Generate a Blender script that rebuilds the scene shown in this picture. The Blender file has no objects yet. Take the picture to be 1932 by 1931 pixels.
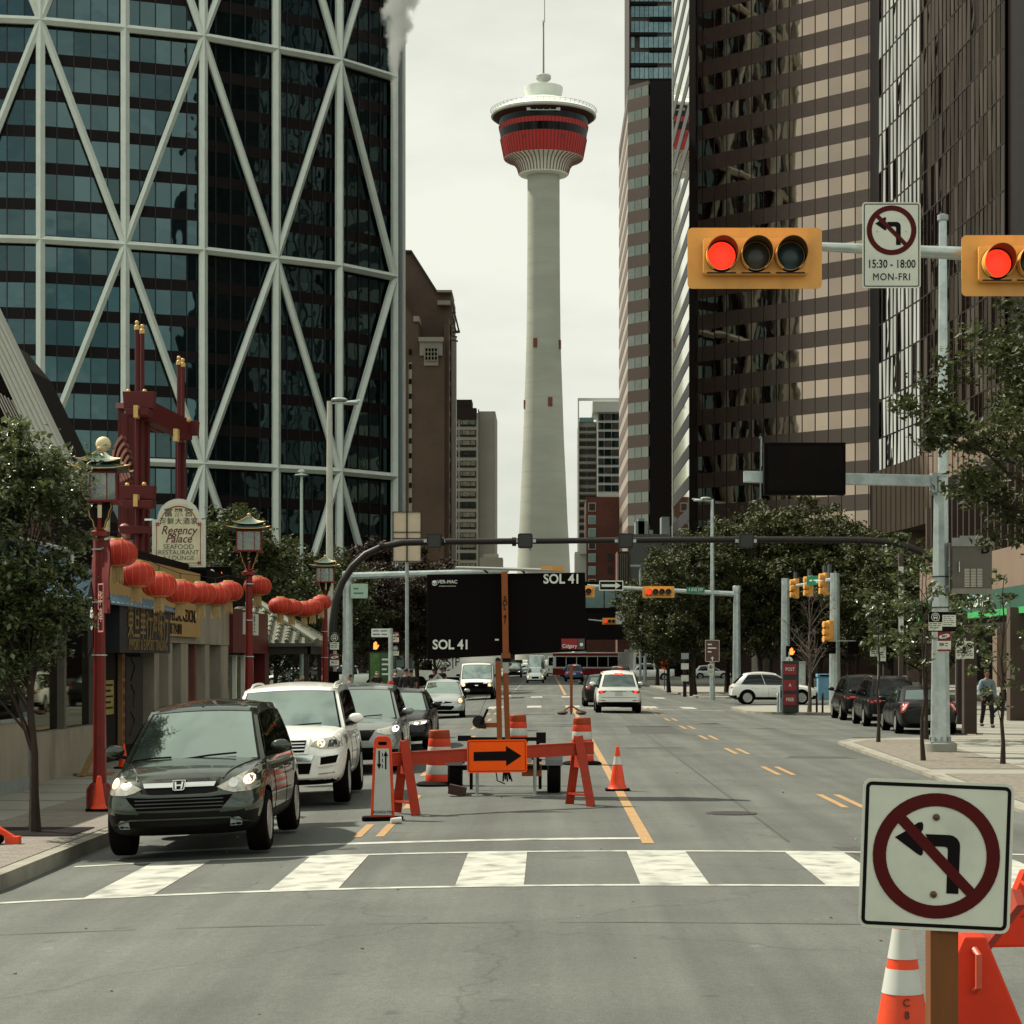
import bpy, bmesh, math, random
from mathutils import Vector, Matrix, noise
from mathutils.bvhtree import BVHTree
R = math.radians
C = bpy.context.scene.collection
SC = bpy.context.scene
FOC, VX, VY, CAMZ, SIZE = 3900.0, 1030.0, 1245.0, 2.15, 1932.0
cd = bpy.data.cameras.new("camera")
cd.sensor_width = 36.0
cd.lens = 36.0 * FOC / SIZE
cd.shift_x = (SIZE / 2 - VX) / SIZE
cd.shift_y = (VY - SIZE / 2) / SIZE
cd.clip_start, cd.clip_end = 0.2, 6000
cam = bpy.data.objects.new("camera", cd)
cam.location = (0, 0, CAMZ)
cam.rotation_euler = (R(90), 0, 0)
C.objects.link(cam)
SC.camera = cam
SUN_DIR = Vector((-0.84, 0.54, 0)).normalized()          # towards the sun, on the ground
SUN_EL = 50.0
w = bpy.data.worlds.new("World")
SC.world = w
w.use_nodes = True
nt = w.node_tree
for n in list(nt.nodes): nt.nodes.remove(n)
N = nt.nodes.new
out = N('ShaderNodeOutputWorld'); bg = N('ShaderNodeBackground'); sky = N('ShaderNodeTexSky')
sky.sky_type = 'NISHITA'; sky.sun_disc = False
sky.sun_elevation = R(SUN_EL)
sky.sun_rotation = math.atan2(SUN_DIR.x, SUN_DIR.y)
sky.air_density = 1.0; sky.dust_density = 2.0; sky.ozone_density = 1.0
geo = N('ShaderNodeNewGeometry'); tc = N('ShaderNodeTexCoord')
mp = N('ShaderNodeMapping'); mp.inputs['Scale'].default_value = (1.0, 1.0, 3.2)
nz = N('ShaderNodeTexNoise'); nz.inputs['Scale'].default_value = 2.6; nz.inputs['Detail'].default_value = 7; nz.inputs['Roughness'].default_value = .58
nt.links.new(tc.outputs['Generated'], mp.inputs[0]); nt.links.new(mp.outputs[0], nz.inputs[0])
sep = N('ShaderNodeSeparateXYZ'); nt.links.new(tc.outputs['Generated'], sep.inputs[0])
m1 = N('ShaderNodeMath'); m1.operation = 'MULTIPLY_ADD'; m1.inputs[1].default_value = 0.14; m1.inputs[2].default_value = 0.46
nt.links.new(sep.outputs[1], m1.inputs[0])
m2 = N('ShaderNodeMath'); m2.operation = 'ADD'; nt.links.new(nz.outputs[0], m2.inputs[0]); nt.links.new(m1.outputs[0], m2.inputs[1])
ramp = N('ShaderNodeMapRange'); ramp.interpolation_type = 'SMOOTHSTEP'
ramp.inputs[1].default_value = 0.62; ramp.inputs[2].default_value = 1.02
nt.links.new(m2.outputs[0], ramp.inputs[0])
ccol = N('ShaderNodeMix'); ccol.data_type = 'RGBA'
ccol.inputs[6].default_value = (4.7, 4.85, 4.25, 1); ccol.inputs[7].default_value = (5.80, 5.95, 5.2, 1)
nzr = N('ShaderNodeMapRange'); nzr.inputs[1].default_value = .36; nzr.inputs[2].default_value = .56
nt.links.new(nz.outputs[0], nzr.inputs[0]); nt.links.new(nzr.outputs[0], ccol.inputs[0])
skt = N('ShaderNodeMix'); skt.data_type = 'RGBA'; skt.blend_type = 'MULTIPLY'; skt.inputs[0].default_value = 1
skt.inputs[7].default_value = (0.74, 0.82, 0.62, 1)
nt.links.new(sky.outputs[0], skt.inputs[6])
mx = N('ShaderNodeMix'); mx.data_type = 'RGBA'
nt.links.new(ramp.outputs[0], mx.inputs[0]); nt.links.new(skt.outputs[2], mx.inputs[6]); nt.links.new(ccol.outputs[2], mx.inputs[7])
bk = N('ShaderNodeMapRange'); bk.inputs[1].default_value = .25; bk.inputs[2].default_value = -.9; bk.inputs[3].default_value = 1.0; bk.inputs[4].default_value = 1.62  # brightens the sky behind the camera, added fill for faces turned from the sun
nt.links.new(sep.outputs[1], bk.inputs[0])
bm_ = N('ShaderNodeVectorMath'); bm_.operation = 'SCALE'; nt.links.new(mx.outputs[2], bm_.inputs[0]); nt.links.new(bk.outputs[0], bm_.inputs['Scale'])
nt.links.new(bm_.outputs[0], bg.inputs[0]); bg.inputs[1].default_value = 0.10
nt.links.new(bg.outputs[0], out.inputs[0])
sl = bpy.data.lights.new("sun", 'SUN'); sl.energy = 4.4; sl.angle = R(0.7); sl.color = (1.0, 0.94, 0.80)
so = bpy.data.objects.new("sun", sl); C.objects.link(so)
sd = Vector((SUN_DIR.x * math.cos(R(SUN_EL)), SUN_DIR.y * math.cos(R(SUN_EL)), math.sin(R(SUN_EL))))
so.rotation_euler = (-sd).to_track_quat('-Z', 'Y').to_euler()
so.location = (-40, 30, 80)
vs = SC.view_settings
vs.view_transform = 'Standard'; vs.look = 'None'; vs.exposure = 0.63; vs.gamma = 1.0; vs.use_curve_mapping = False
SC.render.engine = 'CYCLES'
SC.cycles.max_bounces = 6; SC.cycles.diffuse_bounces = 2; SC.cycles.glossy_bounces = 3
SC.cycles.transparent_max_bounces = 12; SC.cycles.volume_bounces = 5
SC.cycles.caustics_reflective = False; SC.cycles.caustics_refractive = False
SC.cycles.use_denoising = True
def G(x, y, z=0.0):
	"""ground point seen at (x, y) of the photograph (1932 px wide)"""
	Y = FOC * (CAMZ - z) / (y - VY)
	return ((x - VX) * Y / FOC, Y)
def X_(x, Y): return (x - VX) * Y / FOC
def Z_(y, Y): return CAMZ + (VY - y) * Y / FOC
def crown(X):
	X = max(-5.6, min(9.0, X))
	return -0.0045 * (X - 1) ** 2 if X < 1 else -0.0022 * (X - 1) ** 2
MATS = {}
def mat(name, c, rough=.6, metal=0.0, var=.12, scale=4.0, bump=0.0, bscale=None, emit=0.0, spec=.3, coat=0.0, island=0.0,
		detail=4, stain=None, stain_amt=.35, stain_scale=.6, zscale=1.0, trans=0.0, transl=0.0, alpha=1.0, flake=0.0):
	if name in MATS: return MATS[name]
	m = bpy.data.materials.new(name); m.use_nodes = True
	t = m.node_tree; b = t.nodes['Principled BSDF']; L = t.links.new; n = t.nodes.new
	c = tuple(c[:3])
	b.inputs['Roughness'].default_value = rough; b.inputs['Metallic'].default_value = metal
	b.inputs['Specular IOR Level'].default_value = spec
	if coat: b.inputs['Coat Weight'].default_value = coat; b.inputs['Coat Roughness'].default_value = .04
	if trans: b.inputs['Transmission Weight'].default_value = trans
	if alpha < 1: b.inputs['Alpha'].default_value = alpha
	tco = n('ShaderNodeTexCoord'); mpp = n('ShaderNodeMapping'); mpp.inputs['Scale'].default_value = (1, 1, zscale)
	L(tco.outputs['Object'], mpp.inputs[0])
	no = n('ShaderNodeTexNoise'); no.inputs['Scale'].default_value = scale; no.inputs['Detail'].default_value = detail
	no.inputs['Roughness'].default_value = .62
	L(mpp.outputs[0], no.inputs[0])
	mr = n('ShaderNodeMapRange'); mr.inputs[1].default_value = .3; mr.inputs[2].default_value = .7
	mr.inputs[3].default_value = 1 - var; mr.inputs[4].default_value = 1 + var
	L(no.outputs[0], mr.inputs[0])
	mul = n('ShaderNodeVectorMath'); mul.operation = 'SCALE'; mul.inputs[0].default_value = c
	L(mr.outputs[0], mul.inputs['Scale'])
	col = mul.outputs[0]
	if stain is not None:
		n2 = n('ShaderNodeTexNoise'); n2.inputs['Scale'].default_value = stain_scale; n2.inputs['Detail'].default_value = 6
		L(mpp.outputs[0], n2.inputs[0])
		r2 = n('ShaderNodeMapRange'); r2.inputs[1].default_value = .48; r2.inputs[2].default_value = .68; r2.inputs[4].default_value = stain_amt
		L(n2.outputs[0], r2.inputs[0])
		mm = n('ShaderNodeMix'); mm.data_type = 'RGBA'; mm.inputs[7].default_value = (*stain, 1)
		L(r2.outputs[0], mm.inputs[0]); L(col, mm.inputs[6]); col = mm.outputs[2]
	if island:
		gg = n('ShaderNodeNewGeometry'); r3 = n('ShaderNodeMapRange'); r3.inputs[3].default_value = 1 - island; r3.inputs[4].default_value = 1 + island
		L(gg.outputs['Random Per Island'], r3.inputs[0])
		v3 = n('ShaderNodeVectorMath'); v3.operation = 'SCALE'; L(col, v3.inputs[0]); L(r3.outputs[0], v3.inputs['Scale']); col = v3.outputs[0]
	L(col, b.inputs['Base Color'])
	if emit:
		b.inputs['Emission Color'].default_value = (*c, 1); b.inputs['Emission Strength'].default_value = emit
	if rough > .15 and var:
		rr = n('ShaderNodeMapRange'); rr.inputs[3].default_value = max(0.02, rough - .08); rr.inputs[4].default_value = min(1, rough + .08)
		L(no.outputs[0], rr.inputs[0]); L(rr.outputs[0], b.inputs['Roughness'])
	if bump:
		nb = n('ShaderNodeTexNoise'); nb.inputs['Scale'].default_value = bscale or scale * 6; nb.inputs['Detail'].default_value = 3
		L(mpp.outputs[0], nb.inputs[0])
		bp = n('ShaderNodeBump'); bp.inputs['Strength'].default_value = 1.0; bp.inputs['Distance'].default_value = bump
		L(nb.outputs[0], bp.inputs['Height']); L(bp.outputs[0], b.inputs['Normal'])
	if transl:
		tr = n('ShaderNodeBsdfTranslucent'); ms = n('ShaderNodeMixShader'); ms.inputs[0].default_value = transl
		L(col, tr.inputs[0]); L(b.outputs[0], ms.inputs[1]); L(tr.outputs[0], ms.inputs[2])
		L(ms.outputs[0], t.nodes['Material Output'].inputs[0])
	MATS[name] = m
	return m
def glassmat(name, tint, body, refl=.5, rough=.02, wav=.006, wscale=.35, island=0.0, gmax=None):
	"""dark window glass: a deep body colour under a tinted mirror coat with wavy panes"""
	if name in MATS: return MATS[name]
	m = bpy.data.materials.new(name); m.use_nodes = True
	t = m.node_tree; L = t.links.new; n = t.nodes.new
	t.nodes.remove(t.nodes['Principled BSDF'])
	df = n('ShaderNodeBsdfDiffuse'); gl = n('ShaderNodeBsdfGlossy'); ms = n('ShaderNodeMixShader')
	gl.inputs['Roughness'].default_value = rough; gl.inputs[0].default_value = (*tint, 1)
	tco = n('ShaderNodeTexCoord'); no = n('ShaderNodeTexNoise'); no.inputs['Scale'].default_value = wscale; no.inputs['Detail'].default_value = 2
	L(tco.outputs['Object'], no.inputs[0])
	nb = n('ShaderNodeTexNoise'); nb.inputs['Scale'].default_value = 1.7; nb.inputs['Detail'].default_value = 3; L(tco.outputs['Object'], nb.inputs[0])
	rv = n('ShaderNodeMapRange'); rv.inputs[1].default_value = .3; rv.inputs[2].default_value = .7; rv.inputs[3].default_value = .5; rv.inputs[4].default_value = 1.5
	L(nb.outputs[0], rv.inputs[0])
	vs_ = n('ShaderNodeVectorMath'); vs_.operation = 'SCALE'; vs_.inputs[0].default_value = body; L(rv.outputs[0], vs_.inputs['Scale']); L(vs_.outputs[0], df.inputs[0])
	bp = n('ShaderNodeBump'); bp.inputs['Distance'].default_value = wav; bp.inputs['Strength'].default_value = 1
	L(no.outputs[0], bp.inputs['Height']); L(bp.outputs[0], gl.inputs['Normal'])
	fr = n('ShaderNodeLayerWeight'); fr.inputs[0].default_value = .5; f2 = n('ShaderNodeMath'); f2.operation = 'POWER'; f2.inputs[1].default_value = 2.0
	rr = n('ShaderNodeMapRange'); rr.inputs[3].default_value = refl; rr.inputs[4].default_value = gmax or min(1, refl + .5)
	L(fr.outputs['Facing'], f2.inputs[0]); L(f2.outputs[0], rr.inputs[0])
	L(rr.outputs[0], ms.inputs[0]); L(df.outputs[0], ms.inputs[1]); L(gl.outputs[0], ms.inputs[2])
	if island:
		gg = n('ShaderNodeNewGeometry'); r3 = n('ShaderNodeMapRange'); r3.inputs[3].default_value = 1 - island; r3.inputs[4].default_value = 1 + island * .6
		L(gg.outputs['Random Per Island'], r3.inputs[0])
		v3 = n('ShaderNodeVectorMath'); v3.operation = 'SCALE'; v3.inputs[0].default_value = tint; L(r3.outputs[0], v3.inputs['Scale']); L(v3.outputs[0], gl.inputs[0])
	L(ms.outputs[0], t.nodes['Material Output'].inputs[0])
	MATS[name] = m
	return m
class MB:
	def __init__(s): s.v = []; s.f = []; s.m = []; s.s = []
	def add(s, vs, fs, mi=0, sm=False):
		o = len(s.v); s.v += [tuple(v) for v in vs]
		for f in fs: s.f.append(tuple(i + o for i in f)); s.m.append(mi); s.s.append(sm)
		return s
	def box(s, x0, x1, y0, y1, z0, z1, mi=0):
		if x0 > x1: x0, x1 = x1, x0
		if y0 > y1: y0, y1 = y1, y0
		if z0 > z1: z0, z1 = z1, z0
		return s.add([(x0,y0,z0),(x1,y0,z0),(x1,y1,z0),(x0,y1,z0),(x0,y0,z1),(x1,y0,z1),(x1,y1,z1),(x0,y1,z1)],
					 [(0,3,2,1),(4,5,6,7),(0,1,5,4),(1,2,6,5),(2,3,7,6),(3,0,4,7)], mi)
	def obox(s, c, size, M=None, mi=0):
		a, b, d = [q / 2 for q in size]; c = Vector(c)
		P = [Vector(p) for p in [(-a,-b,-d),(a,-b,-d),(a,b,-d),(-a,b,-d),(-a,-b,d),(a,-b,d),(a,b,d),(-a,b,d)]]
		if M is not None: P = [M @ p for p in P]
		return s.add([c + p for p in P], [(0,3,2,1),(4,5,6,7),(0,1,5,4),(1,2,6,5),(2,3,7,6),(3,0,4,7)], mi)
	def beam(s, p0, p1, w, h, mi=0, up=(0,0,1)):
		p0, p1 = Vector(p0), Vector(p1); d = (p1 - p0); L = d.length; d.normalize()
		u = Vector(up)
		if abs(d.dot(u)) > .98: u = Vector((0,1,0))
		a = d.cross(u).normalized(); b = a.cross(d).normalized()
		M = Matrix((a, d, b)).transposed()
		return s.obox((p0 + p1) / 2, (w, L, h), M, mi)
	def tube(s, pts, r, n=8, mi=0, cap=True, sm=True):
		pts = [Vector(p) for p in pts]; rs = r if isinstance(r, (list, tuple)) else [r] * len(pts)
		vs = []; u = None
		for i, p in enumerate(pts):
			d = (pts[min(i+1, len(pts)-1)] - pts[max(i-1, 0)]).normalized()
			if u is None:
				u = Vector((0,0,1)) if abs(d.z) < .9 else Vector((1,0,0))
			a = d.cross(u).normalized(); b = a.cross(d).normalized(); u = b
			for k in range(n):
				t = 2 * math.pi * k / n + math.pi / n
				vs.append(p + (a * math.cos(t) + b * math.sin(t)) * rs[i])
		fs = []
		for i in range(len(pts) - 1):
			for k in range(n):
				k2 = (k + 1) % n
				fs.append((i*n+k, i*n+k2, (i+1)*n+k2, (i+1)*n+k))
		s.add(vs, fs, mi, sm)
		if cap:
			o = len(s.v) - len(vs)
			s.f.append(tuple(o + k for k in reversed(range(n)))); s.m.append(mi); s.s.append(False)
			s.f.append(tuple(o + (len(pts)-1)*n + k for k in range(n))); s.m.append(mi); s.s.append(False)
		return s
	def lathe(s, prof, n=24, c=(0,0,0), mi=0, sm=True, axis='z', ph=0.0):
		vs = []
		for r, z in prof:
			for k in range(n):
				t = 2 * math.pi * k / n + ph
				a, b = r * math.cos(t), r * math.sin(t)
				vs.append({'z': (c[0]+a, c[1]+b, c[2]+z), 'y': (c[0]+a, c[1]+z, c[2]+b), 'x': (c[0]+z, c[1]+a, c[2]+b)}[axis])
		fs = []
		for i in range(len(prof) - 1):
			for k in range(n):
				k2 = (k+1) % n; q = (i*n+k, i*n+k2, (i+1)*n+k2, (i+1)*n+k)
				fs.append(q if axis != 'y' else q[::-1])
		s.add(vs, fs, mi, sm)
		o = len(s.v) - len(vs)
		for i, rev in ((0, axis != 'y'), (len(prof)-1, axis == 'y')):
			if prof[i][0] > 1e-4:
				q = [o + i*n + k for k in range(n)]
				s.f.append(tuple(q[::-1] if rev else q)); s.m.append(mi); s.s.append(False)
		return s
	def ball(s, c, r, n=14, m=9, mi=0, sz=1.0):
		prof = [(r * math.sin(math.pi * i / m), -r * sz * math.cos(math.pi * i / m)) for i in range(m + 1)]
		prof[0] = (0.0, -r*sz); prof[-1] = (0.0, r*sz)
		return s.lathe([(max(a, 1e-5), b) for a, b in prof], n, c, mi)
	def prism(s, poly, d0, d1, plane='xz', mi=0):
		"""polygon (a, b) pushed along the third axis from d0 to d1"""
		f = {'xz': lambda a, b, d: (a, d, b), 'xy': lambda a, b, d: (a, b, d), 'yz': lambda a, b, d: (d, a, b)}[plane]
		n = len(poly); vs = [f(a, b, d0) for a, b in poly] + [f(a, b, d1) for a, b in poly]
		fs = [tuple(range(n)), tuple(reversed(range(n, 2*n)))] + [(i, (i+1) % n + 0, (i+1) % n + n, i + n) for i in range(n)]
		return s.add(vs, [g[::-1] for g in fs], mi)
	def mesh(s, name, mats, M=None, sharp=35, fix=True, bevel=0):
		me = bpy.data.meshes.new(name)
		vs = s.v if M is None else [tuple(M @ Vector(v)) for v in s.v]
		me.from_pydata(vs, [], s.f);
		for m in (mats if isinstance(mats, (list, tuple)) else [mats]): me.materials.append(m)
		me.polygons.foreach_set('material_index', s.m); me.polygons.foreach_set('use_smooth', s.s)
		if fix:
			bm = bmesh.new(); bm.from_mesh(me); bmesh.ops.recalc_face_normals(bm, faces=bm.faces)
			if bevel: bmesh.ops.bevel(bm, geom=[e for e in bm.edges if len(e.link_faces) == 2 and e.calc_face_angle(0) > .5], offset=bevel, segments=2, affect='EDGES', profile=.6)
			bm.to_mesh(me); bm.free()
		if any(s.s): me.set_sharp_from_angle(angle=R(sharp))
		me.update()
		return me
	def build(s, name, mats, parent=None, world=False, **kw):
		M = None
		if world and parent is not None: M = wm(parent).inverted()
		me = s.mesh(name, mats, M, **kw)
		o = bpy.data.objects.new(name, me); C.objects.link(o)
		if parent is not None: o.parent = parent
		return o
def wm(o):
	M = Matrix.LocRotScale(o.location, o.rotation_euler, o.scale)
	return wm(o.parent) @ M if o.parent else M
def tag(o, label=None, cat=None, group=None, kind=None):
	if label: o['label'] = label
	if cat: o['category'] = cat
	if group: o['group'] = group
	if kind: o['kind'] = kind
	return o
def thing(name, label, cat, loc=(0,0,0), rz=0.0, group=None):
	o = bpy.data.objects.new(name, None); C.objects.link(o); o.empty_display_size = .2
	o.location = loc; o.rotation_euler = (0, 0, rz)
	return tag(o, label, cat, group)
CH = {}
def copy_tree(o, parent=None):
	c = o.copy(); C.objects.link(c); c.parent = parent
	for ch in [q for q in bpy.data.objects if q.parent == o]: copy_tree(ch, c)
	return c
def dup(o, loc, rz=0.0, label=None, group=None, scale=None):
	c = copy_tree(o); c.location = loc; c.rotation_euler = (0, 0, rz)
	if scale: c.scale = (scale,) * 3
	if label: c['label'] = label
	if group: c['group'] = group
	return c
def bake(o):
	dg = bpy.context.evaluated_depsgraph_get()
	me = bpy.data.meshes.new_from_object(o.evaluated_get(dg))
	me.name = o.name
	return me
def text_mb(txt, size, bold=0.0, align='CENTER', depth=0.004, sx=1.0, spacing=1.0, shear=0.0, line=1.0, res=3):
	cu = bpy.data.curves.new('txt', 'FONT'); cu.body = txt; cu.size = size; cu.align_x = align; cu.align_y = 'CENTER'
	cu.offset = bold * size; cu.extrude = depth / 2; cu.resolution_u = res; cu.space_character = spacing; cu.shear = shear; cu.space_line = line
	o = bpy.data.objects.new('txt', cu); C.objects.link(o)
	me = bake(o)
	mb = MB(); mb.add([(v.co.x * sx, v.co.y, v.co.z) for v in me.vertices], [tuple(p.vertices) for p in me.polygons])
	bpy.data.objects.remove(o); bpy.data.curves.remove(cu); bpy.data.meshes.remove(me)
	return mb
def text_obj(name, txt, size, m, parent, loc, M=None, **kw):
	"""letters standing upright facing -Y (towards the street's near end) unless M turns them"""
	mb = text_mb(txt, size, **kw)
	B = Matrix.Rotation(R(90), 4, 'X')
	T = Matrix.Translation(loc) @ ((M.to_4x4() @ B) if M is not None else B)
	mb.v = [tuple(T @ Vector(v)) for v in mb.v]
	return mb.build(name, m, parent, fix=False)
def rrect(w, h, r, n=4):
	p = []
	for cx, cy, a0 in ((w/2-r, h/2-r, 0), (-w/2+r, h/2-r, 90), (-w/2+r, -h/2+r, 180), (w/2-r, -h/2+r, 270)):
		for i in range(n + 1):
			a = R(a0 + 90 * i / n); p.append((cx + r * math.cos(a), cy + r * math.sin(a)))
	return p
def ringpoly(mb, outer, inner, y, mi=0, y1=None):
	"""flat ring between two loops with equal counts in the xz plane"""
	n = len(outer); d = .003
	for yy, rev in ((y, False),):
		vs = [(a, yy, b) for a, b in outer] + [(a, yy, b) for a, b in inner]
		mb.add(vs, [(i, (i+1) % n, (i+1) % n + n, i + n) for i in range(n)], mi)
	return mb
asph = None
def asphalt():
	m = bpy.data.materials.new('asphalt'); m.use_nodes = True; t = m.node_tree; b = t.nodes['Principled BSDF']; L = t.links.new; n = t.nodes.new
	tco = n('ShaderNodeTexCoord')
	def noise_(sc, det, vec=None, ro=.6):
		q = n('ShaderNodeTexNoise'); q.inputs['Scale'].default_value = sc; q.inputs['Detail'].default_value = det; q.inputs['Roughness'].default_value = ro
		L(vec or tco.outputs['Object'], q.inputs[0]); return q.outputs[0]
	def mr(i, a, b_, c, d):
		q = n('ShaderNodeMapRange'); q.inputs[1].default_value = a; q.inputs[2].default_value = b_; q.inputs[3].default_value = c; q.inputs[4].default_value = d; L(i, q.inputs[0]); return q.outputs[0]
	def mul(a, b_):
		q = n('ShaderNodeMath'); q.operation = 'MULTIPLY'; L(a, q.inputs[0]); L(b_, q.inputs[1]); return q.outputs[0]
	base = mr(noise_(.35, 5), .3, .7, .80, 1.18)
	grain = mul(mr(noise_(70, 2), .3, .7, .80, 1.2), mr(noise_(17, 4, None, .75), .3, .7, .84, 1.16))
	st = n('ShaderNodeMapping'); st.inputs['Scale'].default_value = (1.3, .05, 1); L(tco.outputs['Object'], st.inputs[0])
	lanes = mr(noise_(1.0, 4, st.outputs[0]), .35, .65, .76, 1.12)
	vo = n('ShaderNodeTexVoronoi'); vo.feature = 'DISTANCE_TO_EDGE'; vo.inputs['Scale'].default_value = .22
	wv = n('ShaderNodeMapping'); wv.inputs['Scale'].default_value = (1, .8, 1)
	nn = n('ShaderNodeTexNoise'); nn.inputs['Scale'].default_value = 1.2; nn.inputs['Detail'].default_value = 5; L(tco.outputs['Object'], nn.inputs[0])
	ad = n('ShaderNodeVectorMath'); ad.operation = 'ADD'; L(tco.outputs['Object'], ad.inputs[0])
	sc = n('ShaderNodeVectorMath'); sc.operation = 'SCALE'; sc.inputs['Scale'].default_value = 1.1; L(nn.outputs['Color'], sc.inputs[0]); L(sc.outputs[0], ad.inputs[1]); L(ad.outputs[0], wv.inputs[0]); L(wv.outputs[0], vo.inputs[0])
	crack = mr(vo.outputs['Distance'], .0, .006, .72, 1.0)
	spots = mr(noise_(2.4, 2, None, .4), .72, .76, 1.0, .72)
	pale = mr(noise_(5.5, 2, None, .3), .74, .78, 1.0, 1.25)
	f = mul(mul(mul(base, grain), mul(lanes, crack)), mul(spots, pale))
	v = n('ShaderNodeVectorMath'); v.operation = 'SCALE'; v.inputs[0].default_value = (0.092, 0.097, 0.085); L(f, v.inputs['Scale'])
	L(v.outputs[0], b.inputs['Base Color']); b.inputs['Roughness'].default_value = .82; b.inputs['Specular IOR Level'].default_value = .35
	bp = n('ShaderNodeBump'); bp.inputs['Distance'].default_value = .006; L(noise_(60, 3), bp.inputs['Height']); L(bp.outputs[0], b.inputs['Normal'])
	MATS['asphalt'] = m; return m
def paver():
	m = bpy.data.materials.new('brick_paving'); m.use_nodes = True; t = m.node_tree; b = t.nodes['Principled BSDF']; L = t.links.new; n = t.nodes.new
	tco = n('ShaderNodeTexCoord'); br = n('ShaderNodeTexBrick'); br.inputs['Scale'].default_value = 1
	br.inputs['Brick Width'].default_value = .22; br.inputs['Row Height'].default_value = .11; br.inputs['Mortar Size'].default_value = .008
	br.inputs['Color1'].default_value = (.15, .125, .10, 1); br.inputs['Color2'].default_value = (.20, .175, .145, 1); br.inputs['Mortar'].default_value = (.10, .09, .075, 1)
	L(tco.outputs['Object'], br.inputs[0]); L(br.outputs[0], b.inputs['Base Color']); b.inputs['Roughness'].default_value = .8
	MATS['paver'] = m; return m
def brickm(name, c1, c2, mort, w=.45, h=.16, rot=True):
	if name in MATS: return MATS[name]
	m = bpy.data.materials.new(name); m.use_nodes = True; t = m.node_tree; b = t.nodes['Principled BSDF']; L = t.links.new; n = t.nodes.new
	tco = n('ShaderNodeTexCoord'); br = n('ShaderNodeTexBrick'); br.inputs['Scale'].default_value = 1
	mp_ = n('ShaderNodeMapping'); mp_.inputs['Rotation'].default_value = (R(90), 0, 0) if rot else (0, 0, 0); L(tco.outputs['Object'], mp_.inputs[0])
	br.inputs['Brick Width'].default_value = w; br.inputs['Row Height'].default_value = h; br.inputs['Mortar Size'].default_value = .012
	br.inputs['Color1'].default_value = (*c1, 1); br.inputs['Color2'].default_value = (*c2, 1); br.inputs['Mortar'].default_value = (*mort, 1)
	L(mp_.outputs[0], br.inputs[0])
	nn = n('ShaderNodeTexNoise'); nn.inputs['Scale'].default_value = .12; nn.inputs['Detail'].default_value = 6; L(tco.outputs['Object'], nn.inputs[0])
	r = n('ShaderNodeMapRange'); r.inputs[1].default_value = .3; r.inputs[2].default_value = .7; r.inputs[3].default_value = .75; r.inputs[4].default_value = 1.2; L(nn.outputs[0], r.inputs[0])
	v = n('ShaderNodeVectorMath'); v.operation = 'SCALE'; L(br.outputs[0], v.inputs[0]); L(r.outputs[0], v.inputs['Scale'])
	L(v.outputs[0], b.inputs['Base Color']); b.inputs['Roughness'].default_value = .85
	MATS[name] = m; return m
ASPH = asphalt(); PAVER = paver()
WHITEPAINT = mat('white_road_paint', (.40, .40, .35), .7, var=.14, scale=3, stain=(.13, .13, .115), stain_amt=.75, stain_scale=3.2)
YELPAINT = mat('orange_road_paint', (.36, .21, .085), .7, var=.12, scale=3, stain=(.2, .18, .13), stain_amt=.5, stain_scale=7)
CONC = mat('sidewalk_concrete', (.25, .242, .205), .85, var=.12, scale=.8, bump=.003, bscale=40, stain=(.24, .22, .18), stain_amt=.5, stain_scale=.5)
KERB = mat('kerb_concrete', (.25, .235, .19), .85, var=.15, scale=2, bump=.004, bscale=30, stain=(.12, .10, .08), stain_amt=.6, stain_scale=1.2)
GALV = mat('galvanised_steel', (.42, .47, .45), .38, metal=.55, var=.14, scale=5, stain=(.25, .29, .29), stain_amt=.5, stain_scale=3)
GALVD = mat('weathered_galvanised_steel', (.27, .30, .29), .5, metal=.4, var=.14, scale=5)
DARKMETAL = mat('dark_brown_metal', (.011, .006, .0045), .5, var=.2, spec=.25)
BLACK = mat('black_plastic', (.0028, .0016, .0014), .5, var=.1, spec=.12)
BLACKMAT = mat('matt_black', (.0022, .0012, .001), .85, var=.1, spec=.08)
RUBBER = mat('rubber', (.004, .0028, .0025), .85, var=.2, spec=.08)
ORANGE = mat('orange_plastic', (.72, .050, .007), .45, spec=.35, var=.12, scale=6, stain=(.25, .05, .02), stain_amt=.45, stain_scale=4)
ORANGEW = mat('orange_painted_wood', (.33, .026, .006), .6, spec=.3, var=.14, scale=8, stain=(.22, .04, .02), stain_amt=.4, stain_scale=5)
ORSIGN = mat('orange_sign_sheeting', (.92, .095, .003), .55, var=.05, spec=.15)
REFLW = mat('white_reflective_sheeting', (.50, .50, .45), .35, var=.05, scale=5, stain=(.34, .33, .28), stain_amt=.25, stain_scale=4)
SIGNW = mat('white_sign_face', (.60, .60, .50), .38, var=.05, scale=6, stain=(.42, .45, .40), stain_amt=.5, stain_scale=2.5)
SIGNRED = mat('red_sign_ink', (.066, .0022, .0022), .5, var=.12, scale=6, spec=.15)
SIGNBLACK = mat('black_sign_ink', (.0035, .0012, .0012), .6, var=.1, spec=.12)
YELSIG = mat('yellow_signal_housing', (.72, .34, .075), .42, var=.06, scale=4, stain=(.42, .2, .06), stain_amt=.4, stain_scale=3)
REDPOLE = mat('red_painted_pole', (.135, .0065, .0035), .42, spec=.3, var=.15, scale=4, stain=(.06, .004, .003), stain_amt=.45, stain_scale=2.5)
REDGATE = mat('dark_red_gate_paint', (.078, .0065, .0065), .5, spec=.25, var=.12, scale=2)
GOLD = mat('gold_paint', (.52, .33, .11), .4, metal=.2, var=.12, scale=8)
BARK = mat('bark', (.055, .038, .026), .9, var=.3, scale=14, bump=.01, bscale=20, zscale=.3)
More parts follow.
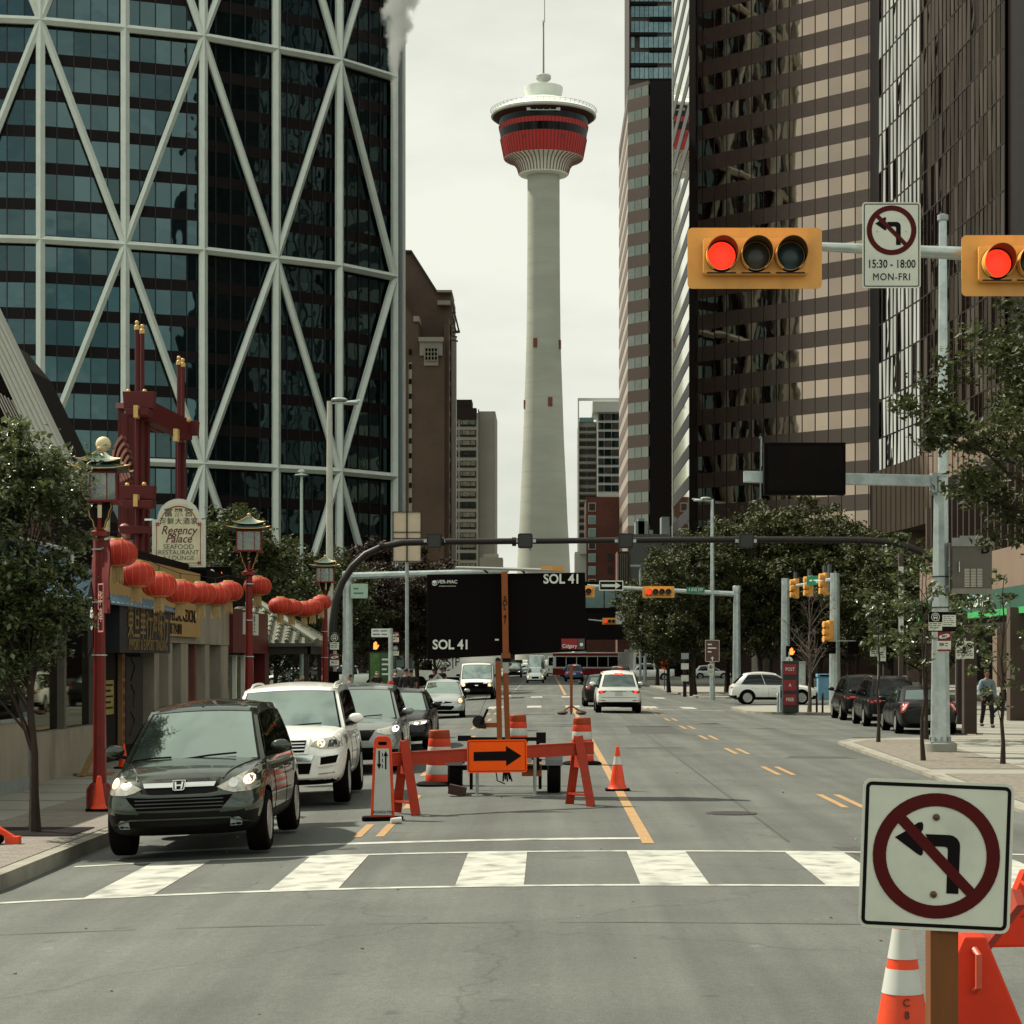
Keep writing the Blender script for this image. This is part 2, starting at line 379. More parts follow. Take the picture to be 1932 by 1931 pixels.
BARKR = mat('dark_bark', (.030, .020, .014), .9, var=.3, scale=14, bump=.008, bscale=20, zscale=.3)
LEAFA = mat('leaf_green', (.078, .096, .034), .34, var=.25, scale=.7, island=.6, transl=.35, spec=.6)
LEAFB = mat('dark_leaf_green', (.046, .052, .014), .6, var=.25, scale=.5, island=.5, transl=.2, spec=.3)
LEAFC = mat('olive_leaf_green', (.050, .060, .019), .6, var=.3, scale=.3, island=.5, transl=.25, spec=.3)
LEAFR = mat('dull_red_leaf', (.030, .019, .011), .6, var=.3, scale=.3, island=.5, transl=.2, spec=.3)
def poly_mesh(name, poly, z0, z1, m, kind='structure'):
	bm = bmesh.new(); vs = [bm.verts.new((a, b, z1)) for a, b in poly]; f = bm.faces.new(vs)
	if z0 is not None:
		r = bmesh.ops.extrude_face_region(bm, geom=[f]);
		for v in [q for q in r['geom'] if isinstance(q, bmesh.types.BMVert)]: v.co.z = z0
	bmesh.ops.recalc_face_normals(bm, faces=bm.faces); bmesh.ops.triangulate(bm, faces=bm.faces)
	if z0 is None:
		for f in bm.faces:
			if f.normal.z < 0: f.normal_flip()
	me = bpy.data.meshes.new(name); bm.to_mesh(me); bm.free(); me.materials.append(m)
	o = bpy.data.objects.new(name, me); C.objects.link(o); o['kind'] = kind
	return o
gm = mat('bare_ground', (.14, .135, .11), .9, var=.2, scale=.05)
poly_mesh('ground', [(-3000, -500), (3000, -500), (3000, 5000), (-3000, 5000)], None, -.34, gm)
xs = [-90, -60, -30, -12] + [-5.6 + i * .4 for i in range(37)] + [14, 30, 60, 90]
ys = [-40, 0, 10, 20, 30, 45, 60, 90, 130, 200, 300, 500, 720]
mb = MB(); nx = len(xs)
vv = [(x, y, crown(x)) for y in ys for x in xs]
mb.add(vv, [(j*nx+i, j*nx+i+1, (j+1)*nx+i+1, (j+1)*nx+i) for j in range(len(ys)-1) for i in range(nx-1)], 0, True)
o = mb.build('road', ASPH, fix=False); o['kind'] = 'structure'
def mark(mb, quad, lift=.005, nx=8, mi=0):
	"""quad: near-left, near-right, far-right, far-left on the plan; follows the camber"""
	a, b, c, d = [Vector(q) for q in quad]; vs = []
	for i in range(nx + 1):
		t = i / nx
		p, q = a.lerp(b, t), d.lerp(c, t)
		vs += [(p.x, p.y, crown(p.x) + lift), (q.x, q.y, crown(q.x) + lift)]
	mb.add(vs, [(2*i, 2*i+2, 2*i+3, 2*i+1) for i in range(nx)], mi)
TAR = mat('fresh_tar', (.055, .055, .05), .8, var=.2, scale=3)
mb = MB()
mark(mb, [(3.5, 22.4), (30, 22.0), (30, 24.2), (3.3, 23.9)], .0025)
mark(mb, [(-1.2, 35.3), (.9, 34.9), (.95, 35.3), (-1.2, 35.7)], .0025)
mark(mb, [(1.9, 50), (3.4, 50.5), (3.3, 51.2), (2.0, 50.7)], .0025)
mark(mb, [(5.3, 46), (7.0, 46.6), (6.9, 47.5), (5.6, 47.2)], .0025)
mark(mb, [(-5.6, 60.0), (7.6, 59.5), (7.6, 59.62), (-5.6, 60.12)], .0025)
mark(mb, [(2.5, 60.5), (4.1, 60.4), (4.1, 68), (2.6, 68)], .0025); mark(mb, [(-5.6, 17.2), (7, 16.6), (7, 16.66), (-5.6, 17.26)], .0025)
mark(mb, [(2.86, 24.5), (2.9, 24.5), (2.95, 90), (2.91, 90)], .0025, nx=1); mark(mb, [(5.9, 33), (6.5, 33.2), (6.4, 36), (5.9, 36)], .0025)
o = mb.build('road_patch', TAR, fix=False); o['kind'] = 'structure'
mb = MB()
def crosswalk(mb, y0, y1, xa, xb, xs0, wid, per):
	mark(mb, [(xa, y0), (xb, y0), (xb, y0 + .14), (xa, y0 + .14)], nx=16)
	mark(mb, [(xa, y1 - .14), (xb, y1 - .14), (xb, y1), (xa, y1)], nx=16)
	x = xs0
	while x < xb - wid:
		if x > xa: mark(mb, [(x, y0 + .14), (x + wid, y0 + .14), (x + wid, y1 - .14), (x, y1 - .14)], nx=3)
		x += per
crosswalk(mb, 19.65, 23.3, -5.3, 7.2, -4.42, .66, 1.775)
mark(mb, [(-4.8, 24.45), (1.2, 24.75), (1.2, 25.0), (-4.8, 24.7)], nx=12)
crosswalk(mb, 93.4, 97.2, -5.2, 8.4, -4.42, .66, 1.775)
crosswalk(mb, 118.2, 122.0, -5.2, 8.6, -4.42, .66, 1.775)
mark(mb, [(1.3, 90.9), (7.9, 90.9), (7.9, 91.3), (1.3, 91.3)])
mark(mb, [(-5.2, 124.4), (1.1, 124.4), (1.1, 124.9), (-5.2, 124.9)])
k = 126
while k < 250:
	mark(mb, [(-2.28, k), (-2.16, k), (-2.16, k + 3), (-2.28, k + 3)], nx=1); k += 9
o = mb.build('crosswalk_marking', WHITEPAINT, fix=False); o['kind'] = 'structure'
mb = MB()
mark(mb, [(1.13, 24.2), (1.27, 24.2), (1.27, 92.5), (1.13, 92.5)], nx=1)
mark(mb, [(1.10, 126), (1.28, 126), (1.28, 330), (1.10, 330)], nx=1)
for X0 in (4.55, -2.2):
	k = 30.4
	while k < 92:
		for d in (-.14, .14): mark(mb, [(X0 + d - .055, k), (X0 + d + .055, k), (X0 + d + .055, k + 3), (X0 + d - .055, k + 3)], nx=1)
		k += 8.7
for d in (-.14, .14): mark(mb, [(-2.2 + d - .055, 25.6), (-2.2 + d + .055, 25.6), (-2.2 + d + .055, 27.6), (-2.2 + d - .055, 27.6)], nx=1)
o = mb.build('lane_marking', YELPAINT, fix=False); o['kind'] = 'structure'
def arc(cx, cy, r, a0, a1, n=8):
	return [(cx + r * math.cos(R(a0 + (a1 - a0) * i / n)), cy + r * math.sin(R(a0 + (a1 - a0) * i / n))) for i in range(n + 1)]
SWZ = -.03
left1 = [(-60, 18.0)] + arc(-8.6, 21, 3.0, -90, 0) + [(-5.6, 88)] + arc(-9.6, 88, 4, 0, 90)[1:] + [(-60, 92)]
left2 = [(-70, 125)] + arc(-9.6, 129, 4, -90, 0) + [(-5.6, 640), (-70, 640)]
right1 = [(60, 21.5), (60, 99)] + arc(12.6, 95, 4, 90, 180) + [(8.6, 88.5)] + arc(11.6, 88.5, 3.0, 180, 225, 5) + [(12.9, 84.5), (12.9, 60.6)] + \
		 arc(11.9, 60.6, 1.0, 0, -70, 5)[1:] + [(8.55, 57.0), (7.9, 55.4), (7.75, 52), (7.45, 41), (6.95, 29.4), (6.9, 26.5)] + arc(10.9, 26, 4, 180, 262, 6)
right2 = [(60, 119.5), (60, 640), (8.9, 640), (8.9, 127)] + arc(14.9, 126, 6, 180, 270)
for nm, pl in (('sidewalk_left', left1), ('sidewalk_left_beyond', left2), ('sidewalk_right', right1), ('sidewalk_right_beyond', right2)):
	o = poly_mesh(nm, pl, -.3, SWZ, CONC)
def kerb(name, line, closed=False):
	mb = MB()
	n = len(line); wdt = .17
	for i in range(n - 1):
		a, b = Vector(line[i]), Vector(line[i+1]); d = (b - a).normalized(); q = Vector((-d.y, d.x)) * wdt / 2
		e = d * .02
		z = SWZ + .006
		p = [(a - e - q), (b + e - q), (b + e + q), (a - e + q)]
		mb.add([(v.x, v.y, -.3) for v in p] + [(v.x, v.y, z + .0007 * (i % 2)) for v in p], [(0,1,5,4),(1,2,6,5),(2,3,7,6),(3,0,4,7),(4,5,6,7)])
	o = mb.build(name, KERB); o['kind'] = 'structure'
kerb('kerb_left', left1[:-1]); kerb('kerb_left_beyond', left2[1:12]); kerb('kerb_right', right1[1:]); kerb('kerb_right_beyond', right2[2:])
poly_mesh('paving_left', [(-7.35, 24), (-5.70, 21.5), (-5.70, 87), (-7.35, 87)], None, SWZ + .009, PAVER)
BR2 = mat('planting_bed_soil', (.17, .15, .12), .95, var=.3, scale=6, bump=.01)
poly_mesh('paving_right', [(7.66, 41.2), (8.12, 54.6), (8.75, 56.2), (10.4, 56.4), (9.6, 41.2)], None, SWZ + .009, BR2)
poly_mesh('paving_right_near', [(7.2, 29.4), (7.62, 39.5), (9.6, 39.5), (9.4, 29.4)], None, SWZ + .009, BR2)
mb = MB()
for y in range(40, 100, 3):
	if y > 58: mb.box(13.2, 30, y, y + .03, SWZ - .01, SWZ + .004)
	else: mb.box(8.6 if y > 41 else 9.7, 24, y, y + .03, SWZ - .01, SWZ + .004)
for y in range(24, 88, 2): mb.box(-9.0, -7.36, y, y + .03, SWZ - .01, SWZ + .004)
o = mb.build('pavement_joint', mat('joint_dark', (.12, .11, .09), .9)); o['kind'] = 'structure'
GR = mat('rough_grass', (.05, .075, .022), .95, var=.4, scale=8, bump=.03)
poly_mesh('grass_strip', [(-9.5, 132), (-9.5, 230), (-60, 230), (-60, 132)], None, SWZ + .009, GR)
hm = mat('far_ground', (.10, .11, .08), .95, var=.3, scale=.02)
for i, (x, y) in enumerate(((2.6, 29.0), (-.6, 63.0), (5.6, 71.0))):
	t = thing('manhole_cover', ('iron manhole cover right of the orange line near the crosswalk', 'iron manhole cover in the lane beyond the trailer', 'iron manhole cover in the right lane before the parked black cars')[i], 'manhole cover', (x, y, crown(x) + .004))
	b = MB(); b.lathe([(.36, 0), (.36, .006), (.30, .008)], 24); b.build('frame', mat('manhole_iron', (.045, .04, .035), .7, var=.3, scale=20), t); b = MB(); b.lathe([(.29, 0), (.29, .010), (.02, .011)], 24); b.build('lid', mat('manhole_lid', (.03, .027, .024), .7, var=.4, scale=30), t)
class Face:
	"""a wall face from plan point a to b; out = towards the outside"""
	def __init__(s, a, b, side=1):
		s.a = Vector((a[0], a[1], 0)); s.b = Vector((b[0], b[1], 0)); s.L = (s.b - s.a).length
		s.d = (s.b - s.a) / s.L; s.n = Vector((s.d.y, -s.d.x, 0)) * side
	def p(s, u, z, o=0): q = s.a + s.d * u + s.n * o; return (q.x, q.y, z)
	def quad(s, mb, u0, u1, z0, z1, o=0, mi=0, jit=0):
		j = [random.uniform(-jit, jit) for _ in range(2)] if jit else (0, 0)
		mb.add([s.p(u0, z0, o + j[0]), s.p(u1, z0, o - j[0] + j[1]), s.p(u1, z1, o - j[0] - j[1]), s.p(u0, z1, o + j[0] - 2*j[1])] if False else
			   [s.p(u0, z0, o + j[0]), s.p(u1, z0, o + j[1]), s.p(u1, z1, o - j[0]), s.p(u0, z1, o - j[1])], [(0,1,2),(0,2,3)] if False else [(0,1,2,3)], mi)
	def bar(s, mb, u0, u1, z0, z1, o0, o1, mi=0):
		P = [s.p(u0,z0,o0), s.p(u1,z0,o0), s.p(u1,z0,o1), s.p(u0,z0,o1), s.p(u0,z1,o0), s.p(u1,z1,o0), s.p(u1,z1,o1), s.p(u0,z1,o1)]
		mb.add(P, [(0,3,2,1),(4,5,6,7),(0,1,5,4),(1,2,6,5),(2,3,7,6),(3,0,4,7)], mi)
random.seed(7)
def part(mb, name, m, root, **kw): return mb.build(name, m, root, world=True, **kw)
bow = thing('diagrid_tower', 'tall curved dark glass office tower wrapped in a pale steel lattice of big triangles', 'skyscraper', (-40, 245, 0))
BG = glassmat('tower_blue_glass', (.46, .72, .76), (.002, .005, .006), refl=.105, wav=.04, wscale=.22, island=.4, gmax=.22)
BS = mat('tower_spandrel', (.010, .006, .006), .6, spec=.15, var=.1, scale=.2)
STEEL = mat('pale_lattice_steel', (.64, .68, .62), .5, var=.07, scale=.6, spec=.4)
bp = [(-92, 236.5), (-83.8, 233.2), (-75, 231.0), (-66, 230.6), (-56.7, 231.9), (-47.8, 234.8), (-39.4, 237.9), (-31.6, 242.9), (-24.6, 247.5), (-18.5, 254.7)]
LV = [0, 24.7, 49.3, 73.9, 98.5, 123.1]
K0 = 4   # index of the point seen at x = 76
gl, spd, mul_ = MB(), MB(), MB()
for i in range(len(bp) - 1):
	F_ = Face(bp[i], bp[i+1])
	for fl in range(30):
		z = fl * 4.103
		F_.quad(spd, 0, F_.L, z - .55, z + .75, -.82)
		for k in range(5):
			F_.quad(gl, F_.L * k / 5 + .02, F_.L * (k + 1) / 5 - .02, z + .75, z + 3.56, -.85, jit=.012)
	for k in range(1, 5): F_.bar(mul_, F_.L * k / 5 - .05, F_.L * k / 5 + .05, 0, 123, -.84, -.70)
part(gl, 'glass', BG, bow, fix=False); part(spd, 'spandrel', BS, bow, fix=False)
part(mul_, 'mullion', mat('tower_mullion', (.02, .022, .022), .5), bow)
mb = MB()
back = [(-18.3, 262), (-22, 300), (-95, 300)]
inner = [Face(bp[i], bp[i+1]).p(0, 0, -1.0)[:2] for i in range(len(bp) - 1)] + [(-19.3, 255.2)]
mb.prism(inner + [(-19.2, 262), (-23, 300), (-95, 300)], 0, 122.6, 'xy')
part(mb, 'core_wall', mat('tower_core', (.004, .004, .004), .5, spec=.1), bow)
SF = Face((-18.5, 254.7), (-18.3, 268)); mb = MB()
for fl in range(30): SF.bar(mb, .9, 13, fl * 4.103 + .8, fl * 4.103 + 3.5, -.9, -.5)
part(mb, 'side_glass', BG, bow)
def chevron(a, b, wv, proud=.75):
	"""lattice member: a shallow ridge profile from a to b, half width wv (vector in the wall plane)"""
	a, b, wv = Vector(a), Vector(b), Vector(wv)
	out_ = (b - a).cross(wv).normalized()
	if out_.y > 0: out_ = -out_
	mb = MB(); P = []
	for q in (a, b): P += [q - wv, q + out_ * proud, q + wv, q - out_ * .5 + wv * .9, q - out_ * .5 - wv * .9]
	mb.add(P, [(0,1,6,5),(1,2,7,6),(2,3,8,7),(3,4,9,8),(4,0,5,9),(0,4,3,2,1),(5,6,7,8,9)])
	return mb
joint = mat('lattice_joint', (.20, .23, .21), .5)
for k in range(len(bp)):
	f0 = Face(bp[max(0, k-1)], bp[k] if k else bp[1]); f1 = Face(bp[k] if k < len(bp)-1 else bp[k-1], bp[min(k+1, len(bp)-1)])
	t = (f0.d + f1.d).normalized()
	x, y = bp[k]
	col = chevron((x, y, 0), (x, y, 123.3), t * (.50 if k < 9 else .42), .42)
	c_ = part(col, 'column', STEEL, bow)
for k in range(len(bp) - 1):
	a, b = bp[k], bp[k+1]
	for l in range(1, 6):
		part(chevron((*a, LV[l]), (*b, LV[l]), (0, 0, -.44), .42), 'ring_beam', STEEL, bow)
	for l in range(5):
		par = (k - K0 + l) % 2
		p, q = ((*a, LV[l]), (*b, LV[l+1])) if par else ((*a, LV[l+1]), (*b, LV[l]))
		p, q = Vector(p), Vector(q); d = (q - p).normalized(); nrm = Face(a, b).n; sd_ = d.cross(nrm).normalized() * .42
		part(chevron(p, q, sd_, .36), 'diagonal_brace', STEEL, bow)
mb = MB(); mb.box(-18.9, -17.6, 255.6, 259.2, 0, 123.3); part(mb, 'corner_post', STEEL, bow)
mb = MB(); mb.box(-18.35, -17.75, 254.9, 255.55, 0, 123.3); part(mb, 'corner_groove', mat('tower_groove', (.16, .18, .18), .5), bow)
TY = 620.0; TX = X_(1025.5, TY); S = TY / FOC
tow = thing('observation_tower', 'tall pale concrete observation tower with a red and white pod on top', 'tower', (TX, TY, 0))
CT = mat('tower_concrete', (.30, .305, .255), .85, var=.10, scale=.05, zscale=3.0, stain=(.20, .21, .18), stain_amt=.5, stain_scale=.03)
def zp(y): return (VY - y) * S + CAMZ
prof = [(54, 1245), (52, 1120), (49, 1050), (45.5, 985), (42, 903), (38.5, 830), (36, 753), (33.8, 690), (32.3, 644), (31.3, 560), (30.6, 460), (30.3, 333)]
mb = MB(); mb.lathe([(r * S, zp(y)) for r, y in prof], 64)
part(mb, 'shaft', CT, None) if False else mb.build('shaft', CT, tow)
mb = MB()
for y in range(360, 1060, 28):
	rr = None
	for (r0, y0), (r1, y1) in zip(prof, prof[1:]):
		if y1 <= y <= y0: rr = r0 + (r1 - r0) * (y0 - y) / (y0 - y1)
	mb.lathe([((rr + .12) * S, zp(y) - .12), ((rr + .12) * S, zp(y) + .12)], 64)
mb.build('pour_joint', mat('pour_joint', (.29, .29, .25), .9), tow)
for x, y, w_, h_ in ((1010, 651, 7, 17), (1056, 652, 7, 17), (1038, 762, 8, 17), (990, 764, 6, 16)):
	dx = x - 1025.5; rr = 33 if y < 700 else 36.5
	a = math.asin(max(-1, min(1, dx / rr))); mb = MB()
	M = Matrix.Rotation(a, 3, 'Z')
	mb.obox((math.sin(a) * rr * S, -math.cos(a) * rr * S, zp(y)), (w_ * S, .5, h_ * S), M)
	mb.build('slot_window', mat('slot_window', (.13, .035, .022), .7), tow)
red = mat('pod_red', (.34, .018, .016), .5, var=.06, scale=.2)
redl = mat('pod_seam', (.13, .02, .018), .6)
whi = mat('pod_white', (.56, .59, .53), .5, var=.06, scale=.2)
wgl = glassmat('pod_glass', (.5, .55, .55), (.003, .001, .001), refl=.02, wav=0, gmax=.25)
def ring(name, pr, m, n=72): b = MB(); b.lathe([(r * S, zp(y)) for r, y in pr], n); return b.build(name, m, tow)
ring('collar', [(30, 333), (45.5, 331), (46.5, 327), (50, 316), (57, 307), (66, 302.5), (74.5, 300)], whi)
ring('red_band', [(74.5, 300), (81.5, 264)], red)
ring('window_band', [(80.7, 264), (82.8, 249)], wgl)
ring('red_band', [(82.9, 249.1), (84.2, 240)], red)
ring('gallery_glass', [(83.2, 240), (84.8, 224)], wgl)
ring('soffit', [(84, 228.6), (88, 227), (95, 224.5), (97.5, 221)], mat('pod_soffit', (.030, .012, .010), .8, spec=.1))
ring('roof_rim', [(96, 223.0), (99.3, 221.4), (99.5, 219), (96, 216)], mat('rim_grey', (.36, .37, .33), .6))
ring('roof', [(98.5, 217), (90, 211), (76, 203), (60, 196), (46, 191), (33, 188.2)], mat('pod_roof', (.74, .76, .70), .3, var=.04))
ring('roof_drum', [(33, 189), (33, 186), (36.5, 170), (36.5, 165.5), (3, 164.8)], whi, 40)
ring('mast_neck', [(4.2, 166), (4.2, 153), (5.5, 151)], whi, 16)
ring('mast_disc', [(4.5, 154), (11, 152.5), (14, 149), (14.2, 143.5), (12, 141.5), (2.5, 140.8)], mat('mast_disc', (.36, .37, .34), .5), 32)
b = MB(); b.tube([(0, 0, zp(142)), (0, 0, zp(42))], [1.9 * S, 1.4 * S], 8); b.tube([(0.3, 0, zp(42)), (.3, 0, zp(-60))], [.8 * S, .55 * S], 6)
b.tube([(-.9 * S, 0, zp(50)), (-.9 * S, 0, zp(38))], .9 * S, 6)
b.build('mast', mat('mast_steel', (.20, .17, .16), .6), tow)
b = MB()
for k in range(72):
	a = 2 * math.pi * k / 72
	c_, s_ = math.cos(a), math.sin(a)
	P = [(74.7, 300.2), (81.7, 264)], [(83.0, 249), (84.4, 240)]
	for (r0, y0), (r1, y1) in P: b.beam((c_*r0*S, s_*r0*S, zp(y0)), (c_*r1*S, s_*r1*S, zp(y1)), .16, .22)
b.build('panel_seam', redl, tow)
b = MB()
for k in range(48):
	a = 2 * math.pi * k / 48; c_, s_ = math.cos(a), math.sin(a)
	L_ = [(46.3, 329), (50.2, 316.3), (57.2, 307.6), (66, 303), (74, 300.7)]
	for (r0, y0), (r1, y1) in zip(L_, L_[1:]): b.beam((c_*r0*S, s_*r0*S, zp(y0)), (c_*r1*S, s_*r1*S, zp(y1)), .28, .34)
b.build('collar_rib', mat('collar_rib', (.20, .10, .085), .7), tow)
b = MB()
for k in range(60):
	a = 2 * math.pi * k / 60; c_, s_ = math.cos(a), math.sin(a)
	b.beam((c_*97*S, s_*97*S, zp(215)), (c_*100.5*S, s_*100.5*S, zp(209.5)), .10, .10)
	a2 = 2 * math.pi * (k + 1) / 60; c2, s2 = math.cos(a2), math.sin(a2)
	b.beam((c_*100.5*S, s_*100.5*S, zp(209.5)), (c2*100.5*S, s2*100.5*S, zp(209.5)), .10, .10)
	b.beam((c_*99*S, s_*99*S, zp(212)), (c2*99*S, s2*99*S, zp(212)), .07, .07)
b.build('roof_railing', mat('railing_grey', (.34, .34, .31), .5), tow)
b = MB()
for x in (-24, -12, 0, 12, 24): b.box(x*S-.12, x*S+.12, -86.6*S, -86.0*S, zp(230), zp(213))
for y in (213, 221, 230): b.box(-24*S, 24*S, -86.7*S, -86.1*S, zp(y)-.12, zp(y)+.12)
for sx in (-1, 1): b.box(sx*24*S, sx*31*S, -87*S, -85.6*S, zp(231), zp(215))
b.build('balcony_frame', mat('pod_frame', (.42, .47, .45), .5), tow)
for x in (-36, 35):
	b = MB(); rr = 78.5; a = math.asin(x / rr); b.obox((math.sin(a)*rr*S, -math.cos(a)*rr*S, zp(270)), (1.3, .5, 2.0), Matrix.Rotation(a, 3, 'Z')); b.build('service_hatch', redl, tow)
BRK = brickm('brown_brick', (.080, .050, .033), (.092, .058, .038), (.07, .048, .035), .6, .22)
CREAM = mat('cream_stone', (.25, .235, .19), .8, var=.08, scale=.3)
WGL = glassmat('teal_window_glass', (.42, .60, .60), (.008, .014, .015), refl=.14, wav=.01)
bk = thing('brick_office_block', 'brown brick block with sloping gable roofs rising behind the lattice tower', 'building', (X_(800, 400), 405, 0))
def bx(root, name, m, x0, x1, Y, ytop, ybot=None, depth=12, o=0, zb=0):
	"""block spanning photo columns x0..x1 at distance Y"""
	mb = MB(); mb.box(X_(x0, Y), X_(x1, Y), Y - o, Y + depth, Z_(ybot, Y) if ybot else zb, Z_(ytop, Y)); return part(mb, name, m, root)
Y = 408
mb = MB(); mb.prism([(X_(700, Y), 0), (X_(852, Y), 0), (X_(852, Y), Z_(551, Y)), (X_(823, Y), Z_(551, Y)), (X_(776, Y), Z_(477, Y)), (X_(700, Y), Z_(475, Y))], Y, Y + 18, 'xz'); part(mb, 'wall', BRK, bk)
mb = MB(); mb.prism([(X_(700, Y), Z_(475, Y)), (X_(776, Y), Z_(477, Y)), (X_(823, Y), Z_(551, Y)), (X_(825, Y), Z_(549, Y)), (X_(777, Y), Z_(473, Y)), (X_(700, Y), Z_(471, Y))], Y - .6, Y + 18, 'xz'); part(mb, 'roof', mat('dark_roof_metal', (.03, .024, .02), .5), bk)
bx(bk, 'cornice', CREAM, 825, 853, Y, 549, 553, 10, 1.2); bx(bk, 'cornice', CREAM, 826, 850, Y, 569, 577, 8, 1.4)
Y = 400
mb = MB(); mb.prism([(X_(735, Y), 0), (X_(789, Y), 0), (X_(789, Y), Z_(598, Y)), (X_(779, Y), Z_(598, Y)), (X_(757, Y), Z_(563, Y)), (X_(735, Y), Z_(530, Y))], Y, Y + 8, 'xz'); part(mb, 'gable_wall', BRK, bk)
bx(bk, 'parapet', CREAM, 780, 791, Y, 597, 607, 6, .5)
bx(bk, 'front_wall', BRK, 789, 838, Y, 640, None, 8, .0)
bx(bk, 'cornice', CREAM, 790, 837, Y, 637, 645, 8.2, .8); bx(bk, 'stone_panel', CREAM, 792, 835, Y, 645, 671, 8.1, .35); bx(bk, 'stone_panel', CREAM, 800, 827, Y, 671, 690, 8, .3)
wb = bx(bk, 'window', WGL, 802, 825.5, Y, 657, 680.5, 1, .5)
mb = MB()
for k in range(5): xx = X_(802 + 23.5 * k / 4, Y); mb.box(xx-.07, xx+.07, Y-.62, Y-.5, Z_(680.5, Y), Z_(657, Y))
for k in range(4): zz = Z_(657 + 23.5 * k / 3, Y); mb.box(X_(802, Y), X_(825.5, Y), Y-.61, Y-.5, zz-.07, zz+.07)
part(mb, 'window_frame', CREAM, wb)
bx(bk, 'pilaster', CREAM, 771, 777.5, Y, 684, None, 1, .18); bx(bk, 'pilaster', CREAM, 758, 761, Y, 684, None, 1, .18)
for k in range(13):
	yy = 664 + k * 28
	for x0, x1 in ((771.5, 777), (757.5, 760.5)): bx(bk, 'window', WGL, x0, x1, Y, yy - 5, yy + 5, 1, .25)
Y = 402; bx(bk, 'side_wall', BRK, 838, 847, Y, 610, None, 12, .2)
mb = MB(); mb.prism([(X_(847, 402), 402), (X_(858.5, 430), 430), (X_(852, 430), 431), (X_(840, 402), 403)], 0, Z_(600, 402), 'xy'); part(mb, 'street_wall', BRK, bk)
sfc = Face((X_(847, 402), 402), (X_(858.5, 430), 430)); mb = MB(); m2_ = MB()
for k in range(22):
	sfc.bar(mb, 3, sfc.L - .5, 3 + k * 3, 4.9 + k * 3, -.2, .12)
part(mb, 'street_window', WGL, bk); sfc.bar(m2_, sfc.L - 2.5, sfc.L, 0, 69, -.2, .35); part(m2_, 'corner_trim', mat('pale_blue_trim', (.30, .37, .37), .5), bk)
mb = MB()
for k in range(6):
	y0 = 600 + k * 8; mb.beam((X_(846, 410), 410, Z_(y0, 410)), (X_(856 + k * 1.6, 410), 410, Z_(y0 + 4, 410)), .25, .3)
mb.beam((X_(850, 410), 410, Z_(560, 410)), (X_(866, 410), 410, Z_(625, 410)), .3, .35)
mb.beam((X_(846, 411), 411, Z_(566, 410)), (X_(861, 411), 411, Z_(626, 410)), .3, .3)
mb.beam((X_(850, 411), 411, Z_(626, 410)), (X_(868, 411), 411, Z_(624, 410)), .4, .5)
mb.beam((X_(848, 411), 411, Z_(590, 410)), (X_(860, 411), 411, Z_(588, 410)), .4, .4)
part(mb, 'roof_trellis', mat('trellis_steel', (.07, .065, .06), .6), bk)
Y = 560; ho = thing('hotel_slab', 'slim concrete tower with rows of wide windows beside a blank grey wing', 'building', (X_(890, Y), Y, 0))
HC = mat('hotel_concrete', (.20, .185, .155), .85, var=.08, scale=.06, zscale=4)
HD = mat('hotel_dark_band', (.016, .010, .008), .7, spec=.1)
bx(ho, 'wall', HC, 850, 902, Y, 779, None, 20); bx(ho, 'plant_room', HD, 850, 890, Y, 753, 777, 10, -1); bx(ho, 'dark_top', HD, 862, 899, Y, 770, 791, 4, .4)
bx(ho, 'blank_wing', HC, 903.5, 931, Y + 6, 776, None, 22); bx(ho, 'wing_side', mat('hotel_side', (.20, .19, .16), .85), 931, 934.5, Y + 6.2, 776, None, 24)
bx(ho, 'reveal', HD, 902, 903.5, Y + 4, 772, None, 4)
PALEG = glassmat('pale_window_glass', (.80, .88, .74), (.10, .115, .09), refl=.25, wav=.006)
for k in range(17):
	y0 = 793 + k * 19.35
	wn = bx(ho, 'window_row', HD, 868, 898, Y, y0 - 1, y0 + 11.5, .5, .25)
	gm2 = PALEG if (k * 7) % 5 not in (1,) else WGL
	mb = MB()
	for a, b_ in ((869, 872), (873, 886.5), (887.5, 896.5)): mb.box(X_(a, Y), X_(b_, Y), Y - .34, Y - .2, Z_(y0 + 8, Y), Z_(y0, Y))
	part(mb, 'pane', gm2, wn)
	wn = bx(ho, 'window_row', HD, 859.5, 864, Y, y0 - 1, y0 + 11.5, .5, .25)
	mb = MB(); mb.box(X_(860, Y), X_(863.6, Y), Y - .34, Y - .2, Z_(y0 + 8, Y), Z_(y0, Y)); part(mb, 'pane', gm2, wn)
low = thing('low_roof_building', 'low pale building with a flat parapet beneath the blank grey wing', 'building', (X_(925, 520), 520, 0))
bx(low, 'wall', HC, 905, 948, 520, 1052, None, 10); bx(low, 'roof_unit', CREAM, 912, 940, 521, 1045, 1053, 5)
Y = 480; co = thing('condo_tower', 'white framed apartment tower with balconies and a blue glass corner', 'building', (X_(1130, Y), Y, 0))
CW = mat('condo_white', (.46, .48, .43), .6, var=.05, scale=.2)
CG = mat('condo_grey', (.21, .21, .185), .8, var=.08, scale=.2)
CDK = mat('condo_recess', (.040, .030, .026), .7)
bx(co, 'wall', CG, 1091, 1128, Y, 796, None, 18)
mb = MB(); mb.box(X_(1090, Y), X_(1092.5, Y), Y - .6, Y, 0, Z_(752, Y)); mb.box(X_(1090, Y), X_(1172, Y), Y - .61, Y + .4, Z_(756, Y), Z_(751.5, Y)); part(mb, 'roof_frame', CW, co)
bx(co, 'terrace_rail', WGL, 1093, 1120, Y, 788, 796, .2, .3)
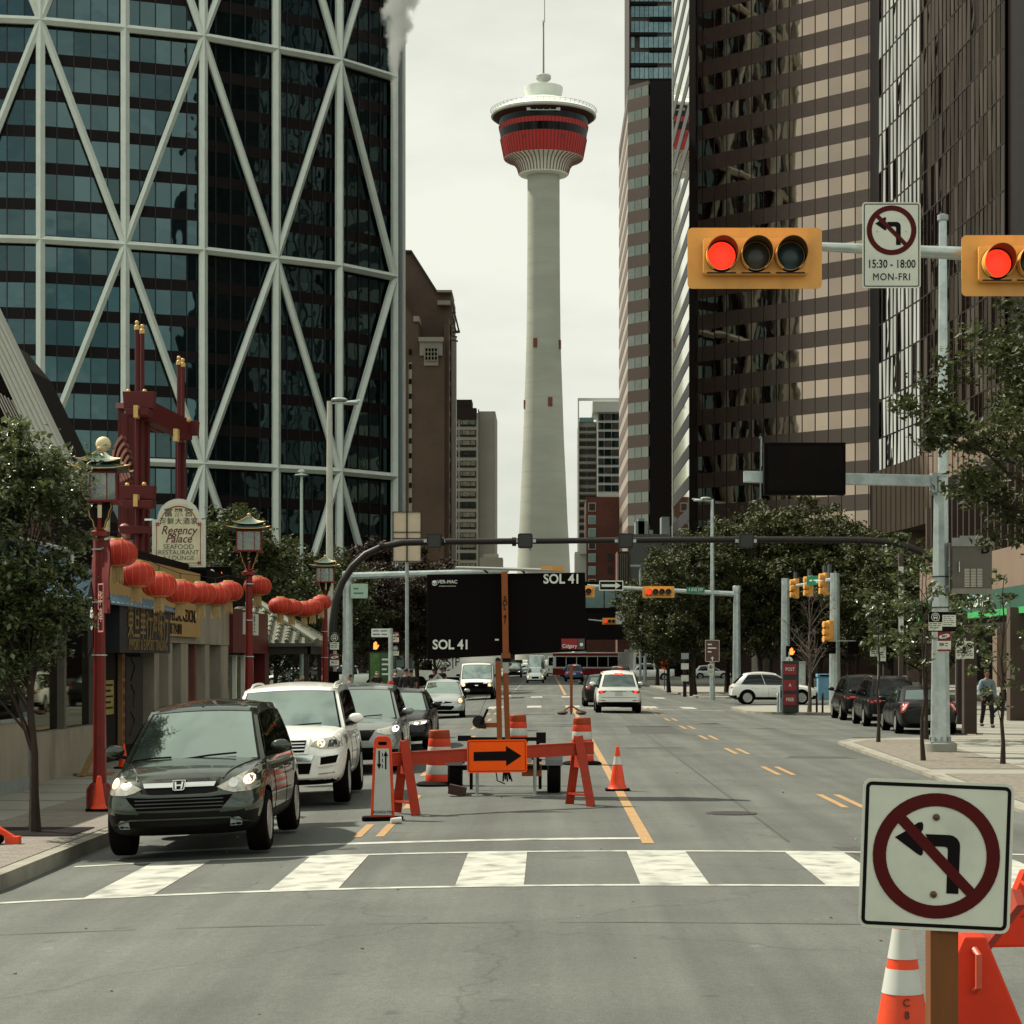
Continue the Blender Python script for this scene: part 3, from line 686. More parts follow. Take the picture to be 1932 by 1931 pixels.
for k in range(22):
	y0 = 806 + k * 14.4
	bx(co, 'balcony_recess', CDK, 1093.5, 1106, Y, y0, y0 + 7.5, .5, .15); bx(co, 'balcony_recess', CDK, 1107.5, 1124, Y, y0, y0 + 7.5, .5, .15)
	if k % 4 != 3: bx(co, 'balcony_rail', CG, 1093, 1125, Y, y0 + 7.5, y0 + 12, .3, .7)
bx(co, 'penthouse', CW, 1118, 1172, Y - 6, 757, 777, 16); bx(co, 'glass_wing', CW, 1127, 1172, Y - 5, 777, 935, 12)
for k in range(9):
	y0 = 781 + k * 16.8
	for a, b_ in ((1129, 1139), (1140.5, 1153), (1154.5, 1171)):
		bx(co, 'window', WGL if (k + int(a)) % 3 else CDK, a, b_, Y - 5, y0, y0 + 11.8, .5, .2)
Y = 400; rb = thing('red_brick_block', 'red brick block with a column of square windows right of the concrete tower', 'building', (X_(1140, Y), Y, 0))
RBK = brickm('red_brick', (.095, .030, .020), (.12, .040, .026), (.085, .038, .028), .6, .22)
bx(rb, 'wall', RBK, 1106.5, 1172, Y, 937.5, None, 20); bx(rb, 'white_base', CW, 1085, 1107, Y + 2, 1041, None, 10); bx(rb, 'ledge', CW, 1093, 1107, Y + 1, 1022, 1045, 6)
for k in range(7):
	y0 = 950 + k * 24
	wn = bx(rb, 'window', CW, 1110, 1124.2, Y, y0 - 1.5, y0 + 15, .5, .12); bx(wn, 'pane', WGL if k % 3 else CDK, 1111.3, 1122.8, Y, y0, y0 + 13.5, .5, .2)
	if k > 3: bx(rb, 'side_window', CDK, 1146, 1156, Y, y0 - 1, y0 + 13, .5, .12)
BRN = glassmat('brown_stone_panel', (.80, .66, .58), (.018, .008, .0065), refl=.085, rough=.18, wav=.0, gmax=.5)
BRND = mat('dark_brown_glass_wall', (.006, .0025, .002), .4, var=.1, spec=.15)
COPPER = glassmat('copper_glass', (.86, .68, .54), (.004, .0015, .0012), refl=.39, wav=.010, wscale=.30, island=.18)
LOUV = mat('dark_louvre', (.006, .0035, .003), .7, spec=.1)
def banded(root, F_, z0, z1, fh, wh, pw, panel, glass, o=0, zs=0, gutter=.06, pier=None):
	sp, gl_, mu = MB(), MB(), MB()
	n = int((z1 - z0) / fh) + 1; np_ = max(1, round(F_.L / pw))
	for i in range(n):
		za = z0 + i * fh
		F_.bar(sp, 0, F_.L, za, za + fh - wh, -.3, .02)
		gl_ = MB()
		for k in range(np_):
			F_.quad(gl_, F_.L * k / np_ + gutter/2, F_.L * (k + 1) / np_ - gutter/2, za + fh - wh, za + fh, -.02, jit=.0035)
		part(gl_, 'window_strip', glass, root, fix=False)
	for k in range(np_ + 1):
		u = F_.L * k / np_
		F_.bar(mu, u - .045, u + .045, z0, z0 + n * fh, -.25, .028)
	part(sp, 'stone_band', panel, root); part(mu, 'mullion', LOUV, root)
A0, A1 = (18.06, 258.0), (38.8, 238.3)
ta = thing('brown_banded_tower', 'dark brown office tower with slanting bands of copper windows, right of the street', 'skyscraper', (28, 250, 0))
FA = Face(A0, A1); banded(ta, FA, 15.6, 118, 3.93, 2.05, 1.85, BRN, COPPER)
mb = MB(); mb.prism([FA.p(-.0, 0, -.32)[:2], FA.p(FA.L, 0, -.32)[:2], (62, 262), (40, 296), (18.3, 294)], 0, 118, 'xy'); part(mb, 'core_wall', BRND, ta)
mb = MB(); FA.bar(mb, -.05, 1.0, 0, 118, -.4, .25); part(mb, 'corner_pier', BRND, ta)
FS = Face((18.0, 293), A0); sp, gl_ = MB(), MB()
for i in range(30):
	za = 4 + i * 3.93; FS.bar(sp, 0, FS.L, za, za + 1.7, -.2, .05); FS.quad(gl_, 0, FS.L, za + 1.7, za + 3.93, .0)
WSG = glassmat('street_side_glass', (1.0, 1.0, .93), (.2, .2, .18), refl=.85, wav=.0)
part(sp, 'side_band', BRND, ta); part(gl_, 'side_glass', WSG, ta, fix=False)
mb = MB(); FS.bar(mb, -.1, .5, 0, 118, -.3, .12); part(mb, 'corner_trim', CW, ta)
mb = MB()
FA.bar(mb, 0, FA.L, 13.1, 15.6, -.3, .06); FA.bar(mb, 0, FA.L, 8.0, 10.6, -.3, .06); FA.bar(mb, 0, FA.L, 0, 4, -.3, .05)
part(mb, 'base_band', BRN, ta)
mb = MB()
for k in range(12): FA.bar(mb, 0, FA.L, 10.65 + k * .2, 10.75 + k * .2, -.2, .02)
FA.bar(mb, 0, FA.L, 10.6, 13.1, -.3, -.1); FA.bar(mb, 0, FA.L, 4, 8, -.3, -.1)
part(mb, 'louvre', LOUV, ta)
for a, b_ in ((1598, 1616), (1617, 1632), (1633, 1648)):
	u0 = (X_(a, 236) - A0[0]) / FA.d.x; u1 = (X_(b_, 236) - A0[0]) / FA.d.x
	mb = MB(); FA.bar(mb, u0, u1, Z_(1064, 236), Z_(1032, 236), -.2, .12); part(mb, 'shop_window', WGL, ta)
tb = thing('slim_brown_tower', 'slim dark brown tower with a chamfered corner standing behind the banded one', 'skyscraper', (20, 370, 0))
B0, B1, B2 = (14.3, 360.0), (17.7, 356.5), (23.0, 356.5)
FB = Face(B0, B1)
def banded_b(F_, z0, z1, name):
	sp = MB(); za = z0; ggl = glassmat('grey_green_glass', (.62, .68, .60), (.03, .033, .027), refl=.22, wav=.06, wscale=.8, island=.3)
	while za < z1 - 3.8:
		F_.bar(sp, 0, F_.L, za, za + 2.1, -.3, .04)
		gl_ = MB()
		for k in range(3): F_.quad(gl_, F_.L*k/3 + .05, F_.L*(k+1)/3 - .05, za + 2.1, za + 3.9, 0, jit=.006)
		part(gl_, 'window_strip', ggl, tb, fix=False)
		za += 3.9
	F_.bar(sp, 0, F_.L, za, z1, -.3, .04)
	part(sp, 'stone_band', mat('chamfer_brown_stone', (.080, .055, .043), .6, var=.08, scale=.2), tb)  # bands of the chamfer, a lighter brown than the front wall
ZB = Z_(157, 358)
banded_b(FB, 0, ZB, 'c')
mb = MB(); mb.prism([FB.p(0, 0, -.32)[:2], FB.p(FB.L, 0, -.32)[:2], B2, (32, 356.5), (32, 401), (14.3, 401)], 0, ZB, 'xy'); part(mb, 'core_wall', BRND, tb)
FS2 = Face((14.2, 401), B0); sp, gl_ = MB(), MB(); za = 0
while za < Z_(257, 400) - 3:
	FS2.bar(sp, 0, FS2.L, za, za + 2.1, -.2, .05); FS2.quad(gl_, 0, FS2.L, za + 2.1, za + 3.9, .0); za += 3.9
FS2.bar(sp, 0, FS2.L, za, ZB - 4, -.2, .05)
part(sp, 'side_band', mat('side_stone', (.11, .08, .068), .6), tb); part(gl_, 'side_glass', mat('side_pane', (.30, .25, .20), .4), tb, fix=False)
tg = thing('glass_condo_tower', 'blue green glass condo tower showing above the slim brown tower', 'skyscraper', (22, 430, 0))
Y = 430; mb = MB(); mb.box(X_(1187, Y), X_(1275, Y), Y, Y + 25, 0, 150); part(mb, 'core_wall', CDK, tg)
cgl = glassmat('condo_glass', (.62, .78, .76), (.05, .075, .078), refl=.22, wav=.02, island=.25)
mb = MB(); fr = MB()
for k in range(9):
	y0 = 150 - k * 29 - 22
	x = 1191
	for w_ in (7, 9, 9, 8, 9, 10, 9, 9, 9):
		if random.random() < .9: mb.box(X_(x, Y), X_(x + w_ - 1, Y), Y - .3, Y - .05, Z_(y0 + 21, Y), Z_(y0, Y))
		x += w_
	fr.box(X_(1187, Y), X_(1240, Y), Y - .9, Y, Z_(y0 + 28, Y), Z_(y0 + 22, Y)) if k % 2 else fr.box(X_(1225, Y), X_(1275, Y), Y - .9, Y, Z_(y0 + 29, Y), Z_(y0 + 22, Y))
part(mb, 'window', cgl, tg); part(fr, 'balcony_slab', LOUV, tg)
mb = MB(); Fq = Face((X_(1186, 450), 450), (X_(1190, Y), Y))
for k in range(40): Fq.bar(mb, 0, Fq.L, 60 + k * 2.4, 61.6 + k * 2.4, 0, .2)
part(mb, 'side_window', WSG, tg)
tc_ = thing('ribbed_glass_tower', 'tall right hand glass tower with close dark mullions over a ribbed stone podium', 'skyscraper', (36, 190, 0))
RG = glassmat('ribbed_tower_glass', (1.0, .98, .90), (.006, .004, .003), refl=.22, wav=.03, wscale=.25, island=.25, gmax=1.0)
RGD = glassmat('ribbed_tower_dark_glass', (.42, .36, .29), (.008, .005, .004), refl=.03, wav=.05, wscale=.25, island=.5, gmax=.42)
MUL = mat('bronze_mullion', (.012, .008, .006), .5, var=.1, spec=.2)
CP = [(34.3, 213), (35.8, 197.6), (37.0, 176.6), (37.4, 168.5), (37.9, 160), (38.8, 120)]
for i in range(5):
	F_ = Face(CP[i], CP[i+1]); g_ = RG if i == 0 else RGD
	if i == 3:
		mb = MB(); F_.bar(mb, 0, F_.L, 21, 135, -3.0, .3) if False else F_.bar(mb, 0, F_.L, 21, 135, -3.0, -.2); part(mb, 'pier', BRND, tc_); continue
	gl_, br_, mu = MB(), MB(), MB(); pw = 1.45; np_ = round(F_.L / pw)
	for fl in range(29):
		za = 21 + fl * 3.9
		for k in range(np_): F_.quad(gl_, F_.L*k/np_, F_.L*(k+1)/np_, za, za + 3.9, 0, jit=.03)
		F_.bar(mu, 0, F_.L, za - .07, za + .07, -.05, .035)
	for k in range(np_ + 1):
		u = F_.L * k / np_; w_ = .26 if k % 2 and i == 0 else .10; F_.bar(mu, u - w_, u + w_, 21, 134, -.05, .04)
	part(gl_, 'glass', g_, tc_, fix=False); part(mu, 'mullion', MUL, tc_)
mb = MB(); mb.prism([(Face(CP[i], CP[i+1]).p(0, 0, -.35)[:2]) for i in range(3)] + [(40.9, 172), (41.2, 160), (41.5, 100), (110, 100), (110, 222), (34.8, 222)], 14.95, 134, 'xy'); part(mb, 'core_wall', BRND, tc_)
POD = mat('podium_stone', (.175, .125, .088), .85, var=.10, scale=.4, stain=(.12, .085, .06), stain_amt=.4, stain_scale=.3)
PP = [(34.1, 214), (35.6, 197.6), (37.2, 160), (39.5, 90)]
mb, rb_ = MB(), MB()
for a, b_ in zip(PP, PP[1:]):
	F_ = Face(a, b_); F_.bar(mb, 0, F_.L, 14.9, 21.5, -3, .35)
	for k in range(int(F_.L / 1.9) + 1): F_.bar(rb_, k * 1.9, k * 1.9 + .16, 14.95, 21.5, .3, .42)
F_ = Face((62, 216), PP[0]); F_.bar(mb, 0, F_.L - .4, 14.9, 21.5, -3, .3)
part(mb, 'podium_band', POD, tc_); part(rb_, 'podium_rib', mat('podium_rib', (.075, .05, .04), .8), tc_)
mb = MB(); mb.prism([(44, 214), (44, 90), (90, 90), (90, 214)], 0, 14.94, 'xy'); part(mb, 'recessed_wall', mat('recess_brown', (.014, .008, .006), .7, var=.15, scale=.3), tc_)
mb = MB()
for Yc in (205, 185, 165, 145): mb = MB(); mb.box(36.0, 37.6, Yc, Yc + 1.6, 0, 14.92); part(mb, 'column', POD, tc_)
tdx = 17.0
td = thing('bank_building', 'brown stone street building with a green fascia and tall columns on the right pavement', 'building', (22, 75, 0))
mb = MB(); F_ = Face((tdx, 94), (tdx, 52)); F_.bar(mb, 0, F_.L, 4.82, 6.3, -.5, 0); part(mb, 'stone_fascia', POD, td)
mb = MB(); F_.bar(mb, 0, 22, 6.31, 9.6, -1.6, -1.2)
part(mb, 'upper_wall', mat('shaded_upper_wall', (.014, .008, .006), .7, var=.15, scale=.4), td)  # dark colour carries the shade of the podium overhang
mb = MB()
for k in range(19): F_.bar(mb, k * 1.2, k * 1.2 + .18, 6.3, 9.6, -1.25, -.5)
part(mb, 'wall_fin', mat('wall_fin', (.045, .028, .022), .7), td)  # fins coloured dark to stand for the overhang's shade
mb = MB(); mb.box(tdx + 1.2, 60, 71, 96, 9.6, 10.4); mb.box(tdx + .5, 60, 52.1, 95.9, 3.6, 3.98); part(mb, 'roof_slab', BRND, td)
sg = MB(); F_.bar(sg, 0, F_.L, 4.05, 4.82, -.4, .06); part(sg, 'green_sign', mat('bank_dark_green', (.030, .085, .062), .5, var=.05), td)
sg = MB(); F_.bar(sg, 0, F_.L, 3.82, 4.05, -.4, .08); part(sg, 'green_stripe', mat('bank_bright_green', (.05, .34, .10), .5, var=.05), td)
M = Matrix.Rotation(R(-90), 3, 'Z')
text_obj('sign_lettering', 'Canada Trust', .62, mat('sign_white', (.66, .70, .62), .5), td, (tdx - .10 - td.location.x, 81.0 - 75, 4.42), M, bold=.015, sx=1.25)
mb = MB(); mb.box(22.5, 60, 52.2, 95.8, 0, 3.6); part(mb, 'shop_wall', mat('shopfront_dark', (.010, .006, .005), .7, spec=.1, var=.2), td)
for k in range(9):
	mb = MB(); mb.box(22.35, 22.48, 54 + k * 4.5, 57.6 + k * 4.5, .5, 3.1); part(mb, 'shop_window', WGL, td)
COLB = mat('brown_column', (.085, .06, .045), .8, var=.12, scale=1, stain=(.06, .045, .035), stain_amt=.5)
for xp, Yc, w_ in ((1815, 83, .40), (1921, 74, .58), (1750, 91, .35), (2050, 66, .5)):
	mb = MB(); x = X_(xp, Yc); mb.box(x - w_/2, x + w_/2, Yc, Yc + w_, SWZ, 4.04 if x > tdx - .5 else 6.0, ); part(mb, 'column', COLB, td, bevel=.02)
for xp, Yc, zt in ((1699.5, 112, 8.6), (1752, 100, 9.5)):
	cn = thing('slender_column', 'slender concrete column rising beside the parked black cars' if xp < 1720 else 'slender concrete column half hidden behind the big grey pole', 'column', (X_(xp, Yc), Yc, 0), group='slender columns')
	b = MB(); b.box(-.12, .12, -.12, .12, 0, zt); b.build('shaft', COLB, cn, bevel=.01)
	if xp < 1720:
		b = MB(); b.box(-.13, .13, -.132, -.122, 3.4, 7.2); b.build('pale_panel', mat('pale_panel', (.62, .63, .56), .6, stain=(.3, .3, .27), stain_amt=.3), cn)
gb = thing('grey_plant_building', 'blank grey concrete building with boxy metal vents on its roof', 'building', (14, 305, 0))
GC = mat('blank_grey_wall', (.17, .175, .155), .85, var=.06, scale=.1)
Y = 300
bx(gb, 'wall', GC, 1184, 1300, Y, 1013, None, 20); bx(gb, 'parapet', GC, 1182, 1262, Y, 1008, 1014, 1, .4)
for x0, x1, yt in ((1199, 1222, 983), (1204, 1216, 978), (1248, 1263, 975), (1225, 1232, 1000), (1266, 1292, 992)): bx(gb, 'roof_vent', GALVD, x0, x1, Y + 2, yt, 1012, 4)
bx(gb, 'brick_front', RBK, 1165, 1186, Y - 1, 1040, None, 8)
for k in range(5): bx(gb, 'pilaster', CREAM, 1166 + k * 4, 1167.4 + k * 4, Y - 1, 1045, 1160, 1, .3)
def bridge(name, label, Y, x0, x1, zt, zb, glass, dark):
	b_ = thing(name, label, 'footbridge', (0, Y, 0), group='covered footbridges over the street')
	mb = MB(); mb.box(x0, x1, Y, Y + 5, zb, zb + .9); mb.box(x0, x1, Y, Y + 5, zt - .7, zt); part(mb, 'deck', dark, b_)
	g_ = MB(); m_ = MB(); n = int((x1 - x0) / 3)
	for k in range(n):
		u = x0 + (x1 - x0) * k / n; g_.box(u + .06, u + (x1 - x0)/n - .06, Y + .15, Y + .3, zb + .9, zt - .7); m_.box(u - .07, u + .07, Y + .02, Y + .35, zb + .9, zt - .7)
	part(g_, 'window', glass, b_); part(m_, 'mullion', dark, b_)
	mb = MB(); mb.box(x0 + .1, x1 - .1, Y + 4.2, Y + 4.8, zb + .9, zt - .7); part(mb, 'back_wall', LOUV, b_)
	return b_
bridge('covered_footbridge', 'dark covered footbridge crossing the street beyond the second set of signals', 228, -26, 16, 7.3, 4.4, mat('bridge_panel', (.007, .004, .003), .7, spec=.1), LOUV)
bridge('covered_footbridge', 'glazed footbridge crossing high over the street behind the dark one', 292, -30, 14.6, 13.2, 8.6, WGL, LOUV)
for nm, lab, x0, x1, Y, yt, m in (('distant_block', 'dark low block behind the right hand trees', 1240, 1300, 270, 1085, BRND),
								 ('distant_block', 'dark block closing the view under the signboard', 770, 985, 640, 1190, HD),
								 ('distant_block', 'dull brick block low behind the left hand trees', 560, 800, 215, 1180, BRK)):
	t_ = thing(nm, lab, 'building', (X_((x0 + x1)/2, Y), Y, 0)); bx(t_, 'wall', m, x0, x1, Y, yt, None, 14)
	mb = MB()
	for i in range(3):
		for k in range(8):
			xa = x0 + (x1 - x0) * (k + .25) / 8; mb.box(X_(xa, Y), X_(xa + (x1 - x0)/16, Y), Y - .12, Y - .02, .8 + i * 3.4, 2.6 + i * 3.4)
	part(mb, 'window', WGL, t_)
kd = thing('domed_pavilion', 'small ribbed stone dome with a tall spire poking over the right hand trees', 'pavilion', (X_(1435, 210), 210, 0))
s = 210 / FOC; b = MB(); z0 = Z_(975, 210)
b.lathe([(17*s, 0), (17*s, z0 - .6), (20*s, z0 - .5), (20*s, z0 - .1), (19*s, z0)], 20); b.build('drum', CREAM, kd)
b = MB(); b.lathe([(18.5*s, z0), (17.5*s, z0 + .45), (13*s, z0 + .95), (7.5*s, z0 + 1.3), (3.6*s, z0 + 1.5), (6*s, z0 + 1.6), (2*s, z0 + 1.95), (.6*s, z0 + 2.0)], 20); b.build('dome', mat('dome_tan', (.20, .14, .09), .7), kd)
b = MB()
for k in range(10):
	a = 2*math.pi*k/10; ps = [(19*s, z0), (18*s, z0+.47), (13.6*s, z0+1.0), (8*s, z0+1.36), (4*s, z0+1.56)]
	b.tube([(r*math.cos(a), r*math.sin(a), z) for r, z in ps], .10, 5)
b.build('dome_rib', CREAM, kd)
b = MB(); b.tube([(0, 0, z0 + 1.9), (0, 0, Z_(828, 210))], [.10, .04], 6); b.ball((0, 0, Z_(826, 210)), .16, 8, 6); b.build('spire', GALVD, kd)
GLC = glassmat('car_glass', (.74, .90, .84), (.010, .014, .013), refl=.17, rough=.03, wav=0.0)
GLW = glassmat('car_windshield', (.80, .95, .86), (.035, .048, .043), refl=.33, rough=.05, wav=0.0)
GLD = glassmat('car_dark_glass', (.5, .52, .5), (.003, .003, .003), refl=.06, rough=.03, wav=0.0)
CHROME = mat('chrome', (.62, .63, .60), .15, metal=1.0, var=.03)
RIM = mat('alloy_rim', (.42, .43, .41), .28, metal=.8, var=.05)
RIMD = mat('dark_rim', (.06, .06, .058), .35, metal=.5, var=.05)
LAMPC = mat('headlamp_lens', (.34, .32, .27), .12, metal=.15, var=.30, scale=18, coat=1)
LAMPON = mat('lit_headlamp', (1.0, .62, .30), .3, emit=2.0)
LAMPW = mat('lit_white_lamp', (.92, .96, 1.0), .3, emit=1.6)
TAILR = mat('tail_lamp', (.30, .010, .008), .15, var=.2, scale=10, coat=1)
TAILON = mat('lit_tail_lamp', (1.0, .04, .02), .3, emit=2.2)
AMBER = mat('amber_lens', (.55, .16, .03), .2, coat=1)
PLATE = mat('licence_plate', (.55, .56, .52), .5)
SEAM = mat('panel_gap', (.003, .002, .002), .9, spec=.05)
def paint(name, c, metal=.0, rough=.3): return mat('paint_' + name, c, rough, metal=metal, var=.05, scale=3, coat=(.3 if sum(c) < .03 else .8), spec=(.22 if sum(c) < .03 else .4))
P_GREEN = paint('green', (.020, .030, .017), .35, .25); P_WHITE = paint('white', (.82, .81, .74)); P_SILVER = paint('silver', (.40, .42, .40), .5, .32)
P_BLACK = paint('black', (.0035, .003, .003)); P_GREY = paint('grey', (.17, .19, .19), .5); P_BLUE = paint('blue', (.012, .07, .20), .2)
P_BUSR = paint('bus_red', (.26, .02, .022)); P_STEEL = paint('steel', (.22, .25, .25), .5)
def interp(tb, t):
	for (a, va), (b, vb) in zip(tb, tb[1:]):
		if t <= b:
			k = (t - a) / (b - a) if b > a else 0
			return va + (vb - va) * max(0, k)
	return tb[-1][1]
SPEC = {
 'crv':   dict(L=4.55, W=1.82, H=1.68, top=[(0,.93),(.015,1.03),(.4,1.03),(.70,1.06),(.745,1.07),(.84,1.03),(.93,.95),(.975,.86),(1,.66)], cab=(.005,.10,.545,.735), r=.355, wx=(.185,.81), zb=.24, clad=.46, tw=.70),
 '4run':  dict(L=4.80, W=1.93, H=1.80, top=[(0,1.0),(.012,1.12),(.4,1.12),(.69,1.16),(.73,1.17),(.83,1.16),(.93,1.10),(.975,1.00),(1,.74)], cab=(.01,.06,.60,.715), r=.39, wx=(.19,.80), zb=.30, clad=.34, tw=.76),
 'suv':   dict(L=4.60, W=1.86, H=1.68, top=[(0,.92),(.015,1.02),(.4,1.02),(.70,1.04),(.74,1.05),(.84,1.00),(.93,.90),(.975,.80),(1,.62)], cab=(.01,.11,.56,.735), r=.36, wx=(.185,.80), zb=.23, clad=.38, tw=.72),
 'sedan': dict(L=4.80, W=1.86, H=1.44, top=[(0,.80),(.02,1.0),(.16,1.04),(.4,.96),(.68,.95),(.72,.95),(.84,.88),(.93,.78),(.975,.68),(1,.52)], cab=(.12,.27,.54,.71), r=.34, wx=(.195,.80), zb=.18, clad=.26, tw=.72),
 'hatch': dict(L=4.25, W=1.71, H=1.45, top=[(0,.78),(.02,.98),(.10,1.02),(.4,.96),(.70,.95),(.745,.95),(.85,.88),(.93,.79),(.975,.70),(1,.52)], cab=(.10,.22,.56,.75), r=.30, wx=(.19,.80), zb=.17, clad=.24, tw=.72),
 'van':   dict(L=5.60, W=2.02, H=2.05, top=[(0,1.10),(.01,1.16),(.4,1.16),(.80,1.18),(.84,1.19),(.90,1.13),(.955,1.04),(.985,.95),(1,.70)], cab=(.004,.012,.735,.84), r=.37, wx=(.2,.83), zb=.28, clad=.70, tw=.86),
 'pickup':dict(L=5.90, W=2.02, H=1.92, top=[(0,1.15),(.005,1.26),(.36,1.26),(.365,1.20),(.73,1.19),(.75,1.20),(.85,1.17),(.95,1.10),(.985,1.0),(1,.72)], cab=(.37,.40,.64,.74), r=.41, wx=(.2,.81), zb=.32, clad=.40, tw=.82),
 'sprint':dict(L=5.9, W=2.02, H=2.65, top=[(0,1.2),(.01,1.25),(.4,1.25),(.82,1.22),(.86,1.22),(.92,1.1),(.97,.98),(1,.70)], cab=(.004,.012,.70,.87), r=.35, wx=(.18,.83), zb=.26, clad=.36, tw=.86),
}
PROTO = {}
def make_car(key, pm, label, cat, name='parked_car', glass=GLC, wind=GLW, extra=None, lit=False, tail=False, rim=RIM, rails=False, quality=2, clad_mat=BLACK, cladz=None):
	s = SPEC[key]; Lc, W, Hh = s['L'], s['W'], s['H']; hw = W / 2; r = s['r']
	tX = lambda t: -Lc / 2 + t * Lc
	root = thing(name, label, cat)
	wt = [(0,.84),(.012,.90),(.04,.955),(.12,.99),(.25,1),(.75,1),(.88,.985),(.95,.93),(.985,.83),(1,.72)]
	zt_ = s['top']; bt = [(0,.16),(.03,.06),(.08,0),(.9,0),(.96,.03),(1,.14)]
	st = [0,.012,.04,.09,.15,.25,.36,.45,.56,.66,.74,.80,.86,.92,.955,.98,1.0]
	bm = bmesh.new(); rings = []
	for t in st:
		h_ = interp(zt_, t); wq = hw * interp(wt, t); zb = s['zb'] + interp(bt, t)
		dz = h_ - zb
		half = [(0, zb), (.80*wq, zb), (.955*wq, zb + .10*dz), (1.0*wq, zb + .42*dz), (.995*wq, zb + .66*dz), (.955*wq, h_ - .085), (.90*wq, h_ - .012), (.55*wq, h_ + .028), (0, h_ + .042)]
		if t > .74: half = [(0, zb), (.80*wq, zb), (.955*wq, zb + .10*dz), (1.0*wq, zb + .42*dz), (.99*wq, zb + .66*dz), (.93*wq, h_ - .10), (.82*wq, h_ - .020), (.50*wq, h_ + .020), (0, h_ + .040)]
		x = tX(t)
		ring_ = [bm.verts.new((x, y, z)) for y, z in half] + [bm.verts.new((x, -y, z)) for y, z in reversed(half[1:-1])]
		rings.append(ring_)
	n = len(rings[0])
	for a, b in zip(rings, rings[1:]):
		for i in range(n): bm.faces.new((a[i], a[(i+1) % n], b[(i+1) % n], b[i]))
	for ring_, rev in ((rings[0], True), (rings[-1], False)):
		K = n // 2
		for i in range(K):
			q = [ring_[i], ring_[i+1], ring_[(n - i - 1) % n], ring_[(n - i) % n]]
			u = []
			for v in q:
				if v not in u: u.append(v)
			if len(u) >= 3: bm.faces.new(u)
	bmesh.ops.recalc_face_normals(bm, faces=bm.faces)
	me = bpy.data.meshes.new('body'); bm.to_mesh(me); bm.free()
	body = bpy.data.objects.new('body', me); C.objects.link(body)
	sb = body.modifiers.new('s', 'SUBSURF'); sb.levels = quality; sb.render_levels = quality
	cut = MB()
	for t in s['wx']:
		for sgn in (-1, 1): cut.lathe([(r + .055, sgn * (hw + .2)), (r + .055, sgn * (hw - .30))], 28, (tX(t), 0, r), axis='y')
	co_ = cut.build('cut', BLACK)
	bl = body.modifiers.new('b', 'BOOLEAN'); bl.operation = 'DIFFERENCE'; bl.object = co_; bl.solver = 'EXACT'
	me2 = bake(body); bpy.data.objects.remove(co_)
	body.modifiers.clear(); body.data = me2
	me2.materials.clear(); me2.materials.append(pm); me2.materials.append(clad_mat)
	cz = cladz or s['clad']
	for p in me2.polygons:
		c = p.center
		arch = any(abs(c.x - tX(t)) < r + .02 and abs(c.z - r) < r + .04 and abs(c.y) < hw - .02 and (c.x - tX(t))**2 + (c.z - r)**2 < (r + .058)**2 for t in s['wx'])
		lowz = cz + (.07 if c.x > Lc/2 - .35 or c.x < -Lc/2 + .3 else -.02)
		p.material_index = 1 if (c.z < lowz or arch) else 0
		p.use_smooth = True
	me2.set_sharp_from_angle(angle=R(38))
	body.parent = root
	bvh = BVHTree.FromPolygons([v.co for v in me2.vertices], [tuple(p.vertices) for p in me2.polygons])
	rb_, rt_, wt_, wb_ = [tX(t) for t in s['cab']]
	zr = Hh; topw = hw * s['tw']; basew = hw * .915
	def zbase(x): return interp(zt_, (x + Lc/2) / Lc) - .03
	def zroof(x):
		k = (x - (rt_ + wt_) / 2) / ((wt_ - rt_) / 2); return zr - (.055 if key not in ('van', 'sprint') else .03) * k * k
	def Fp(u, v):
		zb = zbase(wb_) + .0; x = wb_ + (wt_ - wb_) * v + .16 * (1 - u*u) * (1 - .45*v); x += .03 * math.sin(math.pi * v)
		return Vector((x, u * (basew + (topw - basew) * v), zb + (zroof(wt_) - zb) * v + (.03 * (1 - u*u) if v > .5 else .03 * (1-u*u) * v * 2)))
	def Rp(u, v):
		zb = zbase(rb_ + .02); x = rb_ + (rt_ - rb_) * v - .05 * (1 - u*u) * (1 - .3*v) - .02 * math.sin(math.pi * v)
		return Vector((x, u * (basew * (.93 if key != 'pickup' else 1) + (topw - basew) * v), zb + (zroof(rt_) - zb) * v + .03 * (1 - u*u) * v))
	def Sp(q, v, sg=1):
		xa = Rp(1, v).x; xb = Fp(1, v).x; x = xa + (xb - xa) * q
		ya = Rp(1, v).y; yb = Fp(1, v).y
		y = (basew + (topw - basew) * v) + .022 * math.sin(math.pi * v); y = min(y, ya + (y - ya) * min(1, q / .12)) if q < .12 else y
		za = zbase(xa + (xb - xa) * q); zt2 = zroof(max(rt_, min(wt_, rt_ + (wt_ - rt_) * q)))
		return Vector((x, sg * y, za + (zt2 - za) * v))
	def Tp(u, q):
		x = rt_ + (wt_ - rt_) * q; a = Rp(u, 1); b = Fp(u, 1)
		p = a.lerp(b, q); p.z = zroof(x) + .03 * (1 - u*u) + .035*(1 - u*u)*math.sin(math.pi*q)**.7; p.x = a.x + (b.x - a.x) * q
		return p
	cb = MB()
	def grid(f, nu, nv, us, vs_, mi=0, off=None):
		P = [f(us[0] + (us[1]-us[0]) * i/nu, vs_[0] + (vs_[1]-vs_[0]) * j/nv) for j in range(nv+1) for i in range(nu+1)]
		if off: P = [p + off(p) for p in P]
		return P, [(j*(nu+1)+i, j*(nu+1)+i+1, (j+1)*(nu+1)+i+1, (j+1)*(nu+1)+i) for j in range(nv) for i in range(nu)]
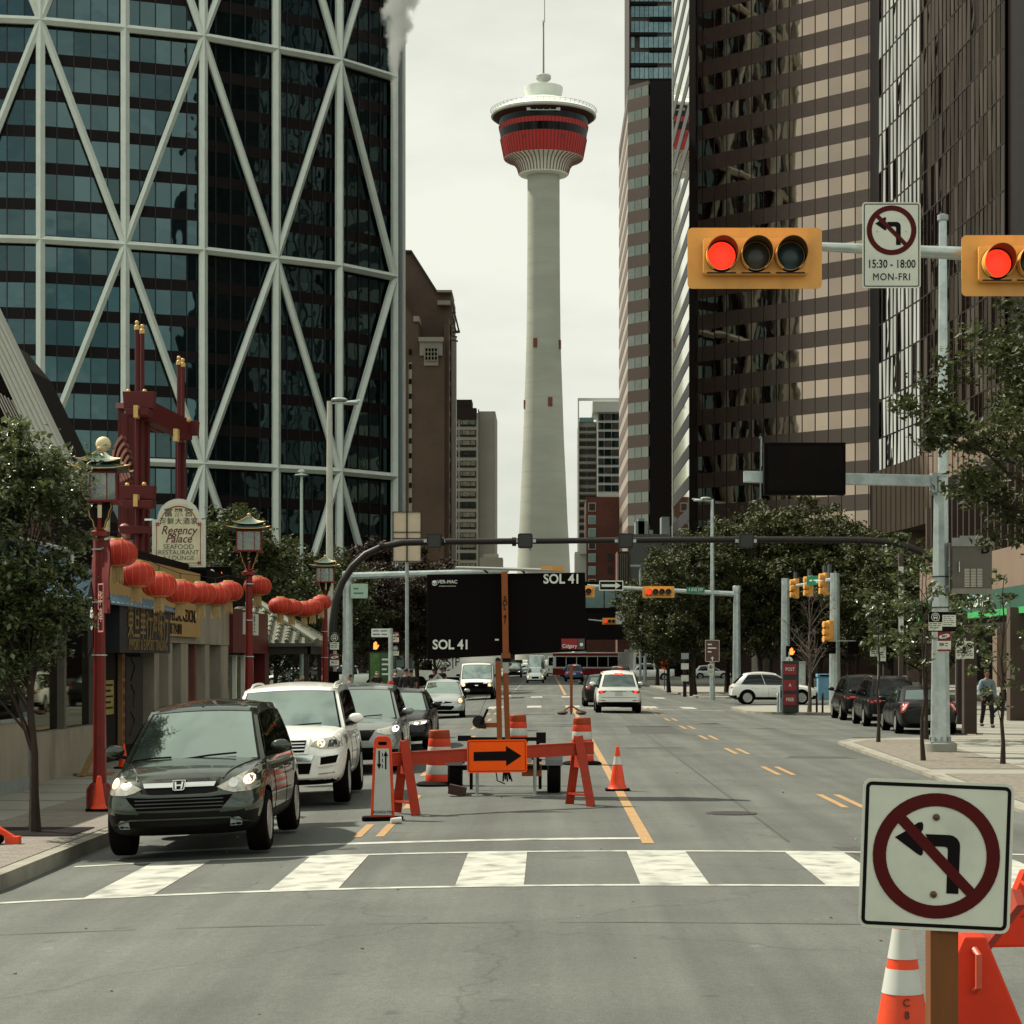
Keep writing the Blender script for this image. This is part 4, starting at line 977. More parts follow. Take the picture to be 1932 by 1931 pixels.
	for f, us, vs_, nu, nv in ((Fp, (-1,1), (-.1,1), 10, 6), (Rp, (-1,1), (-.1,1), 8, 5), (Tp, (-1,1), (0,1), 10, 10),
							   (lambda q, v: Sp(q, v, 1), (0,1), (-.1,1), 14, 5), (lambda q, v: Sp(q, v, -1), (0,1), (-.1,1), 14, 5)):
		P, F_ = grid(f, nu, nv, us, vs_); cb.add(P, F_, 0, True)
	me3 = cb.mesh('cab', pm, fix=False)
	bm = bmesh.new(); bm.from_mesh(me3); bmesh.ops.remove_doubles(bm, verts=bm.verts, dist=.012); bmesh.ops.recalc_face_normals(bm, faces=bm.faces)
	for f in bm.faces: f.smooth = True
	bm.to_mesh(me3); bm.free(); me3.set_sharp_from_angle(angle=R(50))
	ro = bpy.data.objects.new('roof', me3); C.objects.link(ro); ro.parent = root
	def glasspart(name, f, us, vs_, dirv, m, nu=8, nv=4, off=.008, frame=True):
		if frame:
			g = MB(); du = (us[1]-us[0]) * .02; dv = .02
			P, F_ = grid(f, nu, nv, (us[0]-du, us[1]+du), (vs_[0]-dv, vs_[1]+dv), off=lambda p: dirv * off * .6); g.add(P, F_, 0, True); fo = g.build(name + '_seal', BLACK, root, fix=False)
		g = MB(); P, F_ = grid(f, nu, nv, us, vs_, off=lambda p: dirv * off); g.add(P, F_, 0, True)
		return g.build(name, m, root, fix=False)
	fd = Vector((.7, 0, .7)); rd = Vector((-.9, 0, .4))
	glasspart('windshield', Fp, (-.90, .90), (.035, .92), fd, wind, 10, 6)
	if key not in ('van',): glasspart('rear_window', Rp, (-.86, .86), (.16, .86), rd, glass)
	segs = {'pickup': [(.06, .48), (.52, .93)], 'van': [(.84, .985)], 'sprint': [(.84, .985)], 'sedan': [(.10, .48), (.51, .94)], 'hatch': [(.09, .50), (.53, .95)], 'xover': [(.12, .50), (.53, .95)]}.get(key, [(.035, .22), (.25, .56), (.59, .95)])
	for sg in (-1, 1):
		for a, b in segs: glasspart('side_window', lambda q, v: Sp(q, v, sg), (a, b), (.07, .86), Vector((0, sg, .25)), GLD if key in ('crv', '4run') or glass is GLD else glass, 6, 4)
	def patch(name, pts, m, axis='front', off=.006, cuts=3, parent=root, thick=.02, sg=1):
		bm = bmesh.new()
		vs_ = [bm.verts.new((a, b, 0)) for a, b in pts]; f = bm.faces.new(vs_)
		bmesh.ops.triangulate(bm, faces=[f]); bmesh.ops.subdivide_edges(bm, edges=bm.edges, cuts=cuts, use_grid_fill=True)
		bm.verts.ensure_lookup_table()
		for v in bm.verts:
			a, b = v.co.x, v.co.y
			if axis == 'front': o_, d = Vector((Lc, a, b)), Vector((-1, 0, 0))
			elif axis == 'rear': o_, d = Vector((-Lc, a, b)), Vector((1, 0, 0))
			elif axis == 'top': o_, d = Vector((a, b, 4)), Vector((0, 0, -1))
			else: o_, d = Vector((a, sg * 3, b)), Vector((0, -sg, 0))
			h_ = bvh.ray_cast(o_, d)
			if h_[0] is None:
				q = bvh.find_nearest(Vector((Lc/2 if axis == 'front' else -Lc/2 if axis == 'rear' else a, a if axis in ('front','rear') else sg*hw, b)))[0]
				v.co = q - d * off
			else: v.co = h_[0] - d * off
		d_ = {'front': Vector((-1,0,0)), 'rear': Vector((1,0,0)), 'top': Vector((0,0,-1))}.get(axis, Vector((0,-sg,0)))
		be = [e for e in bm.edges if e.is_boundary]
		ex = bmesh.ops.extrude_edge_only(bm, edges=be)
		for v in [g for g in ex['geom'] if isinstance(g, bmesh.types.BMVert)]: v.co += d_ * (off + thick)
		me_ = bpy.data.meshes.new(name);
		for f in bm.faces: f.smooth = True
		bm.to_mesh(me_); bm.free(); me_.materials.append(m); me_.set_sharp_from_angle(angle=R(40))
		o = bpy.data.objects.new(name, me_); C.objects.link(o); o.parent = parent; return o
	def mir(name, pts, m, axis='front', **k):
		return [patch(name, pts, m, axis, **k), patch(name, [(-a, b) for a, b in pts][::-1], m, axis, **k)]
	D = dict(root=root, s=s, hw=hw, patch=patch, mir=mir, bvh=bvh, L=Lc, Fp=Fp, Rp=Rp, Sp=Sp, tX=tX)
	for t in s['wx']:
		for sg in (-1, 1):
			b = MB(); x = tX(t); yo = sg * (hw - .02); wd = .225 if r > .33 else .19
			pr = [(r*.60, 0), (r*.66, .012), (r*.90, .018), (r*.975, -.004), (r, -.04), (r, -wd+.04), (r*.975, -wd), (r*.6, -wd)]
			b.lathe([(q, sg * z) for q, z in pr], 32, (x, yo, r), axis='y'); ty = b.build('wheel', RUBBER, root)
			b = MB(); b.lathe([(r*.655, .004*sg), (r*.645, .014*sg), (r*.60, .008*sg), (r*.585, -.07*sg)], 32, (x, yo, r), axis='y')
			b.lathe([(r*.16, -.035*sg), (r*.15, -.004*sg), (.001, .0)], 16, (x, yo, r), axis='y')
			for k in range(5 if r > .36 else 10 if key == 'crv' else 5):
				nn = 5 if r > .36 else 10 if key == 'crv' else 5
				a = 2*math.pi*k/nn + .3; dirx, dirz = math.cos(a), math.sin(a)
				w0 = .028 if nn == 10 else .055
				b.beam((x + dirx*r*.10, yo - sg*.015, r + dirz*r*.10), (x + dirx*r*.62, yo - sg*.005, r + dirz*r*.62), w0, .022, up=(0,1,0))
			b.build('rim', rim, ty)
			b = MB(); b.lathe([(r*.58, -.075*sg), (.001, -.08*sg)], 20, (x, yo, r), axis='y'); b.build('brake_disc', BLACK, ty)
	for sg in (-1, 1):
		p = Sp(.925, .06, sg); b = MB()
		b.ball((0, 0, 0), .105, 12, 8, sz=.72); b.v = [(vx*.62, vy*1.15, vz) for vx, vy, vz in b.v]
		hgt = .12 if key not in ('van', 'pickup', 'sprint') else .19
		b.v = [(vx + p.x + .02, vy + sg * (abs(p.y) + .16), vz + p.z + hgt) for vx, vy, vz in b.v]
		mo = b.build('mirror', pm if key not in ('van',) else BLACK, root)
		b = MB(); b.beam((p.x + .02, p.y - sg*.02, p.z + .03), (p.x + .02, sg * (abs(p.y) + .13), p.z + hgt - .05), .07, .04); b.build('mirror_arm', BLACK, mo)
	if rails:
		for sg in (-1, 1):
			b = MB(); pts = [Sp(.14 + .74 * k / 8, 1.0, sg) + Vector((0, -sg*.07, .045 if 0 < k < 8 else .012)) for k in range(9)]
			b.tube(pts, .02, 8); b.build('roof_rail', rails if rails is not True else BLACK, root)
	for sg in (-1, 1):
		b = MB()
		for q in (.30, .565, .90) if key not in ('van', 'sprint') else (.80, .95):
			tx = Sp(q, 0, sg).x
			pz = [s['zb'] + .10 + (zbase(tx) - s['zb'] - .10) * k / 6 for k in range(7)]
			P = []
			for z in pz:
				h_ = bvh.ray_cast(Vector((tx, sg*3, z)), Vector((0, -sg, 0)))[0]
				if h_ is not None and abs(h_.y) > hw * .8: P.append(h_ + Vector((0, sg*.002, 0)))
			if len(P) > 2: b.tube(P, .005, 4, sm=False)
		if b.v: b.build('door_seam', SEAM, root)
		for q in (.36, .64) if key not in ('van', 'sprint') else (.83,):
			h_ = bvh.ray_cast(Vector((Sp(q, 0, sg).x, sg*3, zbase(0) - .12)), Vector((0, -sg, 0)))[0]
			if h_ is not None:
				b = MB(); b.box(h_.x - .09, h_.x + .09, h_.y - .01, h_.y + .025 * sg, h_.z - .015, h_.z + .015); b.build('door_handle', pm, root, bevel=.004)
	if extra: extra(D)
	return root
def plate(D, z, axis='front', w=.30, h=.155):
	D['patch']('licence_plate', [(-w/2, z-h/2), (w/2, z-h/2), (w/2, z+h/2), (-w/2, z+h/2)], PLATE, axis, off=.02, cuts=1)
def lampdot(D, y, z, r, m, axis='front', parent=None):
	n = 10; D['patch']('lamp_glow', [(y + r*math.cos(2*math.pi*k/n), z + r*math.sin(2*math.pi*k/n)) for k in range(n)], m, axis, off=.012, cuts=1, parent=parent or D['root'])
def wiper(D, u0, u1, v1):
	b = MB()
	a = D['Fp'](u0, .03) + Vector((.03, 0, .02)); c = D['Fp'](u1, v1) + Vector((.03, 0, .03)); b.tube([a, a.lerp(c, .5) + Vector((.01, 0, .01)), c], .012, 5); b.build('wiper', BLACK, D['root'])
def crv_front(D):
	for o in D['mir']('headlight', [(.42,.80),(.50,.76),(.60,.735),(.78,.74),(.88,.78),(.895,.97),(.86,1.01),(.74,.965),(.56,.87)], LAMPC, off=.010): pass
	lampdot(D, .755, .865, .055, LAMPON); lampdot(D, -.755, .865, .055, LAMPON); lampdot(D, .60, .84, .055, CHROME); lampdot(D, -.60, .84, .055, CHROME)
	D['mir']('headlight_amber', [(.845,.80),(.895,.80),(.90,.90),(.87,.93)], AMBER, off=.016, cuts=1)
	p = D['patch']
	p('grille_surround', [(-.46,.90),(.46,.90),(.43,.755),(.30,.735),(-.30,.735),(-.43,.755)], BLACK, off=.004)
	p('grille_bar', [(-.41,.862),(.41,.862),(.39,.812),(-.39,.812)], CHROME, off=.022)
	p('lower_grille', [(-.60,.715),(-.36,.70),(.36,.70),(.60,.715),(.56,.66),(.47,.56),(-.47,.56),(-.56,.66)], BLACKMAT, off=.006)
	for z in (.675, .635, .595): p('grille_slat', [(-.50,z+.005),(.50,z+.005),(.49,z-.006),(-.49,z-.006)], RIMD, off=.014, cuts=1)
	n = 16; p('emblem', [(.088*math.cos(2*math.pi*k/4 + math.pi/4) if False else a, b_) for k, (a, b_) in enumerate([(-.070,.885),(.070,.885),(.060,.788),(.045,.780),(-.045,.780),(-.060,.788)])], BLACK, off=.03, cuts=1)
	for a, b_ in (([(-.070,.885),(-.040,.885),(-.026,.78),(-.052,.78)]), ([(.040,.885),(.070,.885),(.052,.78),(.026,.78)])), : pass
	for pts in ([(-.050,.872),(-.030,.872),(-.022,.795),(-.040,.795)], [(.030,.872),(.050,.872),(.040,.795),(.022,.795)], [(-.03,.841),(.03,.841),(.028,.826),(-.028,.826)]): p('emblem_letter', pts, CHROME, off=.042, cuts=1)
	for pts in ([(-.074,.889),(.074,.889),(.072,.881),(-.072,.881)], [(-.074,.889),(-.065,.889),(-.056,.784),(-.064,.786)], [(.065,.889),(.074,.889),(.064,.786),(.056,.784)], [(-.058,.788),(.058,.788),(.046,.778),(-.046,.778)]): p('emblem_rim', pts, CHROME, off=.040, cuts=1)
	D['mir']('bumper_crease', [(.0,.468),(.55,.468),(.80,.40),(.80,.385),(.55,.450),(.0,.452)], P_GREEN, off=.03, cuts=2)
	D['mir']('fog_lamp', [(.56,.36),(.68,.36),(.70,.42),(.66,.46),(.57,.45)], GALVD, off=.006, cuts=1)
	wiper(D, -.86, -.30, .06); wiper(D, -.15, .62, .10)
	b = MB(); q = D['Fp'](0, .955) + Vector((-.1, 0, .03)); b.ball((q.x, 0, q.z), .018); b.build('antenna_base', BLACK, D['root'])
	for sg in (-1, 1):
		pass
	for sg in (-1, 1):
		P = []
		for t in [k / 10 for k in range(11)]:
			x = D['tX'](.75 + .21 * t); y = sg * (.74 - .26 * t)
			h_ = D['bvh'].ray_cast(Vector((x, y, 4)), Vector((0, 0, -1)))[0]; P.append(h_ + Vector((0, 0, .004)))
		b = MB(); b.tube(P, [.012] * 11, 6); b.build('bonnet_crease', P_GREEN, D['root'])
def run_front(D):
	p = D['patch']
	D['mir']('headlight', [(.44,.92),(.60,.875),(.80,.87),(.93,.90),(.95,1.0),(.90,1.055),(.66,1.03),(.50,.985)], LAMPC, off=.012)
	D['mir']('headlight_bezel', [(.70,.895),(.86,.90),(.88,1.0),(.72,1.0)], RIMD, off=.018, cuts=1)
	lampdot(D, .60, .955, .06, LAMPON); lampdot(D, -.60, .955, .06, LAMPON); lampdot(D, .79, .95, .045, CHROME); lampdot(D, -.79, .95, .045, CHROME)
	p('grille_surround', [(-.44,1.03),(.44,1.03),(.40,.80),(-.40,.80)], P_WHITE, off=.03)
	p('grille', [(-.38,1.005),(.38,1.005),(.35,.83),(-.35,.83)], BLACKMAT, off=.04)
	for z in (.87, .92, .965): p('grille_bar', [(-.36,z+.010),(.36,z+.010),(.36,z-.008),(-.36,z-.008)], CHROME, off=.05, cuts=1)
	p('chrome_bar', [(-.50,.785),(.50,.785),(.46,.70),(-.46,.70)], CHROME, off=.05)
	D['mir']('fog_recess', [(.55,.60),(.86,.63),(.90,.80),(.86,.815),(.56,.775)], P_WHITE, off=.035)
	D['mir']('fog_recess_inner', [(.59,.635),(.82,.66),(.855,.775),(.60,.745)], BLACKMAT, off=.045)
	D['mir']('fog_recess_trim', [(.60,.75),(.855,.782),(.86,.80),(.585,.768)], CHROME, off=.052, cuts=1)
	lampdot(D, .75, .70, .045, LAMPC); lampdot(D, -.75, .70, .045, LAMPC)
	p('lower_grille', [(-.46,.66),(.46,.66),(.42,.50),(-.42,.50)], BLACKMAT, off=.01)
	D['mir']('bumper_trim', [(.56,.49),(.90,.51),(.90,.53),(.56,.505)], CHROME, off=.015, cuts=2)
	wiper(D, -.8, -.2, .07); wiper(D, -.1, .6, .09)
	n = 12
def suv2_front(D):
	D['mir']('headlight', [(.42,.80),(.62,.74),(.84,.75),(.90,.86),(.86,.93),(.60,.88),(.46,.85)], LAMPC, off=.010)
	lampdot(D, .80, .85, .06, LAMPW); lampdot(D, -.80, .85, .06, LAMPW)
	D['patch']('grille', [(-.42,.84),(.42,.84),(.30,.64),(-.30,.64)], BLACKMAT); D['patch']('lower_grille', [(-.45,.5),(.45,.5),(.5,.36),(-.5,.36)], BLACKMAT)
	D['patch']('emblem', [(-.05,.79),(.05,.79),(.04,.70),(-.04,.70)], CHROME, off=.02, cuts=1); plate(D, .44)
	wiper(D, -.1, .6, .09)
def bmw_front(D):
	D['mir']('headlight', [(.40,.64),(.62,.60),(.84,.64),(.88,.70),(.80,.735),(.56,.71),(.42,.69)], LAMPC, off=.010)
	D['mir']('daytime_lamp', [(.52,.635),(.60,.615),(.64,.66),(.56,.68)], LAMPW, off=.018, cuts=1); D['mir']('daytime_lamp', [(.70,.63),(.80,.65),(.82,.70),(.72,.69)], LAMPW, off=.018, cuts=1)
	D['mir']('grille', [(.04,.70),(.30,.69),(.36,.60),(.28,.46),(.06,.45)], BLACKMAT, off=.012)
	for k in range(5): D['mir']('grille_slat', [(.07+.05*k,.68),(.085+.05*k,.68),(.085+.05*k,.48),(.07+.05*k,.48)], CHROME, off=.02, cuts=1)
	D['patch']('lower_grille', [(-.62,.34),(.62,.34),(.58,.24),(-.58,.24)], BLACKMAT)
def accent_front(D):
	D['mir']('headlight', [(.42,.64),(.55,.60),(.74,.60),(.80,.68),(.78,.80),(.70,.84),(.56,.74)], LAMPC, off=.010)
	lampdot(D, .66, .70, .075, LAMPON); lampdot(D, -.66, .70, .075, LAMPON)
	D['patch']('upper_grille', [(-.36,.665),(0,.70),(.36,.665),(.30,.61),(0,.59),(-.30,.61)], BLACKMAT)
	D['patch']('grille_bar', [(-.34,.668),(0,.695),(.34,.668),(.33,.652),(0,.672),(-.33,.652)], CHROME, off=.02)
	D['patch']('lower_grille', [(-.40,.50),(.40,.50),(.42,.43),(.30,.34),(-.30,.34),(-.42,.43)], BLACKMAT)
	D['mir']('fog_lamp', [(.54,.38),(.68,.42),(.72,.50),(.60,.47)], LAMPC);
	D['patch']('emblem', [(-.05,.67),(.05,.67),(.04,.62),(-.04,.62)], CHROME, off=.026, cuts=1)
def van_front(D):
	D['patch']('grille', [(-.62,1.0),(.62,1.0),(.62,.66),(-.62,.66)], BLACKMAT, off=.01); D['patch']('bumper', [(-.9,.62),(.9,.62),(.9,.40),(-.9,.40)], BLACK, off=.06)
	for z in (.74,.82,.90): D['patch']('grille_slat', [(-.58,z+.012),(.58,z+.012),(.58,z-.01),(-.58,z-.01)], SEAM, off=.02, cuts=1)
	D['mir']('headlight', [(.62,.76),(.86,.76),(.86,.98),(.62,.98)], LAMPC, off=.012); lampdot(D, .74, .85, .08, LAMPON); lampdot(D, -.74, .85, .08, LAMPON)
	D['patch']('emblem', [(-.09,.85),(.09,.85),(.09,.80),(-.09,.80)], CHROME, off=.03, cuts=1)
	b = MB(); b.box(-2.75, .55, -1.04, 1.04, .55, 2.42); b.build('cargo_box', mat('box_body', (.46, .46, .42), .5, var=.04), D['root'], bevel=.03)
def generic_front(D):
	h = D['s']['top'][-1][1]
	D['mir']('headlight', [(.42,h+.02),(.80,h+.02),(.84,h+.16),(.50,h+.12)], LAMPC, off=.010); D['patch']('grille', [(-.36,h+.08),(.36,h+.08),(.30,h-.12),(-.30,h-.12)], BLACKMAT)
	lampdot(D, .68, h + .09, .05, LAMPON); lampdot(D, -.68, h + .09, .05, LAMPON)
	D['mir']('tail_light', [(.62,.82),(.86,.82),(.88,.98),(.64,.98)], TAILR, 'rear'); plate(D, .72, 'rear')
def x3_rear(D):
	D['mir']('tail_light', [(.44,.96),(.60,1.0),(.86,1.02),(.90,.90),(.80,.80),(.60,.82),(.52,.88)], TAILR, 'rear', off=.012)
	for sg in (-1, 1): lampdot(D, sg*.68, .90, .075, TAILON, 'rear')
	b = MB(); q = D['Rp'](0, .93); b.box(q.x-.09, q.x-.02, -.17, .17, q.z-.018, q.z+.018); b.build('brake_light', TAILON, D['root'])
	D['patch']('tailgate_seam', [(-.70,.64),(.70,.64),(.70,.625),(-.70,.625)], SEAM, 'rear', off=.004); plate(D, .80, 'rear', .32, .17)
	D['patch']('plate_recess', [(-.30,.90),(.30,.90),(.30,.885),(-.30,.885)], SEAM, 'rear', off=.004, cuts=1)
	D['patch']('rear_diffuser', [(-.66,.46),(.66,.46),(.72,.30),(-.72,.30)], BLACKMAT, 'rear', off=.012); D['mir']('reflector', [(.55,.53),(.8,.53),(.8,.50),(.55,.50)], TAILR, 'rear', cuts=1)
	n = 12; D['patch']('emblem', [(.05*math.cos(2*math.pi*k/n), .965 + .05*math.sin(2*math.pi*k/n)) for k in range(n)], CHROME, 'rear', off=.016, cuts=1)
def suv_rear(D):
	D['mir']('tail_light', [(.36,.94),(.62,.97),(.86,1.0),(.90,.86),(.70,.82),(.42,.84)], TAILR, 'rear', off=.012); D['mir']('tail_light_strip', [(.42,.905),(.84,.935),(.84,.91),(.42,.88)], mat('tail_strip', (.75, .10, .07), .3, emit=.5), 'rear', off=.02, cuts=1)
	D['patch']('chrome_strip', [(-.36,.93),(.36,.93),(.36,.90),(-.36,.90)], CHROME, 'rear', cuts=1); plate(D, .76, 'rear')
	D['mir']('exhaust', [(.42,.36),(.70,.37),(.70,.45),(.44,.43)], CHROME, 'rear', off=.02, cuts=1)
def mks_rear(D):
	D['mir']('tail_light', [(.60,.98),(.74,.99),(.86,.86),(.86,.70),(.80,.66),(.70,.76)], TAILON if False else TAILR, 'rear', off=.012)
	D['mir']('tail_light_core', [(.66,.94),(.73,.93),(.82,.80),(.81,.73),(.73,.80)], mat('tail_pink', (.80, .50, .42), .2, coat=1), 'rear', off=.02, cuts=1)
	plate(D, .52, 'rear', .34, .17); D['patch']('bumper_seam', [(-.8,.62),(.8,.62),(.8,.608),(-.8,.608)], SEAM, 'rear', off=.004)
	D['patch']('emblem', [(-.05,.86),(.05,.86),(.05,.80),(-.05,.80)], RIMD, 'rear', off=.014, cuts=1)
def tucson_x(D):
	D['mir']('tail_light', [(.50,.90),(.88,.96),(.90,.84),(.56,.82)], TAILR, 'rear', off=.012); plate(D, .62, 'rear')
	D['mir']('headlight', [(.42,.80),(.80,.82),(.86,.92),(.60,.90)], LAMPC, off=.01); D['patch']('grille', [(-.38,.86),(.38,.86),(.28,.60),(-.28,.60)], BLACKMAT)
def carrows(o, x, Y, rz, z=None):
	X = X_(x, Y); o.location = (X, Y, crown(X) if z is None else z); o.rotation_euler = (0, R(0), R(rz)); return o
c = make_car('crv', P_GREEN, 'dark green compact SUV with both headlights lit, nearest in the left lane', 'SUV', 'green_suv', extra=crv_front, quality=2, rails=False)
c.location = (-4.10, 25.35, -.085); c.rotation_euler = (R(0), 0, R(-90 + .6)); c.rotation_euler[0] = R(2.2)
c = make_car('4run', P_WHITE, 'white body SUV with roof rails standing right behind the green one', 'SUV', 'white_suv', extra=run_front, rails=P_WHITE)
c.location = (-4.02, 33.4, -.075); c.rotation_euler = (R(1.6), 0, R(-90 + 1.5))
c = make_car('suv', paint('mid_grey', (.20, .215, .20), .5), 'silver SUV waiting between the white SUV and the black saloon', 'SUV', 'silver_suv', extra=suv2_front, glass=GLD)
c.location = (-3.78, 42.6, -.07); c.rotation_euler = (R(1.3), 0, R(-90 + 1))
c = make_car('sedan', P_BLACK, 'black saloon with white daytime lamps, last in the left queue', 'saloon car', 'black_sedan', extra=bmw_front, rim=RIMD)
c.location = (-3.75, 53.0, -.07); c.rotation_euler = (R(1.3), 0, R(-90))
c = make_car('hatch', P_SILVER, 'silver small saloon with warm headlights driving up before the white van', 'saloon car', 'silver_sedan', extra=accent_front)
carrows(c, 836, 81.5, -87)
c = make_car('van', P_WHITE, 'white box van with black grille and bumper behind the silver saloon', 'van', 'box_van', extra=van_front); carrows(c, 902, 119, -90)
c = make_car('suv', P_WHITE, 'white SUV seen from behind with red brake lights in the right lane', 'SUV', 'white_suv', extra=x3_rear); carrows(c, 1164, 85.8, 90)
c = make_car('sedan', P_BLACK, 'black saloon mostly hidden ahead of the white braking SUV', 'saloon car', 'black_sedan', extra=generic_front); carrows(c, 1136, 97, 90)
SPEC['xover'] = dict(L=4.50, W=1.86, H=1.62, top=[(0,.80),(.012,.98),(.05,1.04),(.4,1.01),(.70,1.00),(.74,1.01),(.84,.97),(.93,.88),(.975,.78),(1,.60)], cab=(.03,.17,.50,.73), r=.37, wx=(.185,.80), zb=.24, clad=.40, tw=.72)
tuc = make_car('xover', P_WHITE, 'white SUV crossing the far junction seen from the side', 'SUV', 'white_suv', extra=tucson_x, glass=GLD); carrows(tuc, 1459, 106.5, 0)
c = make_car('sedan', P_BLACK, 'black saloon parked nearest, behind the big grey pole', 'saloon car', 'black_sedan', extra=mks_rear); carrows(c, 1731, 65.6, 88.5)
c = make_car('suv', P_BLACK, 'black SUV parked in the middle of the three black cars', 'SUV', 'black_suv', extra=suv_rear, glass=GLD, rails=CHROME); carrows(c, 1668, 72.6, 88.5)
c = make_car('suv', P_BLACK, 'black SUV parked farthest in the row of three black cars', 'SUV', 'black_suv', extra=suv_rear, glass=GLD); carrows(c, 1622, 79.8, 88.5)
g_ = 'far traffic on the street'
c = make_car('hatch', P_WHITE, 'small white car coming up in front of the tall white van', 'car', 'small_car', extra=generic_front, quality=1); carrows(c, 1010, 196, -90)
c = make_car('sprint', P_WHITE, 'tall white delivery van behind the small white car', 'van', 'delivery_van', extra=generic_front, quality=1); carrows(c, 1012, 226, -88)
van2 = c
c = make_car('pickup', P_BLACK, 'black pickup with bright lamp right of the signboard mast', 'pickup truck', 'pickup_truck', extra=generic_front, quality=1); carrows(c, 970, 262, -90)
c = make_car('suv', P_BLUE, 'blue hatchback with red tail lamps driving away', 'car', 'blue_hatchback', extra=x3_rear, quality=1, glass=GLD); carrows(c, 1083, 205, 90)
c = make_car('suv', paint('darkred', (.018, .012, .012)), 'dark SUV seen over the roof of the white braking SUV', 'SUV', 'dark_suv', extra=x3_rear, quality=1, glass=GLD); carrows(c, 1168, 160, 90)
pk = make_car('pickup', P_WHITE, 'white pickup truck crossing from the right behind the white braking SUV', 'pickup truck', 'pickup_truck', extra=generic_front, quality=1, glass=GLD); carrows(pk, 1222, 228, 180)
c = dup(pk, (0, 0, 0), label='white pickup truck parked behind the left bus stop sign'); carrows(c, 661, 165, 180)
c = dup(tuc, (0, 0, 0), label='white SUV half hidden by tree trunks on the far right pavement'); carrows(c, 1343, 243, 0)
wag = make_car('suv', P_STEEL, 'grey estate car parked beyond the tiled pavilion', 'estate car', 'estate_car', extra=generic_front, quality=1, glass=GLD); carrows(wag, 570, 165, 180)
c = dup(tuc, (0, 0, 0), label='white SUV parked behind the grey estate car near the pavilion'); carrows(c, 545, 182, 180)
c = dup(van2, (0, 0, 0), label='grey white van standing right of the tall delivery van'); carrows(c, 1046, 268, 90)
sm = make_car('hatch', P_GREY, 'grey car far down the street left of the delivery van', 'car', 'small_car', extra=generic_front, quality=1); carrows(sm, 994, 285, -90)
for i, (x, Y, rz, lab) in enumerate(((994, 345, -90, 'distant car just under the dark signboard, left of the mast line'), (1022, 400, -90, 'distant car under the middle of the dark signboard'),
		(1048, 430, 90, 'distant car right of the far centre line'), (986, 430, -90, 'most distant car left of the far centre line'),
		(725, 190, 180, 'parked car between the tree trunks left of the signboard'), (775, 205, 180, 'parked car half hidden by the sign on a post'))):
	c = dup(sm if i % 2 else tuc, (0, 0, 0), label=lab); carrows(c, x, Y, rz)
tr = thing('parcel_truck', 'white truck with letters on its box, side on behind the box van', 'truck', (X_(862, 168), 168, 0))
b = MB(); b.box(-1.7, 3.6, -1.2, 1.2, .75, 2.62); b.build('cargo_box', mat('truck_box', (.60, .60, .55), .5, var=.04), tr, bevel=.03)
b = MB(); b.prism([(-1.75,.5),(-3.6,.5),(-3.65,1.1),(-3.3,1.35),(-2.6,2.25),(-1.75,2.3)], -1.0, 1.0, 'xz'); b.build('cab', P_WHITE, tr, bevel=.05)
b = MB(); b.prism([(-1.95,1.3),(-3.1,1.35),(-2.5,2.1),(-1.95,2.12)], -1.02, 1.02, 'xz'); b.build('cab_window', GLD, tr)
for x in (-2.9, 2.3):
	for sg in (-1, 1): b = MB(); b.lathe([(.28,.0),(.42,.02*sg),(.42,-.2*sg),(.28,-.22*sg)], 20, (x, sg*1.1, .42), axis='y'); b.build('wheel', RUBBER, tr)
b = MB(); b.box(-3.5, 3.6, -.8, .8, .45, .74); b.build('chassis', BLACK, tr)
text_obj('box_lettering', 'S|P', 1.0, BLACK, tr, (-.25, -1.21, 1.95))
def bus_body(root, Lb, zoff=0, front=False):
	b = MB(); b.box(-Lb/2, Lb/2, -1.27, 1.27, .40, 3.02); b.build('body', P_WHITE, root, bevel=.08)
	b = MB(); b.box(-Lb/2 - .01, Lb/2 + .01, -1.285, 1.285, .38, 1.18); b.build('red_skirt', P_BUSR, root)
	b = MB(); b.box(-Lb/2 - .005, Lb/2 + .005, -1.283, 1.283, 2.62, 2.9); b.build('red_stripe', P_BUSR, root)
	n = int(Lb / 1.3)
	for sg in (-1, 1):
		for k in range(n):
			b = MB(); x0 = -Lb/2 + .35 + (Lb - .7) * k / n; b.box(x0 + .05, x0 + (Lb - .7)/n - .05, sg*1.27, sg*1.292, 1.35, 2.5); b.build('side_window', GLD, root)
	for x in (-Lb/2 + 1.8, Lb/2 - 1.6):
		for sg in (-1, 1): b = MB(); b.lathe([(.26,.0),(.48,.02*sg),(.48,-.25*sg),(.26,-.27*sg)], 20, (x, sg*1.26, .48), axis='y'); b.build('wheel', RUBBER, root)
bs = thing('articulated_bus', 'red and white articulated bus turning across the lanes ahead', 'bus', (X_(1116, 238), 238, 0), R(155))
bus_body(bs, 8.6)
rs = thing('rear_section', None, None, (-6.9, -3.0, 0), R(-65 + 360 - 0)); rs.parent = bs
rs.name = 'rear_section'; rs.rotation_euler = (0, 0, R(-65))
